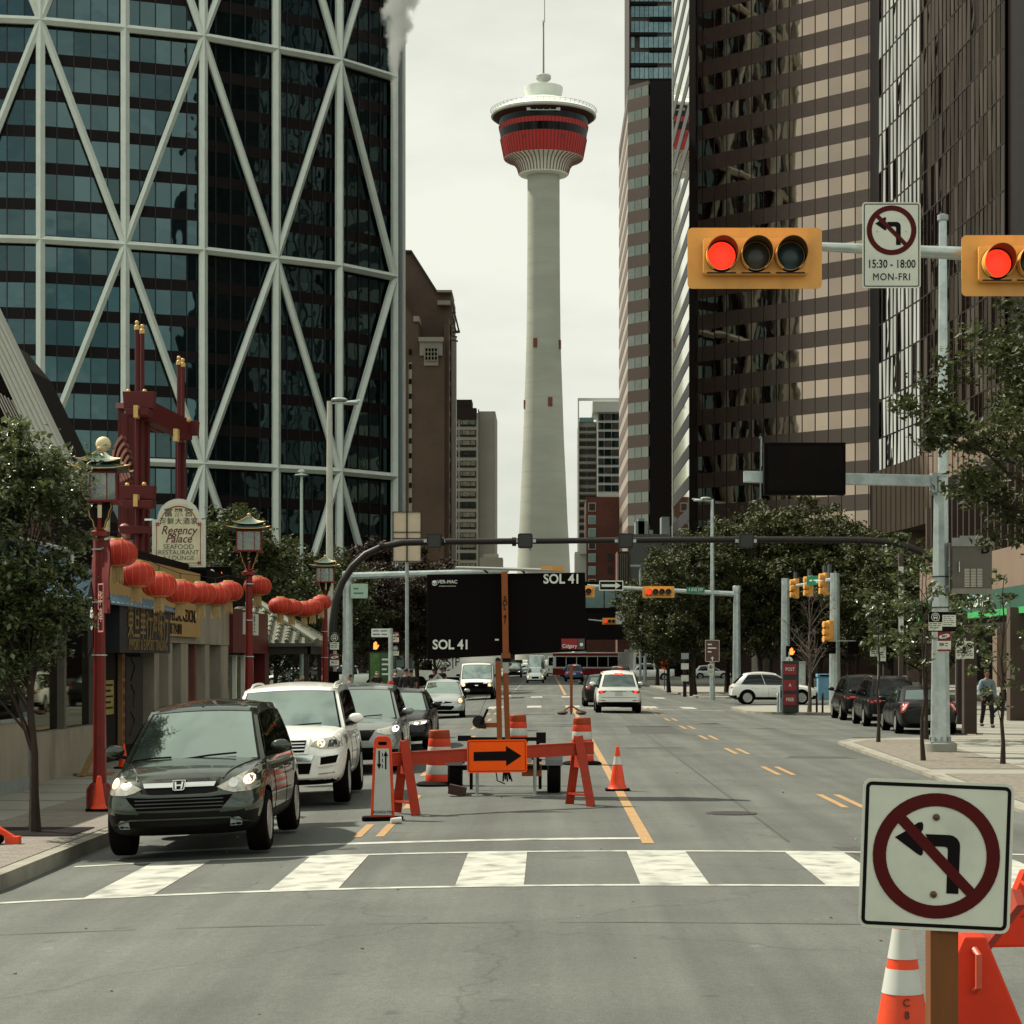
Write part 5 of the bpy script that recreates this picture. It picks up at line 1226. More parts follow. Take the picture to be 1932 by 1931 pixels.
def bus_rear(root):
	M = Matrix.Translation((-6.6, 2.6, 0)) @ Matrix.Rotation(R(-50), 4, 'Z')
	def bb(nm, m, *a, **k):
		b = MB(); b.box(*a); b.v = [tuple(M @ Vector(v)) for v in b.v]; return b.build(nm, m, root, **k)
	r_ = bb('rear_section', P_WHITE, -3.2, 3.0, -1.27, 1.27, .40, 3.02, bevel=.08)
	bb('red_skirt', P_BUSR, -3.21, 2.9, -1.285, 1.285, .38, 1.0); bb('rear_window', GLD, -3.23, -3.19, -1.0, 1.0, 1.7, 2.45); bb('destination_sign', TAILR, -3.24, -3.2, .1, .9, 2.6, 2.85)
	bb('roof_unit', P_WHITE, -2.6, 1.5, -.9, .9, 3.02, 3.35)
	M2 = Matrix.Translation((-4.6, .9, 0)); b = MB()
	for k in range(6): b.box(-4.95 + k*.13, -4.87 + k*.13, -1.2, 1.2, .5, 2.95)
	b.build('bellows', BLACK, root)
for ch in [o for o in bpy.data.objects if o.parent == rs]: bpy.data.objects.remove(ch)
bpy.data.objects.remove(rs)
bus_rear(bs)
def disc_poly(r, n=28, cx=0, cz=0): return [(cx + r*math.cos(2*math.pi*k/n), cz + r*math.sin(2*math.pi*k/n)) for k in range(n)]
def plateobj(name, poly, y0, y1, m, parent, M=None, holes=None):
	b = MB(); b.prism(poly, y0, y1, 'xz')
	if M is not None: b.v = [tuple(M @ Vector(v)) for v in b.v]
	return b.build(name, m, parent, sharp=30)
def no_left_turn(parent, s, y, M=None, cz=0.0):
	"""the ban symbol, radius s, standing in the xz plane at depth y"""
	T = (lambda v: tuple(M @ Vector(v))) if M is not None else (lambda v: tuple(v))
	def fin(b, name, m): b.v = [T((a, bb, c_ + cz)) for a, bb, c_ in b.v]; return b.build(name, m, parent, fix=False)
	t = .095 * s * 2
	st = [(.37, -.59), (.37, .17)] + [(.37 - .17 + .17*math.cos(R(a)), .17 + .17*math.sin(R(a))) for a in (20, 45, 70, 90)] + [(-.18, .34)]
	inn = [(.18, -.59), (.18, .10)] + [(.18 - .05 + .05*math.cos(R(a)), .10 + .05*math.sin(R(a))) for a in (30, 60, 90)] + [(-.10, .15)]
	poly = [(a*s, b*s) for a, b in st] + [(a*s, b*s) for a, b in reversed(inn)]
	b = MB(); b.prism(poly, y - .001, y, 'xz')
	head = [(-.66, .27), (-.50, .37), (-.30, .52), (-.24, .53), (-.22, .49), (-.22, .42), (-.26, .34), (-.18, .16), (-.21, .10), (-.21, .02), (-.24, -.01), (-.30, .02)]
	b.prism([(a*s, c_*s) for a, c_ in head], y - .0012, y, 'xz'); fin(b, 'arrow_symbol', SIGNBLACK)
	b = MB(); n = 48
	O, I = disc_poly(s, n), disc_poly(s*.79, n)
	vs_ = [(a, y - .002, c_) for a, c_ in O] + [(a, y - .002, c_) for a, c_ in I]; b.add(vs_, [(i, (i+1)%n, (i+1)%n+n, i+n) for i in range(n)])
	w_ = .085 * s; q = .80 * s / math.sqrt(2); d = w_ / math.sqrt(2)
	b.add([(-q-d, y-.0022, q-d), (-q+d, y-.0022, q+d), (q+d, y-.0022, -q+d), (q-d, y-.0022, -q-d)], [(0,1,2,3)]); fin(b, 'ban_ring', SIGNRED)
def border(parent, w, h, inset, th, y, m, r=.03, M=None, cz=0):
	O, I = rrect(w - 2*inset, h - 2*inset, r), rrect(w - 2*inset - 2*th, h - 2*inset - 2*th, max(.005, r - th))
	b = MB(); n = len(O); vs_ = [(a, y, c_ + cz) for a, c_ in O] + [(a, y, c_ + cz) for a, c_ in I]
	if M is not None: vs_ = [tuple(M @ Vector(v)) for v in vs_]
	b.add(vs_, [(i, (i+1)%n, (i+1)%n+n, i+n) for i in range(n)]); return b.build('border', m, parent, fix=False)
Y = 8.3; cx = X_(1766, Y); cz = Z_(1614.5, Y)
fs = thing('traffic_sign', 'large square no left turn sign on a brown timber post, nearest at the right', 'traffic sign', (cx, Y, crown(2)))
M = Matrix.Translation((0, 0, cz - crown(2))) @ Matrix.Rotation(R(2.1), 4, 'Y') @ Matrix.Rotation(R(-6), 4, 'Z')
plateobj('sign_plate', rrect(.600, .600, .035, 5), -.004, .0, mat('grey_green_sign_face', (.56, .56, .465), .4, var=.05, scale=5, stain=(.40, .42, .36), stain_amt=.5, stain_scale=6), fs, M)
b = MB(); O, I = rrect(.598, .598, .034, 5), rrect(.585, .585, .03, 5); n = len(O)
border(fs, .60, .60, .012, .0145, -.0055, SIGNBLACK, .025, M)
no_left_turn(fs, .252, -.0055, M)
for z in (.155, -.155):
	b = MB(); b.lathe([(.014, 0), (.014, -.006), (.008, -.010)], 12, (-.005, -.005, z), axis='y'); b.v = [tuple(M @ Vector(v)) for v in b.v]; b.build('bolt', mat('rusty_bolt', (.10, .055, .04), .5, metal=.5), fs)
b = MB(); b.box(-.055, .058, .012, .125, 0, cz - crown(2) + .25); b.v = [(a + .035, c_, d) for a, c_, d in b.v]
b.build('post', mat('timber_post', (.15, .052, .013), .75, var=.25, scale=5, zscale=.15, bump=.003, bscale=30), fs, bevel=.004)
def make_cone(h, base, name, label, bands=((.82, .99, 0), (.62, .74, 0)), letters=None, m=ORANGE, rt=.028, fl=.36):
	t = thing(name, label, 'traffic cone')
	r = lambda z: rt + (base * fl - rt) * (1 - z / h) ** 1.03
	zs = [.035 + (h - .035) * k / 10 for k in range(11)]
	b = MB(); b.lathe([(base*(fl+.06), .03), (base*(fl+.02), .05)] + [(r(z), z) for z in zs[1:]] + [(rt*.7, h + .004), (rt*.5, h - .02)], 28); b.build('cone_body', m, t)
	b = MB(); b.prism([(a, c_) for a, c_ in rrect(base, base, .05)], 0, .035, 'xy'); b.build('base', RUBBER, t)
	for f0, f1, _ in bands:
		z0, z1 = h*f0, h*f1; b = MB(); b.lathe([(r(z0 + (z1-z0)*k/4) + .003, z0 + (z1-z0)*k/4) for k in range(5)], 28)
		o = b.build('reflective_band', REFLW, t)
	if letters:
		for ch_, z, in letters:
			q = math.atan2(base*fl - rt, h); MM = Matrix.Rotation(-q, 3, 'X')
			text_obj('stencil_letter', ch_, .050, mat('cone_stencil', (.09, .025, .02), .7), t, (-.01, -r(z) - .004, z), MM, bold=.01)
	return t
k = make_cone(.93, .42, 'traffic_cone', 'tall orange cone with two white bands beside the timber post, nearest', bands=((.84, .985, 0), (.67, .79, 0)), rt=.042, fl=.485, letters=(('C', .59), ('8', .535), ('C', .48)))
k.location = (X_(1703, 9.5), 9.5, crown(1.6)); k.rotation_euler = (0, 0, R(5))
k2 = make_cone(.72, .40, 'traffic_cone', 'orange cone with one white band standing on the orange line', bands=((.60, .78, 0),)); k2.location = (X_(1165, 34.0), 34.0, crown(1.2))
bq = thing('plastic_barricade', 'orange plastic barricade panels behind the timber post at the right edge', 'barricade', (2.1, 9.9, crown(2.2)))
ORP = mat('orange_barricade_plastic', (.60, .030, .005), .42, spec=.3, var=.12, scale=3, stain=(.30, .03, .012), stain_amt=.5, stain_scale=2)
Y = 9.9; g0 = Vector(bq.location)
def pp(x, y, Yq=9.9): return (X_(x, Yq) - g0.x, Z_(y, Yq) - g0.z)
b = MB(); b.prism([pp(1800, 1790), pp(1812, 1762), pp(1852, 1762), pp(1935, 1960), pp(1960, 2060), pp(1780, 2060), pp(1795, 1850)], -.10, .06, 'xz'); b.build('leg_panel', ORP, bq, bevel=.012)
b = MB(); pts = [pp(1834, 1785), pp(1834, 1862)]
b.tube([(pts[0][0]-.012, -.11, pts[0][1]), (pts[0][0], -.15, pts[0][1]-.02), (pts[1][0], -.15, pts[1][1]+.02), (pts[1][0]-.012, -.11, pts[1][1])], .016, 8); b.build('handle', mat('orange_handle', (.50, .09, .05), .4), bq)
b = MB(); b.prism([pp(1842, 1773, 10.3), pp(1900, 1700, 10.3), pp(1925, 1640, 10.3), pp(2000, 1640, 10.3), pp(2000, 1782, 10.3), pp(1870, 1784, 10.3)], .32, .42, 'xz'); b.build('back_panel', ORP, bq, bevel=.012)
b = MB(); p0 = pp(1850, 1790, 10.0); p1 = pp(1918, 1690, 9.7); b.beam((p0[0], .12, p0[1]), (p1[0], -.25, p1[1]), .045, .085); b.build('hinge_arm', mat('orange_arm', (.42, .07, .045), .5), bq)
b = MB(); b.tube([(p1[0]+.012, -.25, p1[1]+.07), (p1[0]+.03, -.28, p1[1]+.05), (p1[0]+.03, -.28, p1[1]-.07), (p1[0]+.01, -.25, p1[1]-.09)], .010, 8); b.build('handle', ORP, bq)
bc = thing('wooden_barricade', 'red orange beam barricade on two A frames carrying an orange arrow sign', 'barricade', (-.45, 29.9, crown(-.45)))
zc0 = crown(-.45)
LA, RA = Vector((X_(766, 29.2), 29.2, crown(-2)+.02)), Vector((X_(1094, 30.6), 30.6, crown(.5)))
BT = .98
def aframe(p, parent, dirn):
	for dx, yy in ((.16, -.30), (-.15, .30)):
		b = MB(); top = p + Vector((-.02, .0, 1.02)); b.beam(p + Vector((dx, yy, 0)), top + Vector((0, -.05 if yy < 0 else .05, 0)), .13, .045, up=(0, 1, .2)); part(b, 'leg', ORANGEW, parent)
	b = MB(); b.beam(p + Vector((.155, -.24, .16)), p + Vector((-.135, .24, .16)), .09, .03); part(b, 'crosspiece', ORANGEW, parent)
	b = MB(); b.beam(p + Vector((.05, -.11, .66)), p + Vector((-.03, .11, .66)), .12, .20); part(b, 'gusset', ORANGEW, parent)
aframe(LA, bc, 1); aframe(RA, bc, -1)
e0 = Vector((X_(733, 29.1), 29.1, Z_(1433, 29.1))); e1 = Vector((X_(1119, 30.7), 30.7, Z_(1411, 30.7)))
b = MB(); b.beam(e0, e1, .05, .19); part(b, 'beam', ORANGEW, bc, bevel=.006)
b = MB();
for dz in (.085, -.085): b.beam(e0 + Vector((0, -.03, dz)), e1 + Vector((0, -.03, dz)), .02, .018)
part(b, 'beam_flange', ORANGEW, bc)
Y = 29.75; sx, sz = X_(938, Y), Z_(1426, Y)
Ms = Matrix.Translation(Vector((sx, Y - .10, sz)) - Vector(bc.location)) @ Matrix.Rotation(R(-.8), 4, 'Y')
W_, H_ = 113 * Y / FOC, 62 * Y / FOC
plateobj('arrow_sign', rrect(W_, H_, .04), -.012, 0, ORSIGN, bc, Ms)
border(bc, W_, H_, .018, .012, -.0135, mat('dark_orange_border', (.22, .02, .008), .5), .03, Ms)
aw = [(-.335, -.065), (.13, -.065), (.13, -.145), (.355, .0), (.13, .145), (.13, .07), (-.335, .065)]
plateobj('arrow_symbol', aw, -.0145, -.012, SIGNBLACK, bc, Ms)
Y = 28.3; vp = thing('lane_divider_panel', 'narrow white panel with two lane arrows in an orange frame on a black foot', 'traffic panel', (X_(722, Y), Y, crown(X_(722, Y))))
b = MB(); b.prism([(-.165, .045), (.165, .045), (.12, 1.08), (.10, 1.13), (.06, 1.155), (-.06, 1.155), (-.10, 1.13), (-.12, 1.08)], -.03, .03, 'xz'); b.build('frame', ORANGE, vp, bevel=.01)
b = MB(); b.prism([(-.125, .075), (.125, .075), (.088, .985), (-.088, .985)], -.036, -.031, 'xz'); b.build('white_face', REFLW, vp)
b = MB(); b.prism(rrect(.12, .045, .02), -.034, -.031, 'xz'); b.v = [(a, c_, d + 1.055) for a, c_, d in b.v]; b.build('hand_slot', BLACKMAT, vp)
b = MB()
for x, up_ in ((-.045, -1), (.045, 1)):
	z0, z1 = .70, .955; xs_ = x
	hz = z1 if up_ > 0 else z0
	b.prism([(xs_-.011, z0 + (.05 if up_ < 0 else 0)), (xs_+.011, z0 + (.05 if up_ < 0 else 0)), (xs_+.011, z1 - (.05 if up_ > 0 else 0)), (xs_-.011, z1 - (.05 if up_ > 0 else 0))], -.039, -.036, 'xz')
	b.prism([(xs_-.033, hz - up_*.075), (xs_+.033, hz - up_*.075), (xs_, hz)] if up_ > 0 else [(xs_-.033, hz + .075), (xs_, hz), (xs_+.033, hz + .075)], -.0392, -.036, 'xz')
for z in (.74, .82, .90): b.box(-.007, .005, -.039, -.036, z - .025, z + .025)
b.build('lane_arrows', SIGNBLACK, vp)
text_obj('stencil_text', 'ROADS-TFD', .050, SIGNBLACK, vp, (.01, -.038, .115), bold=.006)
b = MB(); b.prism(rrect(.56, .30, .08), 0, .055, 'xy'); b.build('rubber_foot', RUBBER, vp, bevel=.01)
def make_barrel(label):
	t = thing('traffic_barrel', label, 'traffic barrel', group='striped traffic barrels')
	ob = mat('barrel_brown_orange', (.30, .04, .007), .5, var=.1, scale=4); oo = mat('barrel_orange', (.64, .050, .018), .45, var=.08, scale=4)
	zs = [.06, .20, .36, .52, .68, .82, .96]; col = [oo, REFLW, oo, REFLW, oo, ob]
	for i in range(6):
		r0, r1 = .245 - .012*i, .245 - .012*(i+1) + .004
		b = MB(); b.lathe([(r0, zs[i]), (r0 + .004, zs[i] + .01), (r1, zs[i+1] - .006), (r1 - .008, zs[i+1])], 28); b.build('stripe_band', col[i], t)
	b = MB(); b.lathe([(.172, .955), (.165, .968), (.02, .97)], 28); b.build('lid', ob, t)
	b = MB(); b.lathe([(.40, 0), (.41, .03), (.36, .06), (.26, .075)], 24); b.build('rubber_base', RUBBER, t); return t
b1 = make_barrel('striped barrel left of the trailer, before the black saloon'); b1.location = (X_(829, 36), 36.0, crown(X_(829, 36)))
dup(b1, (X_(1098, 42.5), 42.5, crown(.7)), R(40), 'striped barrel behind the right end of the beam barricade')
dup(b1, (X_(977, 45), 45.0, crown(-.6)), R(80), 'striped barrel half hidden behind the trailer mast')
Y0 = 33.6; tl = thing('message_board_trailer', 'black variable message board turned off on a trailer with an orange mast', 'message board', (X_(952, Y0), Y0, crown(-.7)))
zt0 = crown(-.7)
MAST = mat('orange_mast', (.23, .058, .009), .5, var=.12, scale=4, stain=(.16, .05, .02), stain_amt=.5, stain_scale=3)
def wbx(root, name, m, xa, xb, ya, yb, Yq, d0=-.05, d1=.05, **k): b = MB(); b.box(X_(xa, Yq), X_(xb, Yq), Yq + d0, Yq + d1, Z_(yb, Yq), Z_(ya, Yq)); return part(b, name, m, root, **k)
Yb = 33.2
VB = mat('board_black', (.0025, .001, .0008), .8, var=.1, spec=.1)
b = MB(); b.prism([(X_(806, Yb), Z_(1244, Yb)), (X_(1107, Yb), Z_(1228, Yb)), (X_(1104, Yb), Z_(1080, Yb)), (X_(805, Yb), Z_(1084, Yb))], Yb, Yb + .28, 'xz')
board = part(b, 'display_board', VB, tl, bevel=.012)
LW = mat('board_lettering', (.62, .64, .56), .5, var=.03)
def btxt(s, x, y, hpx, Yq, m=LW, root=tl, **k):
	return text_obj('lettering', s, hpx / .70 * Yq / FOC, m, root, Vector((X_(x, Yq), Yq - .012, Z_(y, Yq))) - wm(root).translation, **k)
btxt('SOL 41', 1060, 1093, 17.5, Yb, bold=.024, sx=.92); btxt('SOL 41', 851, 1217, 17.5, Yb, bold=.024, sx=.92)
btxt('VER-MAC', 844, 1098, 6.4, Yb, bold=.012, sx=1.0); btxt('A LEADER AND BEYOND', 844, 1106, 2.0, Yb, sx=1.0)
b = MB(); b.lathe([(5.2*Yb/FOC, 0), (5.2*Yb/FOC, -.006)], 20, (X_(820, Yb), Yb - .002, Z_(1100, Yb)), axis='y'); part(b, 'round_logo', LW, tl)
b = MB(); b.beam((X_(815, Yb), Yb - .010, Z_(1099, Yb)), (X_(821, Yb), Yb - .010, Z_(1103, Yb)), .008, .02, up=(0,1,0)); b.beam((X_(821, Yb), Yb - .0105, Z_(1103, Yb)), (X_(826, Yb), Yb - .0105, Z_(1096, Yb)), .008, .02, up=(0,1,0)); part(b, 'round_logo_mark', VB, tl)
wbx(tl, 'red_sticker', mat('sticker_red', (.22, .012, .014), .5), 1059, 1090, 1205, 1225, Yb, -.008, 0); wbx(tl, 'grey_sticker', mat('sticker_grey', (.075, .06, .055), .5), 1091, 1103, 1205, 1225, Yb, -.008, 0)
btxt('Calgary', 1074.5, 1219, 6.6, Yb - .01, bold=.008, sx=.98)
b = MB(); b.lathe([(.028, 0), (.028, -.004)], 14, (X_(1097, Yb), Yb - .009, Z_(1216, Yb)), axis='y'); part(b, 'sticker_crest', LW, tl)
wbx(tl, 'small_label', LW, 934, 941, 1205.5, 1208.5, Yb, -.008, 0)
wbx(tl, 'amber_beacon', mat('amber_beacon', (.55, .25, .06), .3), 1020, 1064, 1068, 1078, Yb + .1, .0, .18)
b = MB(); b.obox((X_(951, Yb), Yb + .3, Z_(1072, Yb)), (186*Yb/FOC, .75, .035), Matrix.Rotation(R(1.5), 3, 'Y') @ Matrix.Rotation(R(4), 3, 'X')); part(b, 'solar_panel', mat('solar_panel_edge', (.20, .20, .18), .4), tl)
b = MB();
for x in (920, 990): b.beam((X_(x, Yb), Yb + .2, Z_(1080, Yb)), (X_(x - 8, Yb), Yb + .2, Z_(1074, Yb)), .03, .03)
part(b, 'panel_bracket', DARKMETAL, tl)
b = MB(); b.beam((X_(952, Yb), Yb - .09, Z_(1079, Yb)), (X_(954.5, Yb), Yb - .09, Z_(1236, Yb)), .10, .10, up=(0,1,0)); part(b, 'mast_upper', MAST, tl, bevel=.008)
b = MB(); b.box(X_(946, Yb), X_(963, Yb), Yb - .16, Yb - .02, Z_(1242, Yb), Z_(1232, Yb)); part(b, 'mast_clamp', MAST, tl)
b = MB(); b.box(X_(948, Yb), X_(962, Yb), Yb - .13, Yb, Z_(1249, Yb), Z_(1242, Yb)); part(b, 'mast_gap', BLACK, tl)
b = MB(); b.box(X_(949, Yb), X_(960, Yb), Yb - .12, Yb - .02, Z_(1270, Yb), Z_(1249, Yb)); part(b, 'mast_sleeve', mat('sleeve_grey', (.38, .35, .29), .5), tl)
b = MB(); b.beam((X_(954, Yb), Yb - .07, Z_(1270, Yb)), (X_(958, Yb), Yb - .07, Z_(1395, Yb)), .085, .085, up=(0,1,0)); part(b, 'mast_lower', MAST, tl, bevel=.006)
b = MB(); b.beam((X_(940, Yb), Yb - .13, Z_(1247, Yb)), (X_(943, Yb), Yb - .13, Z_(1395, Yb)), .085, .085, up=(0,1,0)); part(b, 'lift_post', MAST, tl, bevel=.006)
b = MB(); b.lathe([(.045, -.04), (.045, .04)], 14, (X_(940, Yb), Yb - .13, Z_(1246, Yb)), axis='y'); part(b, 'pulley', DARKMETAL, tl)
b = MB()
for i, ch_ in enumerate('SOL 41'):
	if ch_ != ' ': text_obj('mast_letter', ch_, .105, SIGNBLACK, tl, Vector((X_(953, Yb), Yb - .145, Z_(1130 + i * 8.6, Yb))) - tl.location, bold=.015)
b = MB(); b.tube([(X_(931, Yb), Yb - .2, Z_(1285, Yb)), (X_(904, Yb), Yb - .2, Z_(1352, Yb))], .004, 4); part(b, 'winch_cable', BLACK, tl)
b = MB(); b.box(X_(912, Yb), X_(942, Yb), Yb - .16, Yb - .08, Z_(1372, Yb), Z_(1363, Yb)); part(b, 'winch_arm', MAST, tl)
b = MB(); b.lathe([(.10, -.05), (.10, .05)], 16, (X_(904, Yb), Yb - .2, Z_(1361, Yb)), axis='y'); b.box(X_(903, Yb), X_(918, Yb), Yb - .24, Yb - .12, Z_(1374, Yb), Z_(1366, Yb)); part(b, 'winch', DARKMETAL, tl)
b = MB(); b.tube([(X_(908, Yb), Yb - .27, Z_(1366, Yb)), (X_(921, Yb), Yb - .27, Z_(1337, Yb))], .02, 6); part(b, 'winch_handle', BLACK, tl)
b = MB(); b.box(X_(878, Y0), X_(1030, Y0), Y0 - .45, Y0 - .37, Z_(1396, Y0), Z_(1389, Y0)); b.box(X_(866, Y0), X_(890, Y0), Y0 - .5, Y0 - .35, Z_(1396, Y0), Z_(1386, Y0)); b.box(X_(1012, Y0), X_(1030, Y0), Y0 - .5, Y0 - .35, Z_(1400, Y0), Z_(1380, Y0))
b.box(X_(884, Y0), X_(890, Y0), Y0 - .45, Y0 - .35, Z_(1450, Y0), Z_(1396, Y0)); b.box(X_(1012, Y0), X_(1018, Y0), Y0 - .45, Y0 - .35, Z_(1450, Y0), Z_(1396, Y0)); part(b, 'frame', BLACK, tl)
b = MB(); b.box(X_(870, Y0), X_(1050, Y0), Y0 - .06, Y0 + .06, .36, .44); b.box(X_(880, Y0), X_(1020, Y0), Y0 - .5, Y0 - .42, .42 + zt0, .47 + zt0); part(b, 'axle_beam', BLACK, tl)
b = MB(); b.box(X_(985, Y0), X_(1022, Y0), Y0 - .4, Y0 + .5, Z_(1462, Y0), Z_(1440, Y0)); part(b, 'battery_box', MAST, tl)
b = MB(); b.box(X_(985, Y0), X_(1003, Y0), Y0 - .4, Y0 - .2, Z_(1437, Y0), Z_(1415, Y0)); part(b, 'control_box', mat('control_box_grey', (.30, .29, .25), .5), tl)
for x in (859, 1045):
	b = MB(); xc = X_(x, Y0); b.lathe([(.17, -.10), (.30, -.11), (.335, -.08), (.34, .0), (.335, .08), (.30, .11), (.17, .10)], 28, (xc, Y0, .335 + zt0), axis='x'); wl = part(b, 'wheel', RUBBER, tl)
	b = MB()
	pts = [(.38*math.cos(R(a)), .38*math.sin(R(a))) for a in range(20, 161, 14)]; pi_ = [(.365*math.cos(R(a)), .365*math.sin(R(a))) for a in range(160, 19, -14)]
	b.prism([(Y0 + a, .335 + zt0 + c_) for a, c_ in pts + pi_], xc - .14, xc + .14, 'yz'); part(b, 'mudguard', mat('mudguard', (.05, .055, .055), .3, coat=.5), tl)
for x, yb_ in ((900, 1500), (1009, 1497)):
	b = MB(); xx = X_(x, 32.9); b.tube([(xx, 32.9, zt0 + .01), (xx, 32.9, .62)], .027, 10); b.lathe([(.10, 0), (.10, .02)], 14, (xx, 32.9, zt0 - .005)); part(b, 'jack_leg', GALVD, tl)
for x in (889, 1019):
	b = MB(); xx = X_(x, 34.5); b.tube([(xx, 34.5, zt0), (xx, 34.5, .5)], .03, 8); part(b, 'rear_jack', BLACK, tl)
b = MB(); xx = X_(953, 32.6); b.box(xx - .10, xx + .12, 32.5, 32.62, .52, .64); b.tube([(xx - .03, 32.5, .60), (xx - .15, 32.5, .45), (xx - .12, 32.5, .25), (xx, 32.5, .20)], .010, 6)
for k in range(5): b.tube([(xx - .05 + .03*k, 32.5, .55), (xx - .02 + .02*k, 32.48, .40), (xx - .03 + .035*k, 32.5, .24 + .03*(k % 2))], .013, 6)
part(b, 'tow_coupling', BLACK, tl)
b = MB(); b.obox((X_(863, 33.0), 33.0, zt0 + .08), (.28, .2, .15), Matrix.Rotation(R(12), 3, 'Y')); part(b, 'wheel_chock', mat('chock_brown', (.05, .025, .018), .8), tl)
st_ = thing('portable_sign_stand', 'orange upright on a tripod stand by the centre line beyond the barrels', 'sign stand', (X_(1078, 81), 81.0, crown(1)))
b = MB(); b.box(-.055, .055, -.04, .04, .1, 1.95); b.build('upright', MAST, st_)
b = MB()
for a in (200, 340, 90, 160, 20): b.beam((0, 0, .36), (.55*math.cos(R(a)), .55*math.sin(R(a)), .03), .07, .05)
b.build('leg', MAST, st_)
for dx in (-.35, .38): b = MB(); b.ball((dx, -.12, .09), .22, 12, 6, sz=.4); b.build('sandbag', mat('sandbag', (.10, .075, .06), .9), st_)
wsn = thing('diamond_work_sign', 'small orange diamond sign on a stand behind the white pickup truck', 'traffic sign', (X_(1254, 150), 150, 0))
b = MB(); b.prism([(0, 1.35), (.45, 1.8), (0, 2.25), (-.45, 1.8)], -.03, 0, 'xz'); b.build('sign_plate', ORSIGN, wsn); b = MB(); b.tube([(0, .02, 0), (0, .02, 1.8)], .03, 6); b.build('post', DARKMETAL, wsn)
pc = thing('plastic_cup', 'crushed clear plastic cup lying on the road before the lane panel', 'cup', (X_(747, 27.6), 27.6, crown(-2) + .045), R(20))
b = MB(); b.lathe([(.035, -.07), (.05, .07), (.047, .07), (.033, -.068)], 14, (0, 0, 0), axis='x'); b.build('cup_wall', mat('clear_cup', (.50, .50, .46), .3), pc)
RL = mat('red_signal_lens', (1.0, .030, .012), .5, emit=1.0)
DL = mat('dark_amber_lens', (.055, .045, .035), .25, var=.2); DG = mat('dark_green_lens', (.030, .050, .052), .25, var=.2)
def signal_h(root, cx, cz, Yq, s, n=3, cols=None, back=True, lens_r=.15, tagp=''):
	"""horizontal signal head in world coordinates; s = lens pitch"""
	cols = cols or [RL, DL, DG, DG]
	w_ = s * n + .02;
	M = Matrix.Translation((cx, Yq, cz))
	def fin(b, nm, m, par, **k): b.v = [tuple(M @ Vector(v)) for v in b.v]; return part(b, nm, m, par, **k)
	if back:
		b = MB(); b.prism(rrect(w_ + .30, s + .30 - .03, .05, 5), 0, .012, 'xz'); bp_ = fin(b, 'backplate', YELSIG, root)
	b = MB(); b.prism(rrect(w_, s * 1.03, .03), -.12, -.001, 'xz'); hs = fin(b, 'housing', YELSIG, root, bevel=.008)
	for i in range(n):
		x = (i - (n - 1) / 2) * s
		b = MB(); b.lathe([(lens_r, -.118), (lens_r*.8, -.135), (lens_r*.4, -.145), (.001, -.148)], 28, (x, 0, 0), axis='y'); fin(b, 'lens', cols[i], hs)
		b = MB(); O, I = disc_poly(lens_r*1.16, 32, x), disc_poly(lens_r*1.02, 32, x); vs_ = [(a, -.1215, c_) for a, c_ in O] + [(a, -.1215, c_) for a, c_ in I]; b.add(vs_, [(k, (k+1)%32, (k+1)%32+32, k+32) for k in range(32)]); fin(b, 'lens_rim', BLACKMAT, hs, fix=False)
		b = MB(); rv = lens_r * 1.13; vs_ = [];
		K = 28
		for k in range(K + 1):
			a = R(-60 + 300 * k / K); ln = .10 + .17 * (1 + math.sin(a)) / 2
			for rr, yy in ((rv, -.12), (rv, -.12 - ln), (rv - .006, -.12 - ln), (rv - .006, -.12)): vs_.append((x + rr*math.cos(a), yy, rr*math.sin(a)))
		fs_ = []
		for k in range(K):
			for q in range(3): fs_.append((4*k+q, 4*k+q+1, 4*k+q+5, 4*k+q+4))
		b.add(vs_, fs_, 0, True); b.m = [1 if i % 3 == 2 else 0 for i in range(len(b.m))]; fin(b, 'visor', [YELSIG, mat('visor_inside', (.10, .045, .012), .6)], hs, sharp=50)
		b = MB(); b.tube([(x - s*.42, -.125, -s*.49), (x + s*.42, -.125, -s*.49)], .008, 5); fin(b, 'hinge', DARKMETAL, hs)
	return hs
Ys = 21.0
s1 = thing('traffic_signal', 'horizontal yellow traffic light lit red, left of the no left turn sign on the arm', 'traffic light', (X_(1424, Ys), Ys, Z_(492, Ys)), group='near traffic lights on the arm')
W1 = 248 * Ys / FOC; pit = 64.7 * Ys / FOC
def near_signal(root, xc, yc, n=3):
	cx_, cz_ = X_(xc, Ys), Z_(yc, Ys); hs = signal_h(root, cx_, cz_ + .01, Ys, pit, n, lens_r=.142)
	return hs
near_signal(s1, 1424, 489)
s2 = thing('traffic_signal', 'horizontal yellow traffic light lit red, cut off by the right edge of the photo', 'traffic light', (X_(1941, Ys), Ys, Z_(506, Ys)), group='near traffic lights on the arm')
near_signal(s2, 1941, 503); s2.rotation_euler = (0, 0, 0)
arm = thing('signal_mast', 'long grey signal arm reaching in from the right edge with its post', 'signal pole', (X_(2180, Ys + .25), Ys + .25, 0))
b = MB(); b.tube([(X_(1545, Ys+.2), Ys + .2, Z_(458, Ys)), (X_(1810, Ys+.2), Ys + .22, Z_(470, Ys)), (X_(2180, Ys+.25), Ys + .25, Z_(486, Ys))], [.045, .068, .10], 12); part(b, 'arm', GALV, arm)
b = MB(); b.tube([(X_(2180, Ys+.25), Ys + .25, 0), (X_(2180, Ys+.25), Ys + .25, Z_(440, Ys))], [.16, .12], 12); part(b, 'post', GALV, arm)
for xx in (1424, 1941):
	b = MB(); b.box(X_(xx, Ys) - .05, X_(xx, Ys) + .05, Ys + .005, Ys + .2, Z_(500, Ys), Z_(455, Ys)); part(b, 'bracket', GALVD, arm)
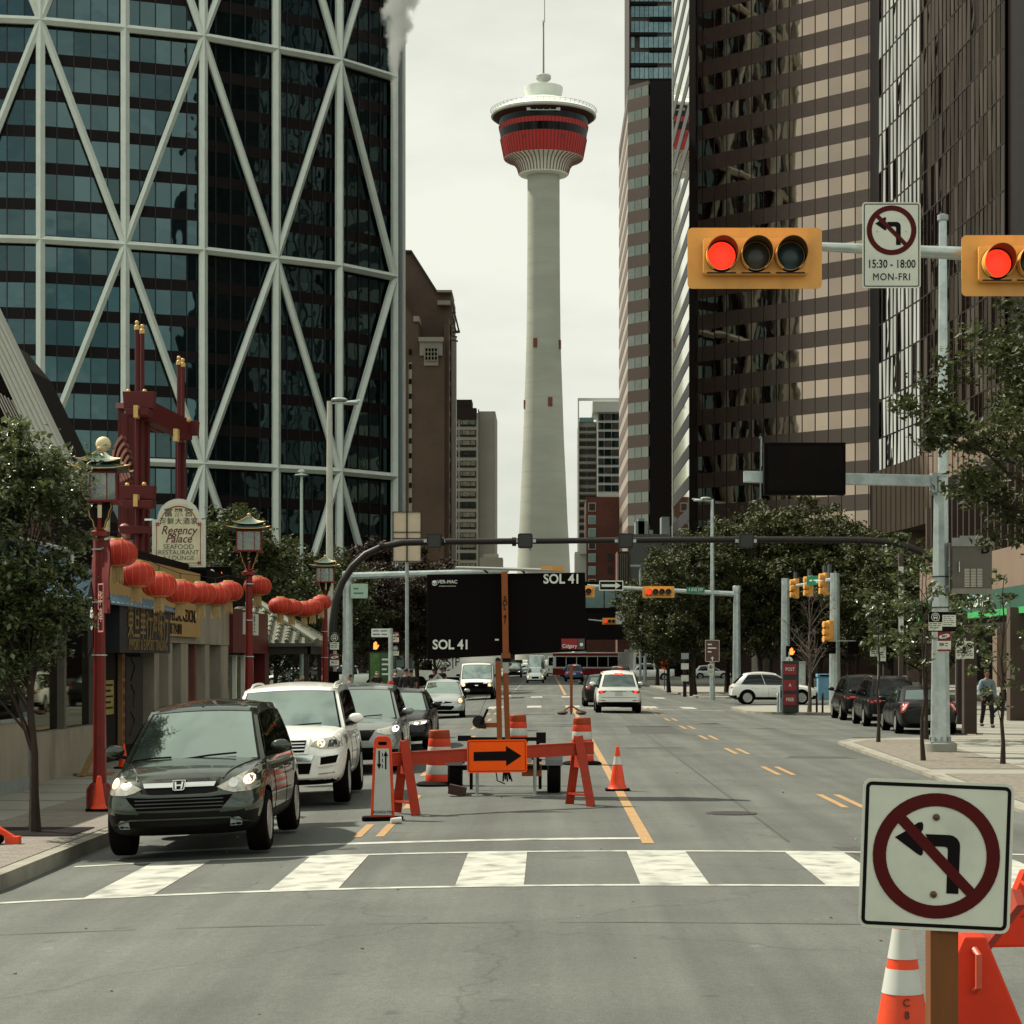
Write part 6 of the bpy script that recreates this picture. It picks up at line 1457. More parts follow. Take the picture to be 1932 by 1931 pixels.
ts = thing('traffic_sign', 'white no left turn sign with printed hours on the signal arm', 'traffic sign', (X_(1682.5, Ys), Ys + .02, Z_(462, Ys)))
pxm = Ys / FOC
plateobj('sign_plate', rrect(110*pxm, 162*pxm, .03), -.006, 0, SIGNW, ts)
border(ts, 110*pxm, 162*pxm, .014, .010, -.0075, SIGNBLACK, .022)
no_left_turn(ts, 47*pxm, -.0075, None, 28*pxm)
text_obj('sign_lettering', '15:30 - 18:00', 22*pxm, SIGNBLACK, ts, (0, -.009, -36*pxm), bold=.006, sx=.78); text_obj('sign_lettering', 'MON-FRI', 19*pxm, SIGNBLACK, ts, (0, -.009, -60.5*pxm), bold=.0, sx=.86, spacing=1.12)
for dz in (28,):
	for dx in (-27, 28): b = MB(); b.lathe([(.009, 0), (.006, -.006)], 8, (dx*pxm, -.007, dz*pxm - .01), axis='y'); b.build('bolt', GALV, ts)
Yp = 49.0; gp = thing('display_pole', 'thick pale grey octagonal pole with a dark screen on its bracket arm', 'pole', (X_(1774, Yp), Yp, SWZ))
b = MB(); b.tube([(0, 0, .25), (0, 0, Z_(897, Yp))], [.235, .150], 8, sm=False); b.build('shaft', GALV, gp)
b = MB(); b.lathe([(.39, .0), (.39, .20), (.37, .22)], 24); b.build('footing', CONC, gp)
b = MB(); b.prism(rrect(.56, .56, .03), .22, .255, 'xy')
for a in range(8): b.tube([(.24*math.cos(R(45*a)), .24*math.sin(R(45*a)), .25), (.24*math.cos(R(45*a)), .24*math.sin(R(45*a)), .36)], .02, 6)
b.build('base_plate', GALVD, gp)
b = MB(); b.prism(rrect(.30, .30, .03), Z_(898, Yp) - SWZ - .02, Z_(893, Yp) - SWZ, 'xy'); b.build('cap', GALV, gp)
b = MB(); b.box(X_(1403, Yp), X_(1762, Yp), Yp - .10, Yp + .10, Z_(910, Yp), Z_(889, Yp)); b.v = [(a, c_, d + (a - X_(1403, Yp)) * -.022) for a, c_, d in b.v]; part(b, 'bracket_arm', GALV, gp, bevel=.01)
b = MB(); b.box(X_(1756, Yp), X_(1766, Yp), Yp - .16, Yp + .16, Z_(930, Yp), Z_(893, Yp)); part(b, 'arm_flange', GALVD, gp)
b = MB(); b.box(X_(1438, Yp), X_(1591, Yp), Yp - .42, Yp - .12, Z_(936, Yp), Z_(838, Yp)); sc_ = part(b, 'screen_housing', VB, gp, bevel=.02)
b = MB(); b.box(X_(1446, Yp), X_(1585, Yp), Yp - .425, Yp - .42, Z_(929, Yp), Z_(845, Yp)); part(b, 'screen_face', mat('off_screen', (.004, .002, .0015), .5, var=.5, scale=1.2, spec=.08), gp)
b = MB(); b.tube([(X_(1437, Yp), Yp, Z_(880, Yp)), (X_(1437, Yp), Yp, Z_(826, Yp))], .012, 6); part(b, 'antenna', GALVD, gp)
for y in (1088, 1146, 1204):
	b = MB(); b.lathe([(.212, -.012), (.212, .012)], 8, (0, 0, Z_(y, Yp) - SWZ), ph=math.pi/8); b.build('steel_strap', DARKMETAL, gp)
for y in (1164, 1410 - 24): b = MB(); b.lathe([(.03, 0), (.03, -.01)], 10, (.03, -.20, Z_(y, Yp) - SWZ), axis='y'); b.build('access_hole', BLACK, gp)
cb_ = thing('control_cabinet', 'grey steel control cabinet with louvres strapped to the thick grey pole', 'cabinet', (X_(1830, Yp), Yp, Z_(1072, Yp)))
pm_ = Yp / FOC
b = MB(); b.box(-37*pm_, 37*pm_, -.28, .16, -48*pm_, 48*pm_); b.build('case', mat('cabinet_grey', (.105, .092, .078), .5, var=.06), cb_, bevel=.012)
b = MB(); b.prism([(-39*pm_, 40*pm_), (39*pm_, 40*pm_), (39*pm_, 56*pm_), (24*pm_, 56*pm_), (24*pm_, 60*pm_), (-24*pm_, 60*pm_), (-24*pm_, 56*pm_), (-39*pm_, 56*pm_)], -.30, -.285, 'xz'); b.build('top_bracket', mat('cabinet_top', (.22, .22, .20), .5), cb_)
b = MB(); b.box(-39*pm_, 37*pm_, -.32, -.285, -49*pm_, -39*pm_); b.build('bottom_lip', mat('cabinet_lip', (.20, .18, .155), .5), cb_)
b = MB()
for c_ in range(3):
	for r_ in range(12): x0 = (-15 + c_*12)*pm_; z0 = (-4 - r_*2.9)*pm_; b.box(x0, x0 + 9.5*pm_, -.292, -.281, z0, z0 + 1.7*pm_)
b.build('louvre', mat('louvre_pale', (.45, .42, .34), .5), cb_)
b = MB(); b.box(-26*pm_, -24*pm_, -.32, -.29, -8*pm_, 12*pm_); b.build('handle', CHROME, cb_)
text_obj('maker_mark', 'D', .20, SIGNBLACK, cb_, (24*pm_, -.285, 32*pm_), bold=.05, sx=1.35)
b = MB()
for y in (42, -2, -44): b.box(-52*pm_, -36*pm_, -.05, .05, (y-2)*pm_, (y+2)*pm_)
b.box(-47*pm_, -41*pm_, -.04, .04, -48*pm_, 48*pm_); b.build('mounting_rail', GALVD, cb_)
def bus_glyph(parent, x, z, s, y, m=LW, bk=SIGNBLACK):
	b = MB(); O, I = disc_poly(s, 28, x, z), disc_poly(s*.86, 28, x, z); vs_ = [(a, y, c_) for a, c_ in O] + [(a, y, c_) for a, c_ in I]; b.add(vs_, [(k, (k+1)%28, (k+1)%28+28, k+28) for k in range(28)])
	b.prism([(x + a*s, z + c_*s) for a, c_ in ((-.5, -.35), (.5, -.35), (.5, .35), (.36, .58), (-.36, .58), (-.5, .35))], y - .002, y, 'xz'); b.box(x-.42*s, x-.2*s, y-.002, y, z-.55*s, z-.3*s); b.box(x+.2*s, x+.42*s, y-.002, y, z-.55*s, z-.3*s); g_ = b.build('bus_symbol', m, parent, fix=False)
	b = MB(); b.box(x-.36*s, x+.36*s, y-.004, y-.0025, z, z+.36*s); b.build('bus_symbol_window', bk, parent)
def textlines(parent, x, z0, w_, n, dz, y, m=SIGNBLACK, seed=1, th=.35):
	rr = random.Random(seed); b = MB()
	for i in range(n):
		zz = z0 - i*dz; xx = x - w_/2
		while xx < x + w_/2 - dz:
			l_ = rr.uniform(.8, 2.4)*dz; l_ = min(l_, x + w_/2 - xx); b.box(xx, xx + l_, y - .001, y, zz - dz*th/2, zz + dz*th/2); xx += l_ + dz*.5
	return b.build('small_print', m, parent)
def stop_sign(x, y0, Yq, label, kind, wpx=26, hpx=38):
	w_, h_ = wpx*Yq/FOC, hpx*Yq/FOC
	t = thing('bus_stop_sign', label, 'bus stop sign', (X_(x, Yq), Yq, Z_(y0, Yq)))
	b = MB(); b.prism(rrect(w_, h_, .02), 0, .006, 'xz'); b.build('sign_plate', SIGNW, t)
	if kind == 'bus':
		b = MB(); b.prism(rrect(w_*.98, h_*.52, .015), -.002, 0, 'xz'); b.v = [(a, c_, d + h_*.235) for a, c_, d in b.v]; b.build('black_panel', SIGNBLACK, t); bus_glyph(t, 0, h_*.235, h_*.21, -.004)
		textlines(t, 0, -h_*.10, w_*.84, 3, h_*.10, -.001); b = MB(); b.box(-w_/2, w_/2, -.002, -.0005, -h_/2, -h_*.44); b.build('black_strip', SIGNBLACK, t)
	elif kind == 'text':
		b = MB(); b.box(-w_/2, w_/2, -.002, -.0005, h_*.34, h_*.49); b.box(-w_/2, w_/2, -.002, -.0005, -h_*.49, -h_*.24); b.build('black_panel', SIGNBLACK, t); textlines(t, 0, h_*.26, w_*.8, 5, h_*.10, -.001, seed=3, th=.25)
	elif kind == 'red':
		rdp = mat('dark_red_panel', (.17, .010, .012), .5); b = MB(); b.box(-w_*.49, w_*.49, -.002, -.0005, h_*.02, h_*.49); b.box(-w_*.49, w_*.49, -.002, -.0005, -h_*.49, -h_*.40); b.build('red_panel', rdp, t)
		b = MB(); b.prism([(-w_*.40, h_*.22), (-w_*.30, h_*.30), (w_*.2, h_*.38), (w_*.40, h_*.33), (w_*.40, h_*.24), (w_*.1, h_*.15), (-w_*.3, h_*.13)], -.004, -.002, 'xz'); b.build('white_oval', LW, t)
		text_obj('lettering', 'BRT', h_*.15, SIGNBLACK, t, (0, -.006, h_*.245), bold=.03, shear=.2); text_obj('lettering', '300', h_*.20, SIGNBLACK, t, (-w_*.2, -.003, -h_*.16), bold=.02, sx=.8); textlines(t, w_*.25, -h_*.10, w_*.36, 2, h_*.12, -.001, seed=4)
	return t
Yq = Yp - .26
stop_sign(1765, 1173, Yq, 'black and white bus stop sign on the left side of the thick grey pole', 'bus', 26, 38); stop_sign(1790.5, 1173, Yq, 'white printed notice with black ends right of the bus symbol on the grey pole', 'text', 26, 38)
stop_sign(1781.5, 1210, Yq, 'dark red and white route sign below the bus stop sign on the grey pole', 'red', 25.5, 38)
def parking_sign(x, y, Yq, label, kind, w=17, h=37, post=None):
	pm2 = Yq / FOC; t = thing('parking_sign', label, 'parking sign', (X_(x, Yq), Yq, Z_(y, Yq))); w_, h_ = w*pm2, h*pm2
	b = MB(); b.prism(rrect(w_, h_, .02), 0, .005, 'xz'); b.build('sign_plate', SIGNW, t); zc_ = h_*.22; rr = w_*.34
	b = MB(); O, I = disc_poly(rr, 24, 0, zc_), disc_poly(rr*.72, 24, 0, zc_); vs_ = [(a, -.002, c_) for a, c_ in O] + [(a, -.002, c_) for a, c_ in I]; b.add(vs_, [(k, (k+1)%24, (k+1)%24+24, k+24) for k in range(24)])
	b.build('ring', SIGNRED if kind == 'no' else mat('sign_green_ink', (.03, .06, .035), .5), t, fix=False)
	if kind == 'no': b = MB(); b.prism(disc_poly(rr*.5, 18, 0, zc_), -.002, 0, 'xz'); b.build('black_dot', SIGNBLACK, t)
	else: text_obj('letter', 'P', rr*1.5, SIGNBLACK, t, (0, -.003, zc_), bold=.02)
	textlines(t, 0, -h_*.12, w_*.75, 3, h_*.10, -.001, seed=int(x))
	return t
parking_sign(1757+0, 1218, 60.4, 'parking sign beside the brown post right of the grey pole', 'p', 17, 40) if False else None
parking_sign(1813, 1222, 60.5, 'narrow parking sign on the brown post, right of the thick grey pole', 'p', 18, 43); parking_sign(1829, 1226, 60.45, 'no stopping sign with red ring on the brown post right of the grey pole', 'no', 17, 33)
bpst = thing('wooden_post', 'thick dark brown post carrying two parking signs right of the grey pole', 'post', (X_(1829, 61), 61, SWZ)); b = MB(); b.box(-.19, .19, -.17, .19, 0, 3.2); b.build('shaft', mat('dark_brown_post', (.050, .032, .024), .8, var=.2, scale=3), bpst, bevel=.02)
b = MB(); b.box(-.27, -.16, -.22, -.17, 2.2, 2.9); b.build('sign_bracket', GALVD, bpst)
parking_sign(1650, 1222, 56.5, 'dull no stopping sign on the left of the slim sapling', 'no', 17, 33); parking_sign(1664, 1226, 56.4, 'parking sign right of the slim sapling trunk', 'p', 15, 43)
sp_ = thing('sign_post', 'thin steel post holding two parking signs beside the slim sapling', 'post', (X_(1657, 56.7), 56.7, SWZ)); b = MB(); b.tube([(0, 0, 0), (0, 0, 2.95)], .022, 6); b.build('shaft', GALVD, sp_); b = MB(); b.box(-.14, .16, -.03, -.02, 2.72, 2.86); b.build('top_plate', SIGNW, sp_)
pc_ = thing('lamp_pole', 'tall pale grey pole with a capped top rising behind the right hand tree', 'lamp post', (X_(1779, 62), 62, SWZ)); b = MB(); b.tube([(0, 0, 0), (0, 0, Z_(408, 62))], [.20, .12], 10); b.build('shaft', GALV, pc_); b = MB(); b.lathe([(.17, -.1), (.17, .06), (.05, .1)], 12, (0, 0, Z_(408, 62))); b.build('cap', GALVD, pc_)
def street_lamp(x, ytop, Yq, label, arm_dir=1, r=.09, double=True, base=SWZ, pole=None):
	t = thing('street_lamp', label, 'street lamp', (X_(x, Yq), Yq, base)); zt = Z_(ytop, Yq) - base; b = MB(); b.tube([(0, 0, 0), (0, 0, zt)], [r*1.35, r*.8], 10); b.build('pole', pole or GALV, t)
	if double:
		b = MB(); b.tube([(0, 0, zt - .08), (arm_dir*1.1, 0, zt + .02)], .04, 6); b.build('arm', GALV, t)
		for k, (dx, dz) in enumerate(((.35, .06), (.75, -.06))):
			b = MB(); b.lathe([(.02, .07), (.22, .05), (.30, .0), (.27, -.05), (.02, -.07)], 18, (arm_dir*dx, 0, zt + dz)); b.v = [(a*1.0, c_, d) for a, c_, d in b.v]; b.build('lamp_head', GALV, t)
	else:
		b = MB(); b.lathe([(.05, .30), (.18, .26), (.19, .18), (.09, .15), (.09, .09), (.34, .05), (.35, .0), (.05, -.06)], 20, (0, 0, zt)); b.build('lamp_head', GALV, t)
	return t
street_lamp(622, 757, 74, 'tall grey street lamp with two saucer heads right of the second lantern post', 1, .12, pole=mat('pale_lamp_pole', (.38, .38, .32), .6, var=.1))
street_lamp(569, 897, 105, 'thin pale lamp post with a single round head in the left hand trees', 1, .085, False, pole=mat('mint_lamp_pole', (.36, .43, .38), .5))
street_lamp(1344, 942, 112, 'thin street lamp standing among the right hand trees with a brown sign on it', -1, .11)
t = thing('street_lamp', 'slim square armed street lamp before the grey plant building', 'street lamp', (X_(1208, 160), 160, SWZ)); b = MB(); b.tube([(0, 0, 0), (0, 0, Z_(1066, 160))], .10, 8); b.build('pole', GALVD, t); b = MB(); b.box(-.75, 0, -.1, .1, Z_(1066, 160) - .1, Z_(1066, 160) + .05); b.build('lamp_head', GALVD, t)
sgn = thing('brown_sign', 'brown guide sign with an upward arrow low on the thin street lamp', 'street sign', (X_(1344, 111.5), 111.5, Z_(1228, 111.5))); q = 111.5/FOC
b = MB(); b.prism(rrect(28*q, 42*q, .05), 0, .02, 'xz'); b.build('sign_plate', mat('brown_sign_face', (.10, .04, .03), .5), sgn); border(sgn, 28*q, 42*q, .02, .02, -.002, LW, .04); b = MB(); b.prism([(-.10, -.42), (.10, -.42), (0, -.30)], -.004, 0, 'xz'); b.box(-.025, .025, -.004, 0, -.55, -.42); b.build('arrow_symbol', LW, sgn); textlines(sgn, 0, .35, .5, 3, .2, -.003, m=LW, seed=8)
parking_sign(1341, 1263, 111.3, 'little no parking sign below the brown guide sign', 'no', 11, 20)
Yg = 70.0; gn = thing('lane_control_gantry', 'dark curved overhead gantry spanning the whole street from kerb to kerb', 'gantry', (X_(628, Yg), Yg, SWZ))
gp_ = [(627, 1316), (627, 1250), (628, 1180), (633, 1135), (645, 1100), (664, 1070), (690, 1046), (722, 1031), (760, 1024), (850, 1022), (1100, 1020), (1400, 1018), (1630, 1019), (1690, 1024), (1735, 1040), (1770, 1062), (1795, 1092), (1808, 1130), (1812, 1200), (1812, 1366)]
b = MB(); b.tube([(X_(x, Yg), Yg, max(SWZ, Z_(y, Yg))) for x, y in gp_], [.15, .15, .14, .13, .125, .12, .12, .115, .115, .11, .10, .11, .115, .12, .12, .12, .125, .13, .14, .15], 12); part(b, 'arch', mat('gantry_brown', (.014, .009, .007), .5, var=.15), gn, sharp=60)
for x in (720, 835, 970, 1620): b = MB(); b.lathe([(.15, -.07), (.15, .07)], 12, (X_(x, Yg), Yg, Z_(1022 if x > 730 else 1031, Yg)), axis='x'); part(b, 'clamp', DARKMETAL, gn)
for i, x in enumerate((820, 991, 1180, 1407)):
	t = thing('lane_signal_box', ('dark lane signal box on the gantry, ' + ('left of the observation tower', 'before the foot of the observation tower', 'before the grey plant building', 'above the right hand trees')[i]), 'lane signal', (X_(x, Yg), Yg - .12, Z_(1021, Yg)), group='lane signal boxes on the gantry')
	if i == 0:
		b = MB(); b.prism(rrect(.50, .50, .07), -.16, .05, 'xz'); b.build('housing', mat('box_black', (.012, .008, .007), .5), t, bevel=.01); b = MB(); b.prism(rrect(.40, .40, .05), -.164, -.160, 'xz'); b.build('face', mat('box_face', (.030, .028, .026), .35), t)
		for sg in (-1, 1): b = MB(); b.box(sg*.25, sg*.36, .0, .10, -.05, .06); b.build('clamp', GALV, t)
		b = MB(); b.tube([(.10, .02, -.22), (.16, .02, -.33), (.24, .05, -.12)], .012, 5); b.build('cable', BLACK, t); lb0 = t
	else:
		bpy.data.objects.remove(t); dup(lb0, (X_(x, Yg), Yg - .12, Z_(1021, Yg)), 0, ('', 'dark lane signal box on the gantry before the foot of the observation tower', 'dark lane signal box on the gantry before the grey plant building', 'dark lane signal box on the gantry above the right hand trees')[i])
lb0['label'] = 'dark lane signal box on the gantry left of the observation tower'
def far_arm(name, label, xp, Yq, ytop, xe, ye, r=.13, ya=None):
	t = thing(name, label, 'signal pole', (X_(xp, Yq), Yq, SWZ)); b = MB(); b.tube([(X_(xp, Yq), Yq, SWZ), (X_(xp, Yq), Yq, Z_(ytop, Yq))], [r*1.4, r*1.05], 10); part(b, 'post', GALV, t)
	b = MB(); b.tube([(X_(xp, Yq), Yq, Z_(ya or ytop + 14, Yq)), (X_(xe, Yq), Yq, Z_(ye, Yq))], [r*.9, r*.5], 8); part(b, 'arm', GALV, t)
	b = MB(); b.lathe([(r*1.2, -.35), (r*1.35, .0), (r*1.2, .05)], 10, (X_(xp, Yq), Yq, Z_(ytop, Yq))); part(b, 'cap', GALV, t); return t
far_arm('signal_mast', 'grey signal mast at the far junction carrying the green avenue sign', 1390, 112, 1107, 1108, 1105, .17)
far_arm('signal_mast', 'grey signal mast in the left trees, its long bare arm above the black signboard', 656, 92, 1080, 960, 1076, .19, 1087)
far_arm('signal_mast', 'smaller grey signal mast one more block down the street', 1217, 205, 1166, 1110, 1169, .13)
Ya = 111.6
s3 = thing('traffic_signal', 'yellow four lamp signal lit red on the arm left of the green avenue sign', 'traffic light', (X_(1242, Ya), Ya, Z_(1116, Ya))); q = Ya/FOC
signal_h(s3, X_(1242, Ya), Z_(1117, Ya), Ya - .1, 12.2*q, 4, [RL, DL, DL, DL], lens_r=.145)
s4 = thing('traffic_signal', 'yellow signal half hidden behind the right edge of the black signboard', 'traffic light', (X_(1102, Ya), Ya, Z_(1114, Ya))); signal_h(s4, X_(1098, Ya), Z_(1116, Ya), Ya - .1, 12.2*q, 3, [RL, DL, DL], lens_r=.145)
s5 = thing('traffic_signal', 'tiny yellow signal lit red one block beyond, left of a white sign', 'traffic light', (X_(1150, 204), 204, Z_(1171, 204))); signal_h(s5, X_(1150, 204), Z_(1172, 204), 203.8, .37, 3, [RL, DL, DL], lens_r=.15)
sg = thing('traffic_sign', 'tiny white no left turn sign on the farthest signal arm', 'traffic sign', (X_(1170, 204), 203.7, Z_(1166, 204))); plateobj('sign_plate', rrect(.9, 1.25, .05), -.01, 0, SIGNW, sg); no_left_turn(sg, .36, -.012, None, .15)
sg = thing('arrow_sign', 'black one way sign with a white right arrow on the far signal arm', 'traffic sign', (X_(1153, Ya), Ya - .15, Z_(1105, Ya)))
plateobj('sign_plate', rrect(67*.68*q, 28*.68*q, .04), -.02, 0, LW, sg); plateobj('black_panel', rrect(62*.68*q, 22*.68*q, .03), -.023, -.02, SIGNBLACK, sg)
a_ = 19*q; plateobj('arrow_symbol', [(-a_*.95, -.045), (a_*.4, -.045), (a_*.4, -.14), (a_*.95, 0), (a_*.4, .14), (a_*.4, .045), (-a_*.95, .045)] if False else [(-.52, -.07), (.22, -.07), (.22, -.19), (.52, 0), (.22, .19), (.22, .07), (-.52, .07)], -.026, -.023, LW, sg)
GRS = mat('green_street_sign', (.015, .16, .09), .4)
sg = thing('street_name_sign', 'green street name plate lettered 4 AVE SW on the far signal arm', 'street sign', (X_(1312, Ya), Ya - .2, Z_(1113, Ya))); plateobj('sign_plate', rrect(34*q, 11*q, .04), -.02, 0, GRS, sg); text_obj('lettering', '4 AVE SW', .26, LW, sg, (0, -.024, 0), bold=.01, sx=.66, spacing=1.05)
sg = thing('street_name_sign', 'tiny green street name plate on the farthest signal arm', 'street sign', (X_(1200, 204), 203.8, Z_(1171, 204))); plateobj('sign_plate', rrect(1.2, .4, .04), -.02, 0, GRS, sg); text_obj('lettering', '5 AVE S', .28, LW, sg, (0, -.024, 0), bold=.02, sx=.9)
def vpost(name, label, x, Yq, ytop, r=.17):
	t = thing(name, label, 'signal pole', (X_(x, Yq), Yq, SWZ)); b = MB(); b.tube([(0, 0, 0), (0, 0, Z_(ytop, Yq))], [r*1.25, r], 10); b.build('post', GALV, t); return t
pa = vpost('signal_mast', 'grey mast behind the parked black cars, yellow lights along its arm', 1575, 97, 1080, .22)
p1_ = Vector((X_(1570, 97), 97, Z_(1094, 97))); p2_ = Vector((X_(1486, 116), 116, Z_(1108, 116))); b = MB(); b.tube([p1_, p2_], [.12, .07], 8); part(b, 'arm', GALV, pa)
vpost('signal_mast', 'grey mast wrapped in wire mesh left of the receding arm', 1482, 110, 1090, .21)
SV = None
def signal_v(name, label, loc, rz, n=3, lit=None, grp=None):
	t = thing(name, label, 'traffic light', loc, rz, grp)
	b = MB(); b.box(-.18, .18, -.12, .10, -.53, .53); b.build('housing', YELSIG, t, bevel=.02)
	for i in range(3):
		z = .34 - .34*i; b = MB(); b.lathe([(.13, -.125), (.001, -.14)], 16, (0, 0, z), axis='y'); b.build('lens', RL if lit == i else DL, t)
		b = MB(); b.lathe([(.155, -.12), (.15, -.36)], 16, (0, 0, z), axis='y'); b.v = b.v; b.build('visor', YELSIG, t)
	return t
for k, f_ in enumerate((.12, .45, .78)):
	p = p1_.lerp(p2_, f_); signal_v('traffic_signal', ('yellow signal head on the receding arm, ' + ('nearest its mast', 'in the middle', 'farthest out')[k]), (p.x, p.y - .2, p.z - .15), R(-80), grp='signal heads on the receding arm')
p = p1_.lerp(p2_, .28); sg = thing('street_name_sign', 'green street name plate seen obliquely on the receding arm', 'street sign', (p.x, p.y, p.z + .1), R(-55)); plateobj('sign_plate', rrect(1.6, .45, .04), -.02, 0, GRS, sg); textlines(sg, 0, 0, 1.2, 1, .2, -.022, m=LW)
b = MB()
for f_ in (.05, .15, .47, .80): p = p1_.lerp(p2_, f_); b.box(p.x - .06, p.x + .06, p.y - .3, p.y + .3, p.z - .55, p.z + .75)
part(b, 'backplate_edge', mat('dark_plate', (.05, .06, .06), .4), pa)
signal_v('traffic_signal', 'yellow signal head low on the mast behind the parked black cars', (X_(1566, 96.7), 96.6, Z_(1192, 96.7)), R(-75))
ps = thing('pedestrian_signal', 'black pedestrian signal pair on the mast behind the parked black cars', 'pedestrian signal', (X_(1578, 96.5), 96.4, Z_(1222, 96.5)))
for dx in (-.32, .75): b = MB(); b.box(dx - .26, dx + .26, -.18, .1, -.28, .28); b.build('housing', BLACKMAT, ps)
b = MB(); b.box(-.5, .9, .1, .14, .30, .34); b.build('bracket', GALV, ps)
HAND = mat('lit_hand', (1.0, .16, .03), .5, emit=2.2)
def hand_signal(label, x, y, Yq, s=.34):
	t = thing('pedestrian_signal', label, 'pedestrian signal', (X_(x, Yq), Yq, Z_(y, Yq))); b = MB(); b.box(-s*.75, s*.75, 0, .25, -s*.75, s*.75); b.build('housing', BLACKMAT, t)
	b = MB(); z = s
	b.prism([(-.30*z, -.45*z), (.10*z, -.48*z), (.30*z, -.20*z), (.42*z, .05*z), (.34*z, .10*z), (.16*z, -.05*z), (.16*z, .38*z), (.06*z, .38*z), (.05*z, .50*z), (-.05*z, .50*z), (-.06*z, .44*z), (-.15*z, .44*z), (-.16*z, .34*z), (-.27*z, .34*z)], -.02, -.001, 'xz'); b.build('hand_symbol', HAND, t); return t
hand_signal('lit orange hand signal on the slim post left of the black signboard', 709, 1218, 88, .34)
hand_signal('lit orange hand signal right of the tall mesh wrapped mast', 1494, 1229, 96, .34)
hand_signal('lit orange hand signal far off beside the white pickup truck', 1226, 1228, 200, .34)
lp = thing('signal_post', 'slim grey post with an orange sleeve at its foot, left of the black signboard', 'post', (X_(737, 86), 86, SWZ)); q = 86/FOC
b = MB(); b.tube([(0, 0, 0), (0, 0, Z_(1184, 86))], .095, 10); b.build('shaft', GALV, lp); b = MB(); b.lathe([(.125, .0), (.125, 1.30)], 12); b.build('orange_sleeve', ORANGE, lp)
sg = thing('street_name_sign', 'white two line name board on top of the slim grey post', 'street sign', (X_(717, 85.8), 85.8, Z_(1194, 85.8)), R(-6)); plateobj('sign_plate', rrect(33*q, 16*q, .03), -.01, 0, SIGNW, sg); textlines(sg, 0, .08, .6, 2, .14, -.012, m=mat('sign_blue_ink', (.05, .12, .2), .5), seed=5)
bb_ = thing('billboard', 'green and yellow poster case standing behind the slim grey post', 'billboard', (X_(722, 93), 93, SWZ))
b = MB(); b.box(-.62, .62, -.08, .08, .95, 2.55); b.build('case', mat('poster_case', (.02, .02, .018), .5), bb_); b = MB(); b.box(-.55, -.12, -.095, -.081, 1.02, 2.48); b.build('poster', mat('poster_green', (.06, .13, .03), .5, var=.5, scale=5), bb_)
b = MB(); b.box(-.10, .55, -.095, -.081, 1.02, 2.48); b.build('poster', mat('poster_dark_green', (.035, .09, .03), .5, var=.3, scale=6), bb_); textlines(bb_, .22, 2.2, .5, 4, .22, -.097, m=LW, seed=9); b = MB(); b.box(-.5, .5, -.06, .06, 0, .95); b.build('plinth', DARKMETAL, bb_)
for x, y, k, lab in ((746, 1187+0, 'red', 'little red and white route sign right of the slim grey post'), (746, 1228, 'bus', 'little bus stop sign under the route sign right of the slim post')): stop_sign(x, y if k == 'bus' else 1203, 87.5, lab, k, 13, 20)
kb = thing('utility_cabinet', 'grey cabinet beside the blue bin left of the black signboard', 'cabinet', (X_(755, 92), 92, SWZ)); b = MB(); b.box(-.30, .45, -.3, .3, 0, 1.75); b.build('case', mat('cab_grey2', (.22, .22, .19), .6), kb, bevel=.02); b = MB(); b.box(-.24, .39, -.31, -.301, .2, 1.6); b.build('door', mat('cab_door2', (.19, .19, .165), .6), kb)
bn = thing('recycling_bin', 'blue bin right of the grey cabinet', 'bin', (X_(767, 90), 90, SWZ)); b = MB(); b.lathe([(.20, 0), (.25, .9), (.26, .95), (.20, 1.15), (.02, 1.2)], 16); b.build('drum', mat('bin_blue', (.015, .04, .12), .5), bn); b = MB(); b.box(-.14, .14, -.27, -.2, .82, .92); b.build('slot', BLACK, bn)
for y, k, h_ in ((1217, 'bus', 33), (1243+9, 'red', 24)): stop_sign(631, y - 6, 64, 'bus stop plate just right of the third red lantern post' if k == 'bus' else 'red route plate under the bus stop plate by the third lantern post', k, 17, h_)
bsp = thing('sign_post', 'dark post behind the bus stop plates by the third lantern post', 'post', (X_(632, 64.2), 64.2, SWZ)); b = MB(); b.box(-.20, .12, 0, .12, 0, Z_(1265, 64.2)); b.build('shaft', BLACKMAT, bsp); b = MB(); b.box(-.05, .05, .02, .08, Z_(1265, 64.2), Z_(1192, 64.2)); b.build('upright', GALVD, bsp)
ds = thing('diamond_sign_back', 'grey back of a diamond sign on a post in front of two pedestrians', 'traffic sign', (X_(826, 104), 104, SWZ)); b = MB(); b.prism([(0, .55), (.48, 1.03), (0, 1.51), (-.48, 1.03)], 0, .02, 'xz'); b.build('sign_plate', GALV, ds); b = MB(); b.box(-.04, .04, -.06, 0, 0, 1.35); b.build('post', mat('stand_wood', (.25, .14, .07), .8), ds)
hs_ = thing('road_sign', 'two stacked pale backs of road signs above the left end of the gantry', 'traffic sign', (X_(768, 85), 85, Z_(1012, 85))); q = 85/FOC
PEACH = mat('sign_back_peach', (.50, .40, .29), .6, var=.06)
for z0, h_ in ((20, 54), (-32, 34)): b = MB(); b.prism(rrect(53*q, h_*q, .05), 0, .02, 'xz'); b.v = [(a, c_, d + z0*q) for a, c_, d in b.v]; b.build('sign_plate', PEACH, hs_)
b = MB()
for x in (-26.5, 26.5): b.box((x-.8)*q, (x+.8)*q, .0 - .05, -.01, -48*q, 46*q)
for z in (46, 8, -4, -47): b.box(-27*q, 27*q, -.05, -.012, (z-.7)*q, (z+.7)*q)
b.box(-1.2*q, 1.2*q, -.06, -.02, -49*q, 47*q); b.build('frame', DARKMETAL, hs_)
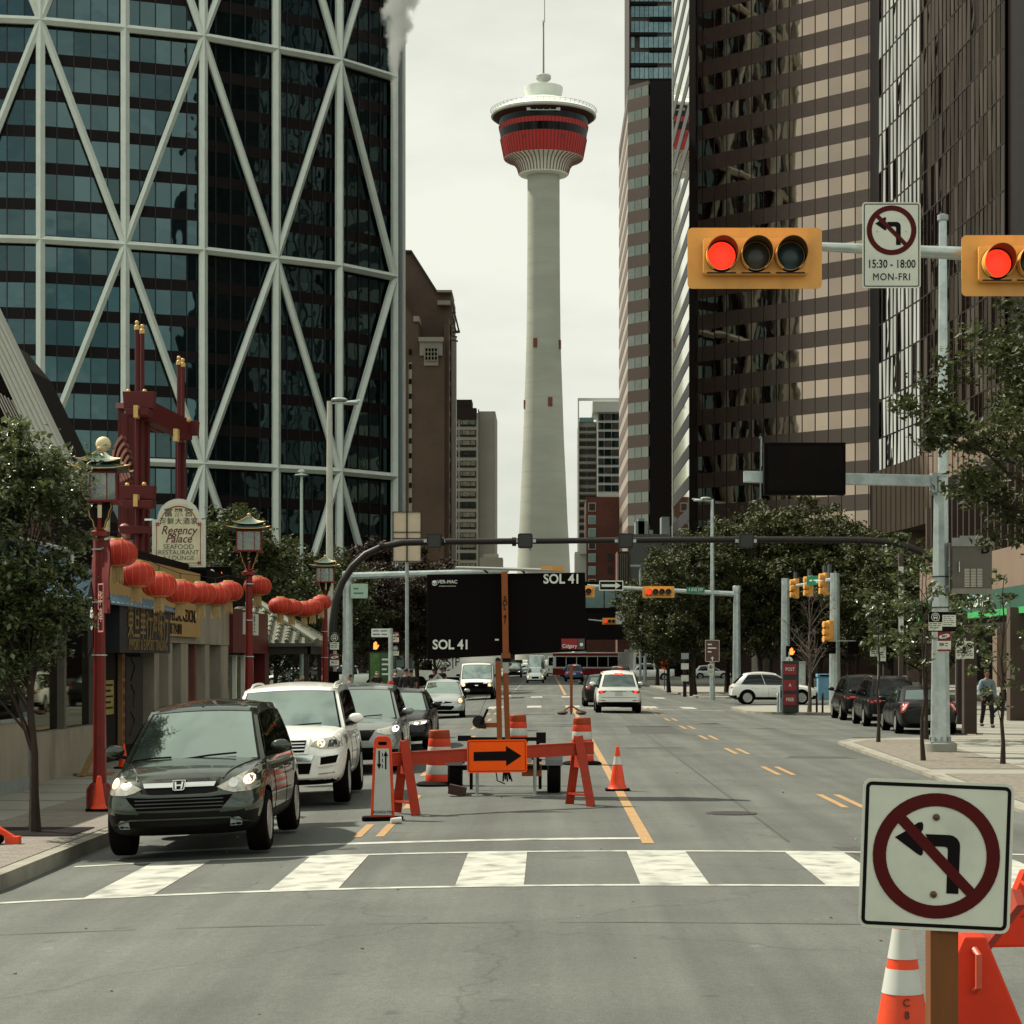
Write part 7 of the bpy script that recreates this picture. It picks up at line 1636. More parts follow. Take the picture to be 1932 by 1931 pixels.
b = MB(); b.tube([(X_(768, 85.2) - hs_.location.x, .2, -hs_.location.z), (X_(768, 85.2) - hs_.location.x, .2, 40*q)], .08, 8); b.build('post', GALVD, hs_)
sq = thing('street_name_sign', 'small pale green sign on the mast in the left hand trees', 'street sign', (X_(678, 91.6), 91.6, Z_(1115, 91.6))); plateobj('sign_plate', rrect(.75, .65, .05), -.01, 0, mat('pale_green_sign', (.30, .40, .32), .5), sq); textlines(sq, 0, .1, .5, 2, .2, -.012, m=GRS)
nb = thing('newspaper_box', 'dark red stack of newspaper boxes with white lettering at the far kerb', 'newspaper box', (X_(1491, 86), 86, SWZ)); q = 86/FOC
b = MB(); b.box(-15*q, 15*q, -.25, .25, 0, 97*q); b.build('case', mat('box_dark_grey', (.035, .03, .028), .5), nb, bevel=.02)
RDB = mat('news_red', (.26, .03, .03), .5)
for z0, tx in ((81, 'POST'), (51, 'A'), (24, 'FREE')): b = MB(); b.box(-14*q, 10*q, -.27, -.255, (z0-10)*q, (z0+10)*q); b.build('red_panel', RDB, nb); text_obj('lettering', tx, .20, LW, nb, (-2*q, -.28, z0*q), bold=.01, sx=.8)
nb2 = thing('newspaper_box', 'small pale blue paper dispenser left of the dark red stack', 'newspaper box', (X_(1475, 86.5), 86.5, SWZ)); b = MB(); b.box(-.10, .10, -.15, .15, 0, 1.1); b.build('case', mat('pale_blue_box', (.25, .38, .42), .5), nb2, bevel=.02); b = MB(); b.box(-.07, .07, -.16, -.151, .6, .9); b.build('window', GLD, nb2)
for i, (x, Yq) in enumerate(((1468, 85.5), (1541, 86), (1552, 85.2))):
	t = thing('bike_rack', ('steel hoop rack left of the newspaper boxes', 'steel hoop rack nearer the newspaper boxes, right of them', 'steel hoop rack nearer the parked black cars')[i], 'bike rack', (X_(x, Yq), Yq, SWZ), R(80), 'hoop racks at the far kerb'); b = MB(); b.tube([(-.35, 0, 0), (-.35, 0, .70), (-.28, 0, .80), (.28, 0, .80), (.35, 0, .70), (.35, 0, 0)], .03, 8); b.build('hoop', GALV if i == 0 else DARKMETAL, t)
bn = thing('recycling_bin', 'pale blue bin behind the white SUV crossing the junction', 'bin', (X_(1556, 112), 112, SWZ)); b = MB(); b.box(-.4, .4, -.3, .3, 0, 1.25); b.box(-.45, .45, -.34, .34, 1.25, 1.42); b.build('case', mat('bin_pale_blue', (.16, .34, .46), .5), bn, bevel=.03); b = MB(); b.box(-.3, .3, -.35, -.345, 1.28, 1.38); b.build('slot', BLACK, bn)
kk = thing('signal_controller', 'grey controller cabinet behind the lit hand right of the mesh wrapped mast', 'cabinet', (X_(1501, 108), 108, SWZ)); b = MB(); b.box(-.5, .5, -.3, .3, 0, 2.1); b.build('case', GALVD, kk, bevel=.02); b = MB(); b.box(-.44, .44, -.31, -.301, .2, 1.95); b.build('door', GALV, kk)
wsi = thing('information_sign', 'small round white sign below the lit hand by the mesh wrapped mast', 'sign', (X_(1489, 95.6), 95.6, Z_(1246, 95.6))); b = MB(); b.prism(disc_poly(.17, 18), 0, .02, 'xz'); b.build('disc', LW, wsi); text_obj('numeral', '1', .2, SIGNBLACK, wsi, (0, -.01, 0), bold=.03); b = MB(); b.tube([(0, .05, .4), (0, .05, -wsi.location.z)], .03, 6); b.build('post', GALVD, wsi)
for x, Yq, lab in ((1292, 122, 'thin dark post with small signs at the far right kerb corner'), (1304, 124.5, 'black rubbish bin post beside the thin sign post at the far corner')):
	t = thing('sign_post', lab, 'post', (X_(x, Yq), Yq, SWZ)); b = MB(); b.box(-.10, .10, -.1, .1, 0, 2.2 if x < 1300 else 1.1); b.build('shaft', DARKMETAL, t)
	if x < 1300:
		for z in (2.4, 1.8, 1.1): b = MB(); b.box(-.22, .22, -.13, -.11, z - .18, z + .18); b.build('sign_plate', SIGNW if z != 2.4 else GALVD, t)
def F_at(x, X=-9.05): return X * FOC / (x - VX)
WX = -9.05
PLAST = mat('dirty_plaster', (.27, .235, .18), .85, var=.10, scale=1.2, stain=(.12, .10, .08), stain_amt=.6, stain_scale=1.1, zscale=.4)
DWALL = mat('dark_shop_wall', (.008, .005, .004), .9, var=.25, scale=1, spec=.08)
WOOD = mat('dark_wood_door', (.022, .012, .009), .5, var=.2)
SHG = glassmat('shop_glass', (.60, .62, .52), (.003, .002, .0015), refl=.07, wav=.002)
def side(mb, y0, y1, z0, z1, x0=WX - .2, x1=WX, mi=0): return mb.box(x0, x1, y0, y1, z0, z1, mi)
MZ = Matrix.Rotation(R(90), 3, 'Z')   # letters on a wall facing the street (+X)
def wall_text(parent, s, size, m, x, y, z, **k): return text_obj('lettering', s, size, m, parent, Vector((x, y, z)) - wm(parent).translation, MZ, **k)
sh = thing('trading_shop', 'dark shop with a blue metal roof, gold lettered fascia and open doorway', 'shop', (-11, 40, SWZ))
b = MB(); side(b, 28, 47.4, 0, 3.3, -16, -9.35); part(b, 'body_wall', DWALL, sh)
b = MB(); side(b, 33.5, 41.6, -.03, .85, -9.34, -9.0); side(b, 28.0, 33.4, -.03, .80, -9.34, -9.02); part(b, 'low_wall', PLAST, sh)
b = MB()
for y in (33.4, 36.1, 38.9, 41.6, 42.4): side(b, y, y + .16, .8, 3.2, -9.33, -9.06)
part(b, 'window_post', mat('grey_post', (.11, .10, .08), .7, var=.15), sh)
for y0, y1 in ((33.56, 36.1), (36.26, 38.9), (39.06, 41.6)): b = MB(); side(b, y0, y1, .86, 2.9, -9.32, -9.2); part(b, 'shop_window', SHG, sh)
b = MB(); side(b, 42.56, 47.3, 0, 2.3, -9.34, -9.28); part(b, 'doorway', mat('doorway_shade', (.006, .0035, .003), .8), sh)  # dark slab painted for the unlit shop interior, no opening behind it
b = MB(); side(b, 45.1, 47.0, .3, 2.22, -9.27, -9.16); dr = part(b, 'door_panel', mat('door_panel', (.022, .016, .013), .6, var=.3, scale=3), sh)
b = MB()
for z in (.5, 1.1, 1.7): b.tube([(-9.15, 45.4 + (z*3 % .7), z), (-9.15, 46.0, z + .3), (-9.15, 45.6, z + .5)], .02, 5)
part(b, 'carved_flower', WOOD, sh)
b = MB(); side(b, 44.65, 44.95, .05, 2.28, -9.25, -9.15); part(b, 'couplet_board', mat('couplet_tan', (.24, .13, .055), .7, var=.1), sh)
wall_text(sh, '生\n意\n興\n隆\n通\n四\n海\n財', .21, REDPOLE, -9.14, 44.8, 1.2, line=1.2)
b = MB(); side(b, 42.9, 44.0, 1.0, 1.72, -9.25, -9.2); nt_ = part(b, 'yellow_notice', mat('yellow_notice', (.32, .25, .06), .6), sh); textlines(sh, 0, 0, .01, 0, .1, 0)
b = MB()
for k in range(5): side(b, 43.0, 43.9 - (k % 2)*.2, 1.6 - k*.12, 1.64 - k*.12, -9.199, -9.195)
part(b, 'notice_print', SIGNBLACK, sh)
b = MB(); side(b, 41.8, 47.4, 2.3, 3.28, -9.2, -8.62); part(b, 'fascia', mat('fascia_dark', (.014, .014, .020), .5), sh)
GLT = mat('gold_lettering', (.22, .14, .045), .6)
wall_text(sh, '東旦華行海味行', .80, GLT, -8.60, 44.8, 2.90, bold=.006, sx=.82, spacing=1.0); wall_text(sh, 'IMPORT & EXPORT TRADING', .33, GLT, -8.60, 44.8, 2.46, bold=.004, sx=1.0)
RB_ = mat('blue_metal_roof', (.13, .19, .24), .42, metal=.1, var=.1, scale=1)
b = MB(); E = [(-8.5, 27.8, 3.28), (-8.5, 47.5, 3.28), (-11.2, 44.0, 4.75), (-11.2, 27.8, 4.75), (-14, 47.5, 3.28)]
b.add(E, [(0,1,2,3), (1,4,2)]); b.add([(-8.5,27.8,3.24),(-8.5,47.5,3.24),(-8.5,47.5,3.28),(-8.5,27.8,3.28)], [(0,1,2,3)]); part(b, 'roof', RB_, sh, fix=False)
b = MB()
for k in range(44): y = 27.9 + k*.45; t1 = min(1, max(.05, (47.5 - y) / 3.5)); b.beam((-8.5, y, 3.29), (-8.5 - 2.7*t1, y, 3.29 + 1.47*t1), .03, .04)
part(b, 'roof_seam', RB_, sh)
b = MB(); side(b, 28, 47.2, 3.5, 5.6, -16, -11.3); part(b, 'upper_wall', brickm('dull_brick', (.075, .035, .024), (.095, .045, .03), (.05, .035, .03), .22, .08), sh)
b = MB(); b.tube([(-10.2, 40, 4.5), (-10.2, 44.5, 4.5), (-10.2, 44.5, 4.1)], .04, 6); part(b, 'roof_pipe', GALV, sh)
hb = thing('herbal_shop', 'pale plaster shopfront with a yellow lettered signboard above its pillars', 'shop', (-11, 53, SWZ))
b = MB(); side(b, 47.5, 58.6, 0, 4.7, -15, -9.5); part(b, 'body_wall', DWALL, hb)
b = MB()
for y0, y1 in ((47.5, 48.1), (49.3, 49.8), (51.0, 52.0), (54.6, 55.3), (57.2, 58.6)): side(b, y0, y1, 0, 2.55, -9.49, -9.0)
side(b, 47.5, 58.6, 2.56, 3.7, -9.49, -8.98); part(b, 'plaster_pillars', PLAST, hb)
for y0, y1 in ((48.15, 49.25), (49.85, 50.95), (52.05, 54.55), (55.35, 57.15)): b = MB(); side(b, y0, y1, .1, 2.5, -9.49, -9.45); part(b, 'window', SHG, hb)
YS = mat('yellow_signboard', (.34, .21, .075), .6, var=.08, scale=1, stain=(.36, .22, .08), stain_amt=.3)
b = MB(); side(b, 41.9, 53.0, 2.72, 4.35, -8.98, -8.86); part(b, 'yellow_signboard', YS, hb)
wall_text(hb, 'CHINESE HERBAL MEDICINE', .44, SIGNBLACK, -8.85, 49.6, 3.22, bold=.006, sx=.98); wall_text(hb, '403 719-0018', .36, SIGNBLACK, -8.85, 49.4, 2.88, bold=.012, sx=.85)
wall_text(hb, '中藥 針灸', .46, SIGNBLACK, -8.85, 50.0, 3.75, bold=.012, spacing=1.3)
b = MB(); side(b, 53.6, 60.5, 3.71, 4.5, -9.2, -8.8); part(b, 'black_signboard', BLACKMAT, hb); wall_text(hb, 'Jenny', .55, LW, -8.78, 57, 4.05, shear=.3)
rd = thing('red_shop', 'small shop with a red framed fascia and narrow red windows', 'shop', (-11, 61, SWZ))
b = MB(); side(b, 58.7, 66.2, 0, 3.7, -14, -9.4); part(b, 'body_wall', DWALL, rd)
RS = mat('shop_red', (.085, .005, .004), .5, var=.1)
b = MB(); side(b, 58.8, 66.2, 2.35, 3.6, -9.39, -8.9); part(b, 'red_fascia', RS, rd); b = MB(); side(b, 60.6, 63.6, 2.9, 3.55, -8.89, -8.84); part(b, 'white_panel', SIGNW, rd); wall_text(rd, '中\n三', .30, RS, -8.82, 62.6, 3.22, bold=.02, line=.9)
for y in (59.0, 60.7, 62.4, 64.1): b = MB(); side(b, y, y + .2, .2, 2.3, -9.38, -9.1); part(b, 'white_frame', SIGNW, rd)
for y in (59.2, 60.9, 62.6): b = MB(); side(b, y + .05, y + 1.4, .3, 2.25, -9.38, -9.2); part(b, 'window', SHG, rd)
b = MB(); side(b, 66.2, 67.2, 0, 3.0, -10.2, -9.0); part(b, 'end_wall', RS, rd)
nsn = thing('grill_signboard', 'black rooftop signboard with a white ring and red flame shapes', 'signboard', (X_(395, 60), 60, Z_(1105, 60))); q = 60/FOC
b = MB(); b.box(-32*q, 42*q, -.1, .15, -30*q, 36*q); b.build('box', BLACKMAT, nsn, bevel=.03); b = MB()
for cx_, rr in ((-14, 17), (6, 17)):
	O, I = disc_poly(rr*q, 24, cx_*q, 14*q), disc_poly(rr*q*.82, 24, cx_*q, 14*q); vs_ = [(cx_*q + (a - cx_*q)*.45, -.13, c_) for a, c_ in O] + [(cx_*q + (a - cx_*q)*.45, -.13, c_) for a, c_ in I]; b.add(vs_, [(k, (k+1)%24, (k+1)%24+24, k+24) for k in range(24)])
b.build('white_ring', LW, nsn, fix=False)
FL = mat('neon_flame', (1.0, .10, .02), .5, emit=1.6)
b = MB()
for x0, h_ in ((26, 20), (20, 9), (34, 12)): b.prism([((x0-4)*q, 6*q), ((x0+4)*q, 6*q), ((x0+3)*q, (6+h_*.5)*q), ((x0-2)*q, (6+h_)*q), ((x0-1)*q, (6+h_*.5)*q)], -.14, -.11, 'xz')
b.build('flame', FL, nsn)
Y = 55.0; q = Y/FOC; rs_ = thing('restaurant_sign', 'arched cream restaurant sign with maroon script hanging before the red gate', 'signboard', (X_(337, Y), Y, Z_(1010, Y)))
def arch_poly(w_, h_, sh, r_, n=14): return [(-w_, -h_), (w_, -h_), (w_, sh), (r_, sh)] + [(r_*math.cos(R(a)), sh + r_*.98*math.sin(R(a))) for a in [180*k/n for k in range(1, n)]] + [(-r_, sh), (-w_, sh)]
CRM = mat('cream_sign', (.60, .54, .36), .6, var=.05, scale=2, stain=(.30, .27, .19), stain_amt=.4, stain_scale=3);
b = MB(); b.prism([(a*q, c_*q) for a, c_ in arch_poly(50, 60, 30, 40)], 0, .14, 'xz'); b.build('frame', mat('sign_frame_white', (.55, .54, .46), .6, var=.06), rs_)
b = MB(); b.prism([(a*q, c_*q) for a, c_ in arch_poly(45.5, 56, 25, 37)], -.012, -.0, 'xz'); b.build('face', CRM, rs_)
b = MB(); P = arch_poly(42, 53, 22, 34.5); P2 = arch_poly(40.6, 51.6, 20.8, 33.2); n = len(P); b.add([(a*q, -.014, c_*q) for a, c_ in P] + [(a*q, -.014, c_*q) for a, c_ in P2], [(i, (i+1)%n, (i+1)%n+n, i+n) for i in range(n)]); b.build('painted_border', mat('maroon_line', (.20, .03, .03), .6), rs_, fix=False)
b = MB()
for sx in (-1, 1):
	for z in (21, -52):
		for d in (0, 3): b.box(sx*(38+d)*q - .01, sx*(38+d)*q + .01, -.017, -.0145, (z-4)*q, (z+4)*q); b.box(sx*39.5*q - 4*q, sx*39.5*q + 4*q, -.0172, -.0146, (z-2+d)*q - .01, (z-2+d)*q + .01)
b.build('fret_corner', mat('maroon_line', (0,0,0)), rs_)
MRN = mat('maroon_script', (.115, .018, .022), .6); GRT = mat('grey_green_print', (.085, .085, .06), .6)
for s_, sz, z, m_, kw in (('富麗宮', 17, 42, GRT, dict(bold=.015, spacing=1.25)), ('海鮮大酒家', 13.5, 26, GRT, dict(bold=.01, spacing=1.2)), ('Regency', 23, 9, MRN, dict(bold=.008, shear=.32, sx=.86)), ('Palace', 22, -7, MRN, dict(bold=.008, shear=.32, sx=.9)),
		('SEAFOOD', 13, -22, GRT, dict(bold=.0, sx=1.0)), ('RESTAURANT', 12.5, -32.5, GRT, dict(bold=.0, sx=1.0)), ('& LOUNGE', 12, -43, GRT, dict(bold=.0))):
	text_obj('lettering', s_, sz*q, m_, rs_, (0, -.016, z*q), **kw)
b = MB();
for z in (30, -44): b.beam((-50*q, .07, z*q), (-75*q, .9, (z+4)*q), .05, .05)
b.build('bracket', GALV, rs_)
b = MB(); b.prism([(a*q, c_*q) for a, c_ in ((-30, -62), (20, -62), (12, -78), (-18, -78))], .0, .10, 'xz'); b.build('lower_panel', CRM, rs_); text_obj('lettering', 'BUFFET\nDIM SUM', 8.5*q, SIGNBLACK, rs_, (-4*q, -.004, -70*q), bold=.03, line=.9)
cm = thing('security_camera', 'white dome security camera at the foot of the restaurant sign', 'camera', (X_(345, 54), 54, Z_(1130, 54))); b = MB(); b.ball((0, 0, 0), .09, 12, 8); b.build('dome', SIGNW, cm); b = MB(); b.ball((0, -.05, -.11), .085, 12, 8); b.build('lens', BLACK, cm); b = MB(); b.beam((0, 0, .05), (-.5, .3, .1), .04, .04); b.build('arm', GALV, cm)
cst = thing('sign_column', 'stubby dull red brick column before the lower corner of the restaurant sign', 'column', (X_(349, 53.5), 53.5, SWZ)); b = MB(); b.box(-.17, .17, -.1, .25, 3.4, Z_(1080, 53.5)); b.box(-.2, .2, .3, .6, 0, 3.6); b.build('shaft', mat('dull_red_brick', (.15, .055, .045), .8, var=.2, scale=4), cst)
Yg2 = 75.0; q = Yg2/FOC; gt = thing('ceremonial_gate', 'tall dark red timber gate sculpture with gold caps rising above the shops', 'gate', (X_(300, Yg2), Yg2, SWZ))
def gpst(x, Yq, ytop, r=.13, ybot=None): b = MB(); X0 = X_(x, Yq); z0 = Z_(ybot, Yq) if ybot else SWZ; b.tube([(X0, Yq, z0), (X0, Yq, Z_(ytop, Yq))], r, 10); part(b, 'slender_post', REDGATE, gt); c_ = MB(); c_.lathe([(r*1.3, 0), (r*1.3, .14), (r*.7, .18), (r*.7, .22)], 12, (X0, Yq, Z_(ytop, Yq) - .05)); c_.ball((X0, Yq, Z_(ytop, Yq) + .22), r*1.0, 10, 7); part(c_, 'gold_cap', GOLD, gt)
for x, y, Yq in ((258.5, 620, 75), (268.5, 627, 75.6), (337.5, 686, 80), (345, 690, 80.6)): gpst(x, Yq, y, .078)
def sqp(x, Yq, w_, ytop, ybot=None): b = MB(); b.box(X_(x, Yq) - w_/2, X_(x, Yq) + w_/2, Yq - w_/2, Yq + w_/2, Z_(ybot, Yq) if ybot else SWZ, Z_(ytop, Yq)); part(b, 'square_post', REDGATE, gt, bevel=.015)
sqp(262, 75.3, .36, 770); sqp(274, 76.0, .30, 775); sqp(341, 80.3, .36, 835); sqp(246, 77.5, .30, 760 + 5, 1000); sqp(229, 78, .22, 765); sqp(237, 76.5, .2, 780)
def cross(x, y, Yq, w_, h_, d_=.5, nm='cross_beam'):
	qq = Yq/FOC; b = MB(); b.prism([((-w_*.46)*qq + X_(x, Yq), Z_(y + h_/2, Yq)), ((w_*.46)*qq + X_(x, Yq), Z_(y + h_/2, Yq)), ((w_*.5)*qq + X_(x, Yq), Z_(y - h_/2, Yq)), ((-w_*.5)*qq + X_(x, Yq), Z_(y - h_/2, Yq))], Yq - d_/2, Yq + d_/2, 'xz'); return part(b, nm, REDGATE, gt, bevel=.02)
cross(263.5, 756, 74.6, 60, 32, .5); cross(258, 930, 74.6, 72, 26, .5); cross(262, 779, 74.3, 46, 12, .8); cross(262, 952, 74.3, 60, 14, .8); cross(350, 808, 79.6, 50, 26, .5); cross(258, 1000, 74.9, 66, 14, .4)
b = MB(); b.beam((X_(268, 75), 75.2, Z_(772, 75)), (X_(352, 79.5), 79.6, Z_(812, 79.5)), .45, .75); part(b, 'long_beam', REDGATE, gt, bevel=.02)
b = MB(); b.beam((X_(223, 78), 78, Z_(765, 78)), (X_(246, 77), 77, Z_(766, 77)), .2, .2); b.beam((X_(275, 77), 77, Z_(800, 77)), (X_(300, 79), 79, Z_(812, 79)), .2, .2); part(b, 'side_beam', REDGATE, gt)
for x, y in ((260, 778), (259, 945), (334.5, 822)): b = MB(); xx = X_(x, 74.2); yo = 73.9 - .06*(x % 3); b.box(xx - 4*q, xx + 4*q, yo, yo + .4, Z_(y + 12, 74.2), Z_(y - 11, 74.2)); part(b, 'gold_bracket', GOLD, gt)
for x, y in ((242, 738.5), (273, 738.5), (240, 915), (272, 914), (356, 792)): b = MB(); b.ball((X_(x, 74.5), 74.5, Z_(y, 74.5)), .085, 10, 7); part(b, 'gold_ball', GOLD, gt)
b = MB(); pk_ = mat('carved_pink', (.34, .15, .125), .6, var=.15)
for k in range(5):
	r0 = 1.05 - .17*k; cz_ = Z_(872 + 5*k, 76); cx_ = X_(250, 76) + .05*k
	pts = [(cx_ - .62*r0*math.cos(R(a)), cz_ + r0*math.sin(R(a))) for a in range(-55, 80, 15)]; pi_ = [(cx_ - .62*(r0 - .13)*math.cos(R(a)), cz_ + (r0 - .13)*math.sin(R(a))) for a in range(65, -56, -15)]
	b.prism(pts + pi_, 75.4 - .08*k, 76.2, 'xz')
part(b, 'carved_rosette', pk_, gt)
b = MB()
for k in range(6): b.ball((X_(239 + (k%2)*5, 76), 75.6, Z_(1000 + k*11, 76)), .22 - .02*(k % 3), 8, 6)
part(b, 'carved_rosette', pk_, gt)
gb_ = thing('gold_ball_pillar', 'square stone pillar topped by a big cream ball behind the first lantern', 'pillar', (X_(195, 60), 60, SWZ)); b = MB(); b.box(-.16, .16, -.16, .16, 0, Z_(862, 60)); b.box(-.26, .26, -.26, .26, Z_(873, 60), Z_(860, 60)); b.box(-.11, .11, -.11, .11, Z_(862, 60), Z_(852, 60)); b.build('pillar', mat('cream_pillar', (.50, .42, .26), .7), gb_); b = MB(); b.ball((0, 0, Z_(836, 60)), .22, 20, 12); b.build('ball', mat('cream_ball', (.58, .50, .31), .6, bump=.01), gb_)
sr = thing('slanted_roof_building', 'dark building with a steep ribbed pale metal roof edge sloping down from the left', 'building', (X_(60, 105), 105, 0)); Y = 105
RM = mat('pale_ribbed_metal', (.42, .42, .36), .5, var=.05)
b = MB(); b.prism([(X_(-60, Y), Z_(470, Y)), (X_(-10, Y), Z_(560, Y)), (X_(167, Y), Z_(930, Y)), (X_(130, Y), Z_(960, Y)), (X_(-10, Y), Z_(655, Y)), (X_(-60, Y), Z_(560, Y))], Y - 1.5, Y, 'xz'); part(b, 'roof_edge', RM, sr)
b = MB()
for k in range(5): o_ = 7 + k*15; b.beam((X_(-10, Y), Y - 1.52, Z_(562 + o_*1.25, Y)), (X_(160 - k*7, Y), Y - 1.52, Z_(924 + k*7, Y)), .06, .05)
part(b, 'roof_rib', mat('roof_rib_grey', (.26, .26, .23), .5), sr)
b = MB(); b.prism([(X_(-60, Y), 0), (X_(135, Y), 0), (X_(135, Y), Z_(960, Y)), (X_(-10, Y), Z_(660, Y)), (X_(-60, Y), Z_(600, Y))], Y + .01, Y + 12, 'xz'); part(b, 'dark_wall', mat('slant_wall', (.007, .004, .003), .8, spec=.1), sr)
b = MB()
for k in range(7): b.beam((X_(-12 + k*7, Y), Y - .1, Z_(735 + k*4, Y)), (X_(45 + k*9, Y), Y - .1, Z_(855 + k*6, Y)), .07, .07)
part(b, 'sloping_mullion', mat('sloping_mullion', (.36, .33, .29), .5), sr)
s2r = thing('grey_roof_house', 'low building with a grey metal roof slope beside the first lantern post', 'building', (X_(215, 66), 66, 0)); Y = 66
b = MB(); b.prism([(X_(178, Y), Z_(1010, Y)), (X_(212, Y), Z_(1012, Y)), (X_(262, Y), Z_(1112, Y)), (X_(262, Y), Z_(1130, Y)), (X_(215, Y), Z_(1128, Y))], Y, Y + .5, 'xz'); part(b, 'roof_slope', mat('grey_metal_roof', (.20, .215, .20), .5), s2r)
b = MB(); b.prism([(X_(60, Y), 0), (X_(262, Y), 0), (X_(262, Y), Z_(1126, Y)), (X_(212, Y), Z_(1030, Y)), (X_(60, Y), Z_(1030, Y))], Y + .55, Y + 3, 'xz'); part(b, 'wall', DWALL, s2r)
pv = thing('tiled_pavilion', 'small open pavilion with a grey green tiled hip roof on dark posts', 'pavilion', (-9.6, 68.5, SWZ)); h0, hp, rr_ = 2.72, 4.05, 2.25
b = MB(); cs = [(-rr_, -rr_), (rr_, -rr_), (rr_, rr_), (-rr_, rr_)]
b.add([(x, y, h0) for x, y in cs] + [(0, 0, hp)] + [(x*.97, y*.97, h0 - .10) for x, y in cs], [(0,1,4), (1,2,4), (2,3,4), (3,0,4), (0,5,6,1), (1,6,7,2), (2,7,8,3), (3,8,5,0), (5,8,7,6)]); TL = mat('grey_green_tile', (.13, .135, .095), .7, var=.18, scale=3); b.build('roof', TL, pv)
b = MB()
for s_ in range(4):
	a_, c_ = Vector((*cs[s_], h0)), Vector((*cs[(s_+1) % 4], h0)); ap = Vector((0, 0, hp))
	for k in range(1, 14):
		t = k/14; p = a_.lerp(c_, t); tt = 1 - abs(2*t - 1); top = p.lerp(ap, tt) if False else p + (Vector((0, 0, hp)) - a_.lerp(c_, .5)) * tt
		n_ = 6
		for j in range(n_):
			u0, u1 = j/n_, (j+1)/n_; q0 = p.lerp(top, u0); q1 = p.lerp(top, u1); b.tube([q0 + Vector((0,0,.06)), q1 + Vector((0,0,.035))], [.075, .06], 6)
	b.tube([a_ + Vector((0,0,.05)), ap + Vector((0,0,.08))], [.12, .11], 8)
b.build('roof_tiles', TL, pv)
for i, (x, y) in enumerate(cs): b = MB(); b.box(x*.84 - .07, x*.84 + .07, y*.84 - .07, y*.84 + .07, 0, h0 - .1); b.build('post', mat('pavilion_post', (.028, .02, .016), .6), pv)
b = MB(); b.box(-rr_*.9, rr_*.9, -rr_*.9, -rr_*.86, h0 - .35, h0 - .11); b.box(rr_*.86, rr_*.9, -rr_*.9, rr_*.9, h0 - .35, h0 - .11); b.build('frieze', mat('pavilion_post', (0,0,0)), pv)
hd = thing('hoarding_panel', 'dirty pale construction hoarding panel at the far left edge', 'hoarding', (-8.75, 31.5, SWZ)); b = MB(); b.box(-.03, .03, -3.4, 3.4, .02, 1.18); b.build('panel', PLAST, hd); b = MB(); b.box(-.05, .06, 3.3, 3.42, 0, 1.3); b.box(.031, .05, -3.4, 3.4, 1.16, 1.22); b.box(.031, .045, -3.4, 3.4, 0, .22); b.build('frame', GALVD, hd)
pl = thing('timber_prop', 'slanting yellow timber prop leaning behind the first red post', 'timber', (X_(178, 39), 39, SWZ)); b = MB(); b.beam((X_(155, 38.5) - pl.location.x, -.5, 0), (X_(203, 40) - pl.location.x, .6, .82), .10, .06); b.build('brace', mat('yellow_timber', (.22, .13, .05), .8, var=.2), pl); b = MB(); b.beam((-.25, -.5, .04), (.3, .2, .04), .12, .05); b.build('sole_plate', mat('yellow_timber', (0,0,0)), pl)
oc = make_cone(.50, .30, 'traffic_cone', 'slim plain orange cone at the foot of the first red lantern post', bands=()); oc.location = (X_(187, 29.7), 29.7, SWZ + .01); oc.children[0].scale = (1.15, 1.15, 1)
oc2 = dup(oc, (X_(350, 52), 52, SWZ), 0, 'tiny orange cone in the shop doorway behind the green SUV'); oc2.location = (X_(233+0, 41.5), 41.5, SWZ)
fb = thing('orange_barricade_foot', 'orange end of a barricade foot poking in at the far left edge', 'barricade', (X_(8, 24.4), 24.4, SWZ)); b = MB(); b.beam((-.45, 0, .42), (.12, 0, .06), .10, .07); b.beam((.02, 0, .05), (.19, 0, .05), .12, .10); b.build('leg', ORANGE, fb, bevel=.01); b = MB(); b.ball((-.13, -.05, .07), .15, 10, 6, sz=.5); b.build('sandbag', RUBBER, fb)
def grate(x, y, label):
	t = thing('tree_grate', label, 'tree grate', (x, y, SWZ + .012)); b = MB()
	for k in range(9): b.box(-.6, .6, -.6 + k*.15, -.52 + k*.15, 0, .012)
	b.build('bars', DARKMETAL, t)
TEAL = mat('lantern_roof_teal', (.07, .115, .095), .45, metal=.2, var=.12, scale=6); LGL = mat('lantern_glass', (.34, .40, .38), .12, var=.3, scale=5, trans=.55, spec=.6)
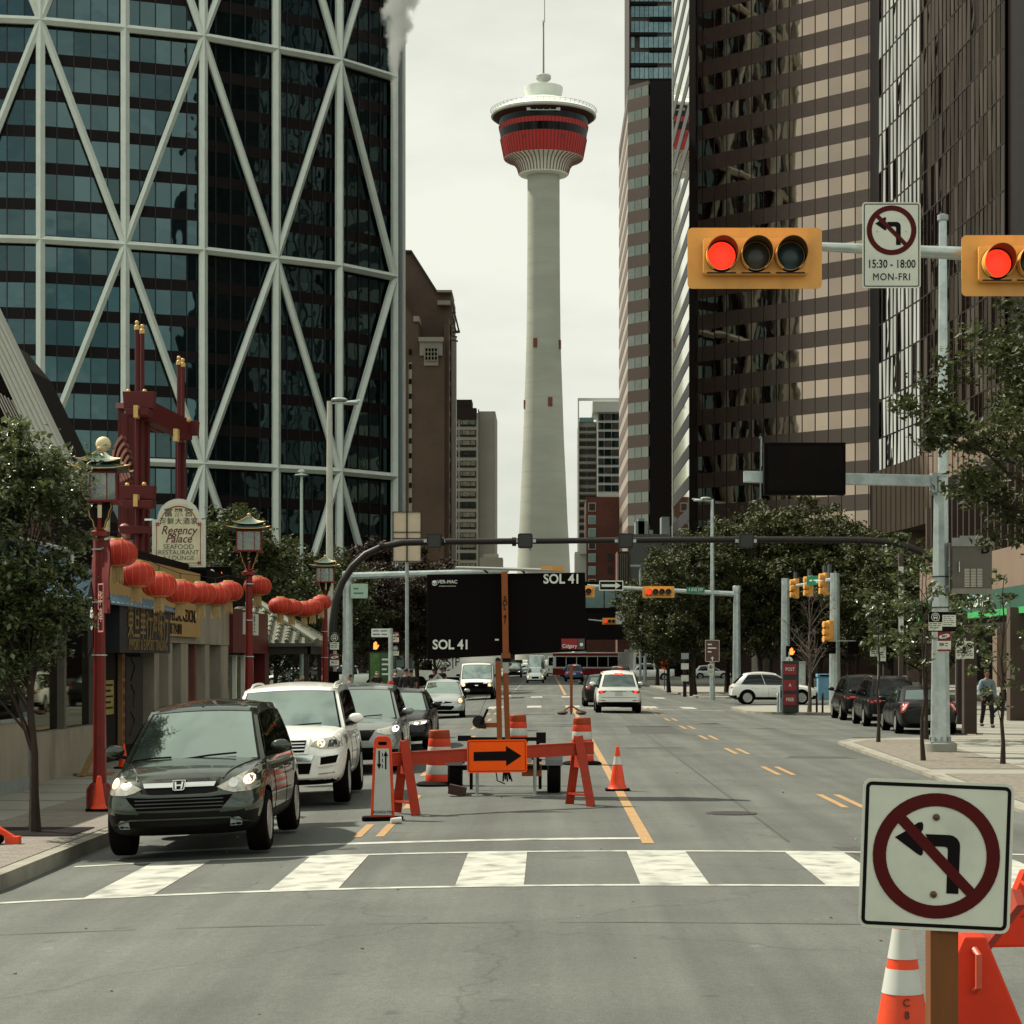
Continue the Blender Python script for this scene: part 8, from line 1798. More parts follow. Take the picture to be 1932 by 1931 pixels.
def lantern_post():
	t = thing('lantern_post', 'x', 'street lamp'); bld0 = MB.build
	def bld(s, *a, **k):
		q = []
		for x, y, z in s.v:
			if z > 3.98: q.append((x*.70, y*.70, 4.45 + (z - 3.99)*.62))
			elif z > 3.3: q.append((x*(.75 if z > 3.51 else 1), y*(.75 if z > 3.51 else 1), 3.95 + (z - 3.35)*.78))
			else: q.append((x, y, z*3.95/3.35))
		s.v = q; return bld0(s, *a, **k)
	MB.build = bld
	b = MB(); b.tube([(0, 0, 0), (0, 0, 3.72)], [.105, .085], 10, sm=False); b.lathe([(.19, 0), (.19, .25), (.14, .32), (.105, .34)], 10); b.build('pole', REDPOLE, t)
	b = MB(); b.lathe([(.085, 3.35), (.15, 3.38), (.15, 3.46), (.085, 3.50)], 14); b.build('collar', REDPOLE, t)
	for a in range(4):
		b = MB(); Mr = Matrix.Rotation(R(45 + 90*a), 3, 'Z'); pts = [(.07, 3.52), (.14, 3.55), (.17, 3.66), (.24, 3.72), (.27, 3.84), (.33, 3.90), (.34, 3.99), (.08, 3.99)]
		b.prism(pts, -.012, .012, 'xz'); b.v = [tuple(Mr @ Vector(v)) for v in b.v]; b.build('scroll_bracket', DARKMETAL, t)
		b = MB(); b.tube([tuple(Mr @ Vector((x, 0, z))) for x, z in pts[:-1]], .012, 5); b.build('gilt_edge', GOLD, t)
	b = MB(); b.box(-.42, .42, -.42, .42, 3.99, 4.05); b.build('tray', REDPOLE, t, bevel=.01)
	b = MB()
	for x in (-.36, .36):
		for y in (-.36, .36): b.box(x - .02, x + .02, y - .02, y + .02, 4.05, 4.70)
	b.box(-.38, .38, -.38, .38, 4.68, 4.74)
	for x in (-.17, .17):
		for sg in (-1, 1): b.box(x - .012, x + .012, sg*.36 - .012, sg*.36 + .012, 4.05, 4.68); b.box(sg*.36 - .012, sg*.36 + .012, x - .012, x + .012, 4.05, 4.68)
	b.build('cage', REDPOLE, t)
	b = MB()
	for sg in (-1, 1): b.box(-.34, .34, sg*.345, sg*.35, 4.06, 4.67); b.box(sg*.345, sg*.35, -.34, .34, 4.06, 4.67)
	gl_ = b.build('glass', bpy.data.materials.get('lantern_pane') or lant_glass(), t)
	b = MB(); b.lathe([(.20, 4.06), (.19, 4.14), (.06, 4.20), (.05, 4.32), (.13, 4.36), (.13, 4.42), (.04, 4.44), (.03, 4.66)], 16); b.build('lamp_fitting', mat('lamp_fitting', (.45, .47, .42), .4), t)
	def roof(z0, r0, r1, hh, flare):
		b = MB(); K = 8; vs_ = []
		for j in range(5):
			f = j/4; rr = r0 + (r1 - r0)*f; zz = z0 + hh*(f**1.7)
			for s_ in range(4):
				for k in range(K):
					u = -1 + 2*k/K; lift = flare*(abs(u)**3)*(1 - f); a = R(90*s_); x, y = rr*(1 + lift*.5), rr*u*(1 + lift*.5)
					vs_.append((x*math.cos(a) - y*math.sin(a), x*math.sin(a) + y*math.cos(a), zz + lift*.45))
		n = 4*K; b.add(vs_, [(j*n + k, j*n + (k+1) % n, (j+1)*n + (k+1) % n, (j+1)*n + k) for j in range(4) for k in range(n)]); b.s = [False]*len(b.s)
		b.add([(x, y, z - .02) for x, y, z in vs_[:n]] + [(x*.6, y*.6, z0 - .01) for x, y, z in vs_[:n]], [(k, (k+1) % n, (k+1) % n + n, k + n) for k in range(n)])
		o = b.build('roof', TEAL, t, fix=True); e = MB()
		for s_ in range(4):
			P = [vs_[s_*K + k] if s_*K + k < n else vs_[0] for k in range(K)] + [vs_[((s_+1)*K) % n]]; e.tube(P, .010, 5, cap=False)
			e.tube([vs_[j*n + s_*K] for j in range(5)], .010, 5)
		e.build('gilt_ridge', GOLD, o)
	roof(4.76, .60, .30, .13, .17); roof(4.93, .42, .06, .28, .17)
	b = MB(); b.box(-.25, .25, -.25, .25, 4.86, 4.93); b.build('roof_neck', DARKMETAL, t)
	b = MB(); b.lathe([(.09, 5.15), (.08, 5.21), (.04, 5.22)], 10); b.ball((0, 0, 5.27), .058, 12, 8); b.build('finial', mat('finial_gold', (.50, .33, .17), .4), t)
	for z in (1.9, 2.55, 3.2): b = MB(); b.lathe([(.108, z), (.108, z + .015)], 10); b.build('steel_band', GALV, t)
	MB.build = bld0; return t
def lant_glass():
	m = bpy.data.materials.new('lantern_pane'); m.use_nodes = True; t = m.node_tree; t.nodes.remove(t.nodes['Principled BSDF']); n = t.nodes.new
	tr = n('ShaderNodeBsdfTransparent'); g = n('ShaderNodeBsdfGlossy'); d = n('ShaderNodeBsdfDiffuse'); g.inputs['Roughness'].default_value = .08; d.inputs[0].default_value = (.18, .22, .20, 1); tr.inputs[0].default_value = (.75, .8, .77, 1)
	a = n('ShaderNodeMixShader'); c = n('ShaderNodeMixShader'); a.inputs[0].default_value = .14; c.inputs[0].default_value = .07; L = t.links.new
	L(tr.outputs[0], a.inputs[1]); L(d.outputs[0], a.inputs[2]); L(a.outputs[0], c.inputs[1]); L(g.outputs[0], c.inputs[2]); L(c.outputs[0], t.nodes['Material Output'].inputs[0]); return m
l1 = lantern_post(); l1.location = (X_(188, 30.0), 30.0, SWZ); l1['label'] = 'nearest red lantern post with red banners, left of the green SUV'; l1['group'] = 'red lantern posts along the kerb'; l1.rotation_euler = (0, 0, R(8))
dup(l1, (X_(470, 43.6), 43.6, SWZ), R(6), 'second red lantern post, behind the white roof rail SUV'); dup(l1, (X_(613.5, 61), 61, SWZ), R(4), 'third and smallest red lantern post before the tall street lamp')
def banner(post_x, post_y, w_, lab, x0, z0, z1, rz):
	t = thing('banner', lab, 'banner', (post_x, post_y, 0), rz); b = MB(); n = 10
	vs_ = [];
	for i in range(n+1):
		for j in range(2): vs_.append((x0 + (w_*j), .012*math.sin(i*.9 + j), z0 + (z1 - z0)*i/n))
	b.add(vs_, [(2*i, 2*i+1, 2*i+3, 2*i+2) for i in range(n)], 0, True); b.add([(x, y + .012, z) for x, y, z in vs_], [(2*i, 2*i+2, 2*i+3, 2*i+1) for i in range(n)], 0, True)
	b.build('cloth', mat('banner_red', (.14, .011, .009), .7, var=.12, scale=2), t, fix=False); b = MB()
	for z in (z0, z1): b.tube([(0, 0, z), (x0 + w_ if w_ > 0 and x0 >= 0 else x0, 0, z)], .012, 5)
	b.build('rod', DARKMETAL, t); return t
px, py = X_(188, 30.0), 30.0
bn1 = banner(px, py, .42, 'red banner with a black and white motif on the left of the first lantern post', -.52, Z_(1150, 30), Z_(1008, 30), R(-66))
b = MB(); b.prism([(-.50, 2.2), (-.14, 2.35), (-.12, 3.05), (-.30, 3.3), (-.5, 3.1)], -.07, -.055, 'xz'); b.build('black_motif', BLACKMAT, bn1); b = MB(); b.ball((-.2, -.075, 2.75), .12, 10, 8, sz=1.4); b.v = [(x, -.075 + (y + .075)*.05, z) for x, y, z in b.v]; b.build('white_motif', LW, bn1)
bn2 = banner(px, py, .34, 'narrow red banner with a pale square emblem right of the first lantern post', .10, Z_(1158, 30), Z_(1022, 30), R(-60)); b = MB();
O, I = [(.16, 3.05), (.40, 3.05), (.40, 3.75), (.16, 3.75)], [(.18, 3.07), (.38, 3.07), (.38, 3.73), (.18, 3.73)]; b.add([(x, -.075, z - .5) for x, z in O + I], [(i, (i+1) % 4, (i+1) % 4 + 4, i + 4) for i in range(4)]); b.build('pale_frame', mat('banner_pink', (.50, .25, .22), .6), bn2, fix=False)
text_obj('lettering', '华\n埠', .22, mat('banner_pink', (0,0,0)), bn2, (.27, -.078, 2.9), bold=.01, line=1.1)
PAPER = mat('paper_lantern_red', (.44, .030, .014), .6, spec=.3, var=.10, scale=3, transl=.18)
def paper_lantern():
	t = thing('paper_lantern', 'x', 'paper lantern'); b = MB(); K = 24; n = 16
	prof = []
	for i in range(n+1):
		a = math.pi*(i/n); r = .30*(math.sin(a)**.72) if 0 < i < n else .06; z = -.205*math.cos(a); prof.append((max(r, .07), z))
	b.lathe(prof, K); b.build('shade', PAPER, t, sharp=60); b = MB()
	for k in range(16):
		a = 2*math.pi*k/16; b.tube([(( r + .002)*math.cos(a), (r + .002)*math.sin(a), z) for r, z in prof[1:-1]], .0035, 4, cap=False)
	b.build('gilt_rib', mat('gilt_rib', (.50, .17, .08), .5), t)
	b = MB(); b.lathe([(.10, -.20), (.17, -.185), (.175, -.165)], 20); b.lathe([(.09, .19), (.11, .20), (.10, .225), (.03, .23)], 16); b.build('gold_trim', GOLD, t)
	b = MB()
	for k in range(22): a = 2*math.pi*k/22; b.tube([(.075*math.cos(a), .075*math.sin(a), -.20), (.085*math.cos(a), .085*math.sin(a), -.42 - .02*(k % 3))], .008, 4)
	b.lathe([(.06, -.19), (.07, -.4)], 12); b.build('tassel', mat('tassel_gold', (.40, .27, .12), .8, var=.2, scale=9), t); b = MB(); b.tube([(0, 0, .22), (0, 0, .34)], .008, 4); b.build('hook', DARKMETAL, t); return t
pl0 = paper_lantern(); g_ = 'red paper lanterns strung between the posts'; first = True
L1 = [(222, 1044, 31.2), (257, 1084, 32.6), (300, 1104, 34.6), (340, 1117, 36.6), (378, 1120, 38.6), (407, 1123, 40.4), (431, 1116, 42.1), (486, 1106, 44.4)]
L2 = [(529, 1143, 50.6), (550, 1147, 52.8), (574, 1150, 55.6), (590, 1146, 57.6), (606, 1137, 59.9)]
nms = ['first red paper lantern, touching the banner of the first post', 'biggest red paper lantern, second in the long string', 'third red paper lantern in the long string', 'fourth red paper lantern, left of the middle dip', 'fifth red paper lantern, in the dip of the long string', 'sixth red paper lantern, hanging lowest before the second post', 'seventh red paper lantern, just left of the second post', 'single red paper lantern just right of the second lantern post',
	   'leftmost red paper lantern of the far short string', 'second red paper lantern of the far short string', 'middle red paper lantern of the far short string', 'fourth red paper lantern of the far short string', 'rightmost red paper lantern, touching the third lantern post']
for (x, y, Yq), nm in zip(L1 + L2, nms):
	loc = (X_(x, Yq), Yq, Z_(y, Yq)); tilt = random.uniform(-4, 4)
	if first: o = pl0; o.location = loc; o['label'] = nm; o['group'] = g_; first = False
	else: o = dup(pl0, loc, random.uniform(0, 6), nm, g_)
wr = thing('lantern_cable', 'thin dark cable sagging between the lantern posts', 'cable', (X_(188, 30), 30, 0)); b = MB()
b.tube([(X_(188, 30), 30, Z_(1005, 30))] + [(X_(x, Yq), Yq, Z_(y, Yq) + .33) for x, y, Yq in L1[:-1]] + [(X_(470, 43.6), 43.6, Z_(1090, 43.6)), (X_(486, 44.4), 44.4, Z_(1106, 44.4) + .33)] + [(X_(x, Yq), Yq, Z_(y, Yq) + .33) for x, y, Yq in L2] + [(X_(613, 61), 61, Z_(1115, 61))], .007, 4); part(b, 'wire', BLACK, wr)
def tree(name, label, cat, loc, h, trunk_h, crown_r, crown_h, nclump, leaves, leaf, m, bark=BARK, seed=1, group=None, tr=.12, lean=(0,0), clump_r=.55, squash=1.0, bare=False, offs=(0,0), shape='oval', sub=5, branch_r=1.0):
	rr = random.Random(seed); t = thing(name, label, cat, loc, group=group)
	b = MB(); cx, cy = offs; top = Vector((lean[0] + cx*.6, lean[1] + cy*.6, h*.86))
	K = 9; tp = []
	for i in range(K+1):
		f = i/K; p = Vector((lean[0]*f + (cx*.6)*f*f, lean[1]*f + cy*.6*f*f, top.z*f)) + Vector((rr.uniform(-1,1), rr.uniform(-1,1), 0))*.025*h*.3*(f > .1); tp.append(p)
	b.tube(tp, [tr*(1.25 if i == 0 else 1)*(1 - .86*(i/K)**.9) for i in range(K+1)], 8)
	c0 = Vector((lean[0] + cx, lean[1] + cy, trunk_h + crown_h/2)); centers = []
	for i in range(nclump):
		for _ in range(40):
			v = Vector((rr.uniform(-1,1), rr.uniform(-1,1), rr.uniform(-1,1)))
			if v.length > 1 or v.length < .28: continue
			if shape == 'cone' and (v.x**2 + v.y**2)**.5 > (1 - v.z)/2*1.1: continue
			if noise.noise(v*2.2 + Vector((seed*3.1, 0, 0))) < -.12: continue
			break
		centers.append(c0 + Vector((v.x*crown_r, v.y*crown_r, v.z*crown_h/2)))
	for i, c in enumerate(centers):
		zf = max(.18, min(.95, (c.z - crown_h*.22 - (c - c0).length*.25)/top.z)); k = zf*K; i0 = min(K-1, int(k)); st_ = tp[i0].lerp(tp[i0+1], k - i0)
		if i % (1 if bare else 2) == 0 or bare:
			mid = st_.lerp(c, .5) + Vector((rr.uniform(-.12,.12), rr.uniform(-.12,.12), rr.uniform(-.02,.16)))*crown_r; r0 = tr*.36*(1 - zf*.5)*branch_r
			b.tube([st_, st_.lerp(mid, .55), mid, mid.lerp(c, .6), c], [r0, r0*.75, r0*.55, r0*.35, r0*.14], 5, cap=False)
			for _ in range(3 if not bare else 6):
				e = mid.lerp(c, rr.random()); d = Vector((rr.uniform(-1,1), rr.uniform(-1,1), rr.uniform(-.2,1)))*clump_r*(.8 if not bare else 1.3); b.tube([e, e + d*.5 + Vector((0,0,.04)), e + d], [r0*.3, r0*.2, r0*.08], 4, cap=False)
	b.build('trunk', bark, t, fix=False)
	if leaves:
		V = []; F_ = []
		for c in centers:
			cr = clump_r*rr.uniform(.65, 1.3); nl = int(leaves/nclump*rr.uniform(.5, 1.5))
			subs = [c + Vector((rr.gauss(0,.5), rr.gauss(0,.5), rr.gauss(0,.36)*squash))*cr for _ in range(sub)]
			for _ in range(nl):
				s_ = rr.choice(subs); p = s_ + Vector((rr.gauss(0,.26), rr.gauss(0,.26), rr.gauss(0,.17)))*cr
				L_ = leaf*rr.uniform(.6, 1.35); a = rr.uniform(0, 6.283); tl_ = rr.gauss(-.25, .45)
				d = Vector((math.cos(a)*math.cos(tl_), math.sin(a)*math.cos(tl_), math.sin(tl_))); n_ = Vector((rr.gauss(0,.55), rr.gauss(0,.55), 1)).normalized(); s2 = d.cross(n_).normalized(); up = s2.cross(d)
				w2 = L_*.30; i0 = len(V)
				V += [tuple(p - d*L_*.5), tuple(p + s2*w2 + up*L_*.06), tuple(p + d*L_*.5 - up*L_*.08), tuple(p - s2*w2 + up*L_*.06)]; F_ += [(i0, i0+1, i0+2), (i0, i0+2, i0+3)]
		me = bpy.data.meshes.new('crown'); me.from_pydata(V, [], F_); me.materials.append(m); o = bpy.data.objects.new('crown', me); C.objects.link(o); o.parent = t
	return t
tree('street_tree', 'leafy young street tree with a thin trunk at the far left', 'tree', (X_(66, 26.0), 26.0, SWZ), 5.2, 1.7, .88, 3.6, 85, 27000, .085, LEAFA, seed=3, tr=.065, clump_r=.34, offs=(-.36, .1), bark=BARKR)
grate(X_(66, 26.0), 26.0, 'iron tree grate round the left street tree')
tree('street_tree', 'big tree with olive leaves reaching in over the right edge of the photo', 'tree', (X_(2075, 41), 41.0, SWZ), 10.0, 4.3, 3.2, 5.4, 90, 24000, .15, LEAFC, seed=11, tr=.20, clump_r=.58, offs=(-.45, 0), bark=BARKR)
g_ = 'saplings along the right pavement'
tree('sapling', 'slim sapling with a flat leafy tuft, left of the thick grey pole', 'tree', (X_(1657, 54.6), 54.6, SWZ), 4.6, 2.3, .85, 1.9, 12, 620, .17, LEAFA, seed=5, tr=.050, clump_r=.26, group=g_, bark=BARKR, branch_r=.9)
tree('sapling', 'thin dark sapling trunk with few leaves in front of the nearest parked black saloon', 'tree', (X_(1742, 44.6), 44.6, SWZ), 4.7, 1.9, .62, 2.6, 12, 130, .14, LEAFA, seed=8, tr=.05, clump_r=.24, group=g_, bark=BARKR)
tree('sapling', 'sparse sapling with yellow green leaves near the right edge', 'tree', (X_(1892, 43.2), 43.2, SWZ), 4.6, 1.2, .8, 3.0, 16, 420, .14, LEAFA, seed=21, tr=.050, clump_r=.24, group=g_, bark=BARKR, branch_r=.8)
tree('bare_sapling', 'bare branching sapling beside the dark red newspaper boxes', 'tree', (X_(1527, 86.3), 86.3, SWZ), 5.6, 1.9, 1.5, 3.4, 24, 60, .10, LEAFA, seed=33, tr=.085, clump_r=.45, bare=True, group=g_, bark=mat('pale_twig', (.13, .10, .085), .9))
tree('sapling', 'bushy shrub sapling growing behind the man in the pale shirt', 'shrub', (X_(1785, 92), 92, SWZ), 3.8, .4, .9, 3.0, 14, 1500, .2, LEAFA, seed=41, tr=.05, clump_r=.4, bark=BARKR)
tree('sapling', 'fuller leafy sapling growing just behind the thick grey pole', 'tree', (X_(1748, 56.5), 56.5, SWZ), 5.6, 1.8, 1.75, 3.9, 44, 4200, .16, LEAFA, seed=18, tr=.06, clump_r=.34, group=g_, bark=BARKR)
g_ = 'street trees beyond the cross street'
base_r = tree('street_tree', 'x', 'tree', (0, 0, 0), 10.6, 2.6, 3.6, 7.8, 90, 21000, .25, LEAFB, seed=51, tr=.17, clump_r=.85, bark=BARKR)
base_l = tree('street_tree', 'x', 'tree', (0, 0, 0), 8.8, 2.4, 2.9, 6.2, 80, 22000, .23, LEAFC, seed=61, tr=.16, clump_r=.8, bark=BARKR)
base_d = tree('street_tree', 'x', 'tree', (0, 0, 0), 8.8, 2.5, 3.0, 6.2, 80, 22000, .24, LEAFR, seed=71, tr=.18, clump_r=.8, bark=BARKR)
def place(src, x, Y, sc, rz, label, first=False, grp=g_):
	if first: src.location = (X_(x, Y), Y, SWZ); src.rotation_euler = (0, 0, R(rz)); src.scale = (sc,)*3; src['label'] = label; src['group'] = grp; return src
	return dup(src, (X_(x, Y), Y, SWZ), R(rz), label, grp, sc)
RT = [(1262, 138, .80, 10), (1310, 130, .98, 70), (1372, 140, 1.12, 140), (1432, 132, 1.16, 200), (1490, 142, 1.28, 260), (1548, 131, 1.14, 310), (1618, 128, 1.0, 20), (1682, 122, .92, 95), (1240, 175, .95, 150), (1300, 185, 1.15, 220), (1395, 178, 1.35, 330), (1520, 170, 1.35, 40), (1740, 118, .8, 0), (1455, 205, 1.3, 80), (1600, 150, 1.15, 260)]
RL_ = ['small dark tree at the left end of the right hand row', 'dark tree just left of the thin street lamp', 'dark tree just right of the thin street lamp', 'broad dark tree below the black screen', 'tall dark tree behind the mesh wrapped mast', 'dark tree behind the receding signal arm', 'dark tree left of the slender column', 'dark tree behind the fuller leafy sapling', 'tree behind the white pickup truck', 'tree far behind the thin street lamp', 'tall tree under the domed pavilion', 'tree rising in the second row behind the bare sapling', 'small dark tree behind the thick grey pole', 'tallest back tree right under the stone dome', 'back tree left of the teal windows']
for i, ((x, Y, sc, rz), lb) in enumerate(zip(RT, RL_)): place(base_r if i % 3 else base_r, x, Y, sc, rz, lb, first=(i == 0))
LT = [(415, 92, 1.02, 10), (468, 98, .98, 80), (520, 104, .90, 150), (575, 112, .95, 220), (395, 118, 1.25, 300), (620, 118, .98, 30), (300, 96, .9, 60), (355, 104, 1.0, 120)]
LL_ = ['tree right of the restaurant sign with pale twigs', 'leafy tree behind the second lantern post', 'leafy tree over the tiled pavilion', 'leafy tree behind the thin pale lamp post', 'taller tree behind the restaurant sign', 'leafy tree behind the tall street lamp', 'tree glimpsed behind the red gate', 'tree top between the gate posts']
for i, ((x, Y, sc, rz), lb) in enumerate(zip(LT, LL_)): place(base_l, x, Y, sc, rz, lb, first=(i == 0))
DT = [(664, 128, .92, 0), (705, 132, 1.0, 90), (742, 138, 1.18, 170), (785, 142, 1.0, 250), (820, 150, .85, 300), (690, 165, 1.15, 45), (860, 205, .9, 200), (915, 240, .9, 20)]
DL_ = ['dull reddish tree right of the curved gantry leg', 'dull reddish tree behind the lit hand signal', 'tallest reddish tree left of the black signboard', 'reddish tree touching the edge of the black signboard', 'reddish tree mostly hidden by the black signboard', 'back tree between the gantry leg and the signboard', 'far tree under the black signboard, left of its mast', 'far tree under the middle of the black signboard']
for i, ((x, Y, sc, rz), lb) in enumerate(zip(DT, DL_)): place(base_d, x, Y, sc, rz, lb, first=(i == 0))
sp_t = tree('spruce_tree', 'dark pointed spruce top behind the right hand trees', 'tree', (X_(1530, 160), 160, SWZ), 14.6, 2, 2.4, 13.5, 110, 7500, .40, LEAFB, seed=81, tr=.2, clump_r=.6, shape='cone', bark=BARKR)
tree('shrub', 'dark shrub by the tiled pavilion posts', 'shrub', (X_(560, 120), 120, SWZ), 1.4, .1, 1.4, 1.3, 16, 1600, .22, LEAFB, seed=91, tr=.04, clump_r=.5, bark=BARKR)
tree('vine_twigs', 'bare pale twigs climbing over the right side of the restaurant sign', 'vine', (X_(372, 62), 62, SWZ), 6.3, 2.2, 1.1, 3.9, 24, 40, .1, LEAFC, seed=97, tr=.05, clump_r=.5, bare=True, bark=mat('pale_twig', (.13, .10, .085), .9))
def skinmesh(name, joints, edges, m, parent, sub=2, root=0):
	me = bpy.data.meshes.new(name); me.from_pydata([j[:3] for j in joints], edges, []); o = bpy.data.objects.new(name, me); C.objects.link(o)
	o.modifiers.new('k', 'SKIN').use_smooth_shade = True; sv = me.skin_vertices[0].data if me.skin_vertices else None
	if sv is None:
		me.attributes;
	for i, j in enumerate(joints): sv[i].radius = (j[3], j[4] if len(j) > 4 else j[3]); sv[i].use_root = (i == root)
	s_ = o.modifiers.new('s', 'SUBSURF'); s_.levels = sub; s_.render_levels = sub
	n = bake(o); o.modifiers.clear(); o.data = n; n.materials.clear(); n.materials.append(m); o.parent = parent
	for p in n.polygons: p.use_smooth = True
	return o
SKIN = mat('skin', (.26, .13, .085), .6, var=.08, scale=8)
def person(label, loc, rz, h=1.75, shirt=None, trousers=None, hair=None, stride=.0, arms=(0, 0), hat=None, bald=False, mask=False, short_sleeve=False, suit=False, shorts=False):
	t = thing('person', label, 'person', loc, rz); s = h/1.75
	f = stride
	hipL, hipR = (.09, 0, .92), (-.09, 0, .92); kL, kR = (.10, -.06 - f*.9, .50), (-.10, -.02 + f*.5, .50); aL, aR = (.10, -.03 - f*1.2, .09), (-.10, .03 + f*1.5, .09 + f*.25)
	elb = .30; a0, a1 = arms
	J = [(0, 0, .96, .125, .10), (0, 0, 1.12, .125, .095), (0, 0, 1.30, .145, .10), (0, 0, 1.43, .10, .085), (0, 0, 1.50, .055, .055), (0, -.01, 1.56, .06, .07), (0, -.015, 1.64, .072, .088), (0, -.01, 1.71, .055, .068)]
	E = [(0,1),(1,2),(2,3),(3,4),(4,5),(5,6),(6,7)]
	def arm(sg, a):
		b0 = len(J); J.extend([(sg*.17, 0, 1.40, .052, .055), (sg*.235, .01 - a*.12, 1.13, .042, .045), (sg*(.24 - a*.10), -.05 - a*.24, .92 + a*.12, .033, .033), (sg*(.235 - a*.13), -.07 - a*.30, .83 + a*.13, .028, .036), (sg*(.23 - a*.14), -.08 - a*.33, .77 + a*.13, .018, .026)]); E.extend([(3, b0), (b0, b0+1), (b0+1, b0+2), (b0+2, b0+3), (b0+3, b0+4)]); return b0
	aL0, aR0 = arm(1, a0), arm(-1, a1)
	def leg(hp, kn, an, sg):
		b0 = len(J); J.extend([(*hp, .085, .09), (*kn, .055, .058), (*an, .036, .04), (an[0] + sg*.01, an[1] - .12, max(.035, an[2] - .05), .035, .03)]); E.extend([(0, b0), (b0, b0+1), (b0+1, b0+2), (b0+2, b0+3)]); return b0
	lL0, lR0 = leg(hipL, kL, aL, 1), leg(hipR, kR, aR, -1)
	sc = lambda L_: [tuple(v*s for v in j) for j in L_]
	skinmesh('body', sc(J), E, SKIN, t)
	g = .022; S_ = [J[0], J[1], J[2], (0, 0, 1.42, .125, .10), (0, 0, 1.475, .075, .07)]; S_ = [(x, y, z - (.04 if i == 0 else 0), r + g, r2 + g) for i, (x, y, z, r, r2) in enumerate(S_)]; ES = [(0,1),(1,2),(2,3),(3,4)]
	for b0 in (aL0, aR0):
		k = len(S_); q = [J[b0], J[b0+1]] + ([] if short_sleeve else [J[b0+2]]);
		if short_sleeve: q[1] = tuple(J[b0][i]*.4 + J[b0+1][i]*.6 for i in range(5))
		S_ += [(x, y, z, r + g + .008, r2 + g + .008) for x, y, z, r, r2 in q]; ES += [(3, k)] + [(k+i, k+i+1) for i in range(len(q)-1)]
	skinmesh('shirt' if not suit else 'jacket', sc(S_), ES, shirt, t)
	T_ = [(0, 0, .955, .135, .115)]; ET = []
	for b0 in (lL0, lR0):
		k = len(T_); q = [J[b0], J[b0+1]] + ([] if shorts else [J[b0+2]]); T_ += [(x, y, z - (0 if i < 2 else -.0), r + (.014 if i < 2 else .022), r2 + (.014 if i < 2 else .022)) for i, (x, y, z, r, r2) in enumerate(q)]; ET += [(0, k)] + [(k+i, k+i+1) for i in range(len(q)-1)]
	skinmesh('trousers' if not shorts else 'shorts', sc(T_), ET, trousers, t)
	for an, sg in ((aL, 1), (aR, -1)):
		b = MB(); b.ball((0, 0, 0), .055*s, 10, 6, sz=.75); b.v = [(x + an[0]*s, y*2.3 + (an[1] - .06)*s, z + (an[2] - .045)*s) for x, y, z in b.v]; b.build('shoe', BLACK, t)
	if not bald and hair is not None:
		b = MB(); b.ball((0, .012*s, 1.675*s), .092*s, 14, 9, sz=1.08); b.v = [(x, y, z) for x, y, z in b.v]; b.f2 = None
		b.v = [(x*.95, y if y > -.055*s else y*.4 - .03*s, max(z, 1.64*s + (0 if y > 0 else .03*s))) for x, y, z in b.v]; b.build('hair', hair, t)
	b = MB()
	for sx in (-.028, .028): b.ball((sx*s, -.088*s, 1.645*s), .010*s, 6, 5)
	b.build('eyes', BLACK, t); b = MB(); b.ball((0, -.103*s, 1.615*s), .016*s, 8, 6, sz=1.3)
	for sx in (-.075, .075): b.ball((sx*s, -.01*s, 1.62*s), .018*s, 6, 5, sz=1.4)
	b.build('nose_and_ears', SKIN, t)
	if mask: b = MB(); b.ball((0, -.052*s, 1.59*s), .062*s, 12, 7, sz=.8); b.build('face_mask', mat('mask_white', (.6, .62, .58), .7), t)
	if hat: b = MB(); b.lathe([(.17*s, 1.685*s), (.165*s, 1.695*s), (.10*s, 1.70*s), (.095*s, 1.78*s), (.04*s, 1.80*s), (.005, 1.80*s)], 18); b.build('hat', hat, t)
	return t
DK = mat('dark_cloth', (.012, .010, .011), .85); NV = mat('navy_jeans', (.030, .045, .065), .85, var=.2, scale=9); HB = mat('black_hair', (.010, .008, .007), .6); LB = mat('pale_blue_shirt', (.17, .235, .26), .8, var=.10, scale=6); GSH = mat('grey_patterned_shirt', (.10, .11, .11), .85, var=.3, scale=14); KH = mat('khaki_cloth', (.22, .18, .12), .85); BG_ = mat('beige_hat', (.36, .30, .20), .8)
person('man in a pale blue shirt walking towards the viewer on the right pavement', (X_(1862, 66.5), 66.5, SWZ), R(8), 1.86, LB, DK, mat('brown_hair', (.03, .018, .012), .7), stride=.12, arms=(.0, .25))
person('person in dark clothes striding behind the man in the pale shirt', (X_(1893, 76), 76, SWZ), R(70), 1.7, DK, DK, HB, stride=.28)
person('bald man in a black t-shirt, jeans and white mask left of the slim grey post', (X_(711, 88.5), 88.5, SWZ), R(0), 1.74, DK, NV, None, bald=True, mask=True, short_sleeve=True, stride=.04)
person('person in a black suit with a white mask right of the slim grey post', (X_(746, 88.0), 88.0, SWZ), R(0), 1.74, DK, DK, HB, mask=True, suit=True, arms=(.7, .7))
person('person all in black standing by the kerb left of the silver saloon, facing away', (X_(766, 84.8), 84.8, SWZ), R(160), 1.82, DK, DK, HB, stride=.03)
person('person in black beside another at the kerb, arm bent, nearer the silver saloon', (X_(776, 85.6), 85.6, SWZ), R(200), 1.78, DK, DK, HB, arms=(.8, .2), short_sleeve=True)
person('pedestrian in a black top and khaki shorts left of the diamond sign back', (X_(818, 108), 108, SWZ), R(170), 1.72, DK, KH, HB, short_sleeve=True, shorts=True)
person('pedestrian in dark clothes right of the diamond sign back', (X_(833, 110), 110, SWZ), R(190), 1.78, DK, DK, HB, short_sleeve=True)
person('dark haired person in a grey patterned shirt by the third lantern post', (X_(660, 79), 79, SWZ), R(-60), 1.62, GSH, DK, HB)
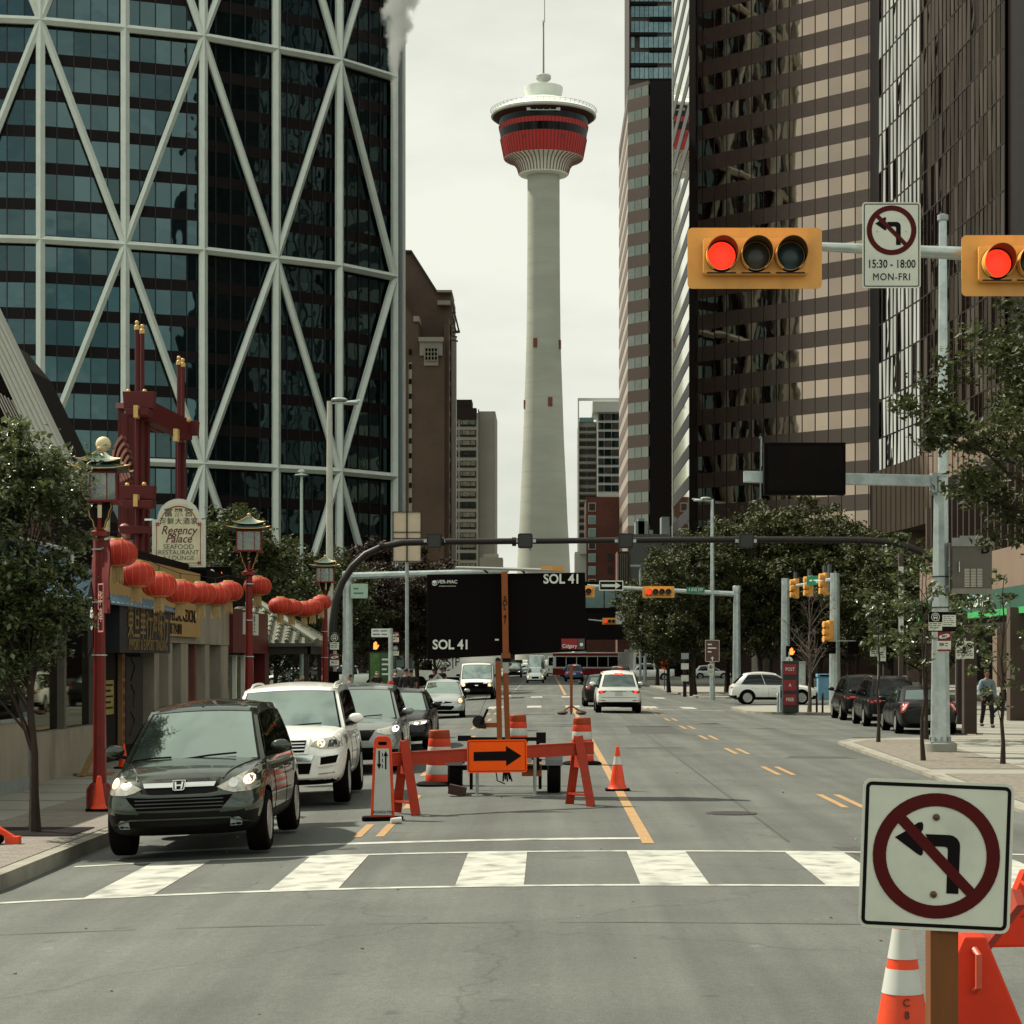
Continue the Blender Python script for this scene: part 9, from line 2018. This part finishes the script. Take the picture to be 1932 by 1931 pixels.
person('person in a beige sun hat behind the white SUV roof', (X_(571, 72), 72, SWZ), R(0), 1.56, GSH, DK, HB, hat=BG_)
person('grey haired person left of the one in the sun hat', (X_(559, 73), 73, SWZ), R(20), 1.50, DK, DK, mat('grey_hair', (.16, .13, .11), .8))
bp_k = thing('blue_bag', 'dark blue bag held low beside the bald man in jeans', 'bag', (X_(725, 88.3), 88.2, SWZ + .35)); b = MB(); b.ball((0, 0, 0), .26, 12, 8, sz=1.1); b.build('sack', mat('bag_blue', (.02, .035, .09), .8, var=.2, scale=6), bp_k); b = MB(); b.tube([(-.08, 0, .24), (-.12, 0, .42), (-.18, 0, .45)], .012, 5); b.build('strap', DK, bp_k)
Yv = 215.0; q = Yv/FOC
def steam():
	m = bpy.data.materials.new('steam'); m.use_nodes = True; t = m.node_tree; t.nodes.remove(t.nodes['Principled BSDF']); n = t.nodes.new; L = t.links.new
	v = n('ShaderNodeVolumePrincipled'); v.inputs['Color'].default_value = (.998, .998, .98, 1)
	tcc = n('ShaderNodeTexCoord'); no = n('ShaderNodeTexNoise'); no.inputs['Scale'].default_value = .34; no.inputs['Detail'].default_value = 6; no.inputs['Roughness'].default_value = .6; L(tcc.outputs['Object'], no.inputs[0])
	sp = n('ShaderNodeSeparateXYZ'); L(tcc.outputs['Object'], sp.inputs[0])
	def mr(i, a, b, c, d):
		k = n('ShaderNodeMapRange'); k.inputs[1].default_value = a; k.inputs[2].default_value = b; k.inputs[3].default_value = c; k.inputs[4].default_value = d; L(i, k.inputs[0]); return k.outputs[0]
	def ma(op, a, b=None):
		k = n('ShaderNodeMath'); k.operation = op
		for i, z in enumerate((a, b)):
			if z is None: continue
			if isinstance(z, (int, float)): k.inputs[i].default_value = z
			else: L(z, k.inputs[i])
		return k.outputs[0]
	tt = mr(sp.outputs[2], Z_(236, Yv), Z_(-60, Yv), 0, 1)
	r = ma('ADD', ma('MULTIPLY', ma('POWER', tt, 1.7), 62*q), 7*q)
	xc = ma('ADD', ma('MULTIPLY', ma('POWER', tt, 3), 36*q), X_(743, Yv))
	dx = ma('DIVIDE', ma('SUBTRACT', sp.outputs[0], xc), r); dy = ma('DIVIDE', ma('SUBTRACT', sp.outputs[1], Yv), r)
	d = ma('SQRT', ma('ADD', ma('MULTIPLY', dx, dx), ma('MULTIPLY', dy, dy)))
	f = ma('SUBTRACT', ma('ADD', no.outputs[0], mr(d, 0, 1.15, .18, -.32)), .42)
	L(mr(f, 0, .16, 0, 2.2), v.inputs['Density']); L(v.outputs[0], t.nodes['Material Output'].inputs['Volume']); return m
b = MB(); pl_ = [(746, 238, 8), (744, 190, 14), (743, 130, 24), (742, 80, 38), (744, 30, 54), (752, -20, 72), (764, -62, 86)]
b.tube([(X_(x, Yv), Yv, Z_(y, Yv)) for x, y, r in pl_], [r*q for x, y, r in pl_], 20)
tag(b.build('steam_plume', steam()), 'ragged white steam plume thickening upward beside the lattice tower', 'steam')
b = MB(); rr = random.Random(9)
for k in range(60):
	x, y = rr.uniform(-4, 7), rr.uniform(12.5, 40); s_ = rr.uniform(.008, .022); b.obox((x, y, crown(x) + s_*.4), (s_, s_*1.3, s_*.7), Matrix.Rotation(rr.random()*3, 3, 'Z'))
o = b.build('road_grit', mat('grit', (.22, .21, .18), .9, var=.4, scale=3, island=.8)); o['kind'] = 'stuff'; o['label'] = 'small stones and scraps scattered on the asphalt'
bpy.context.view_layer.update()
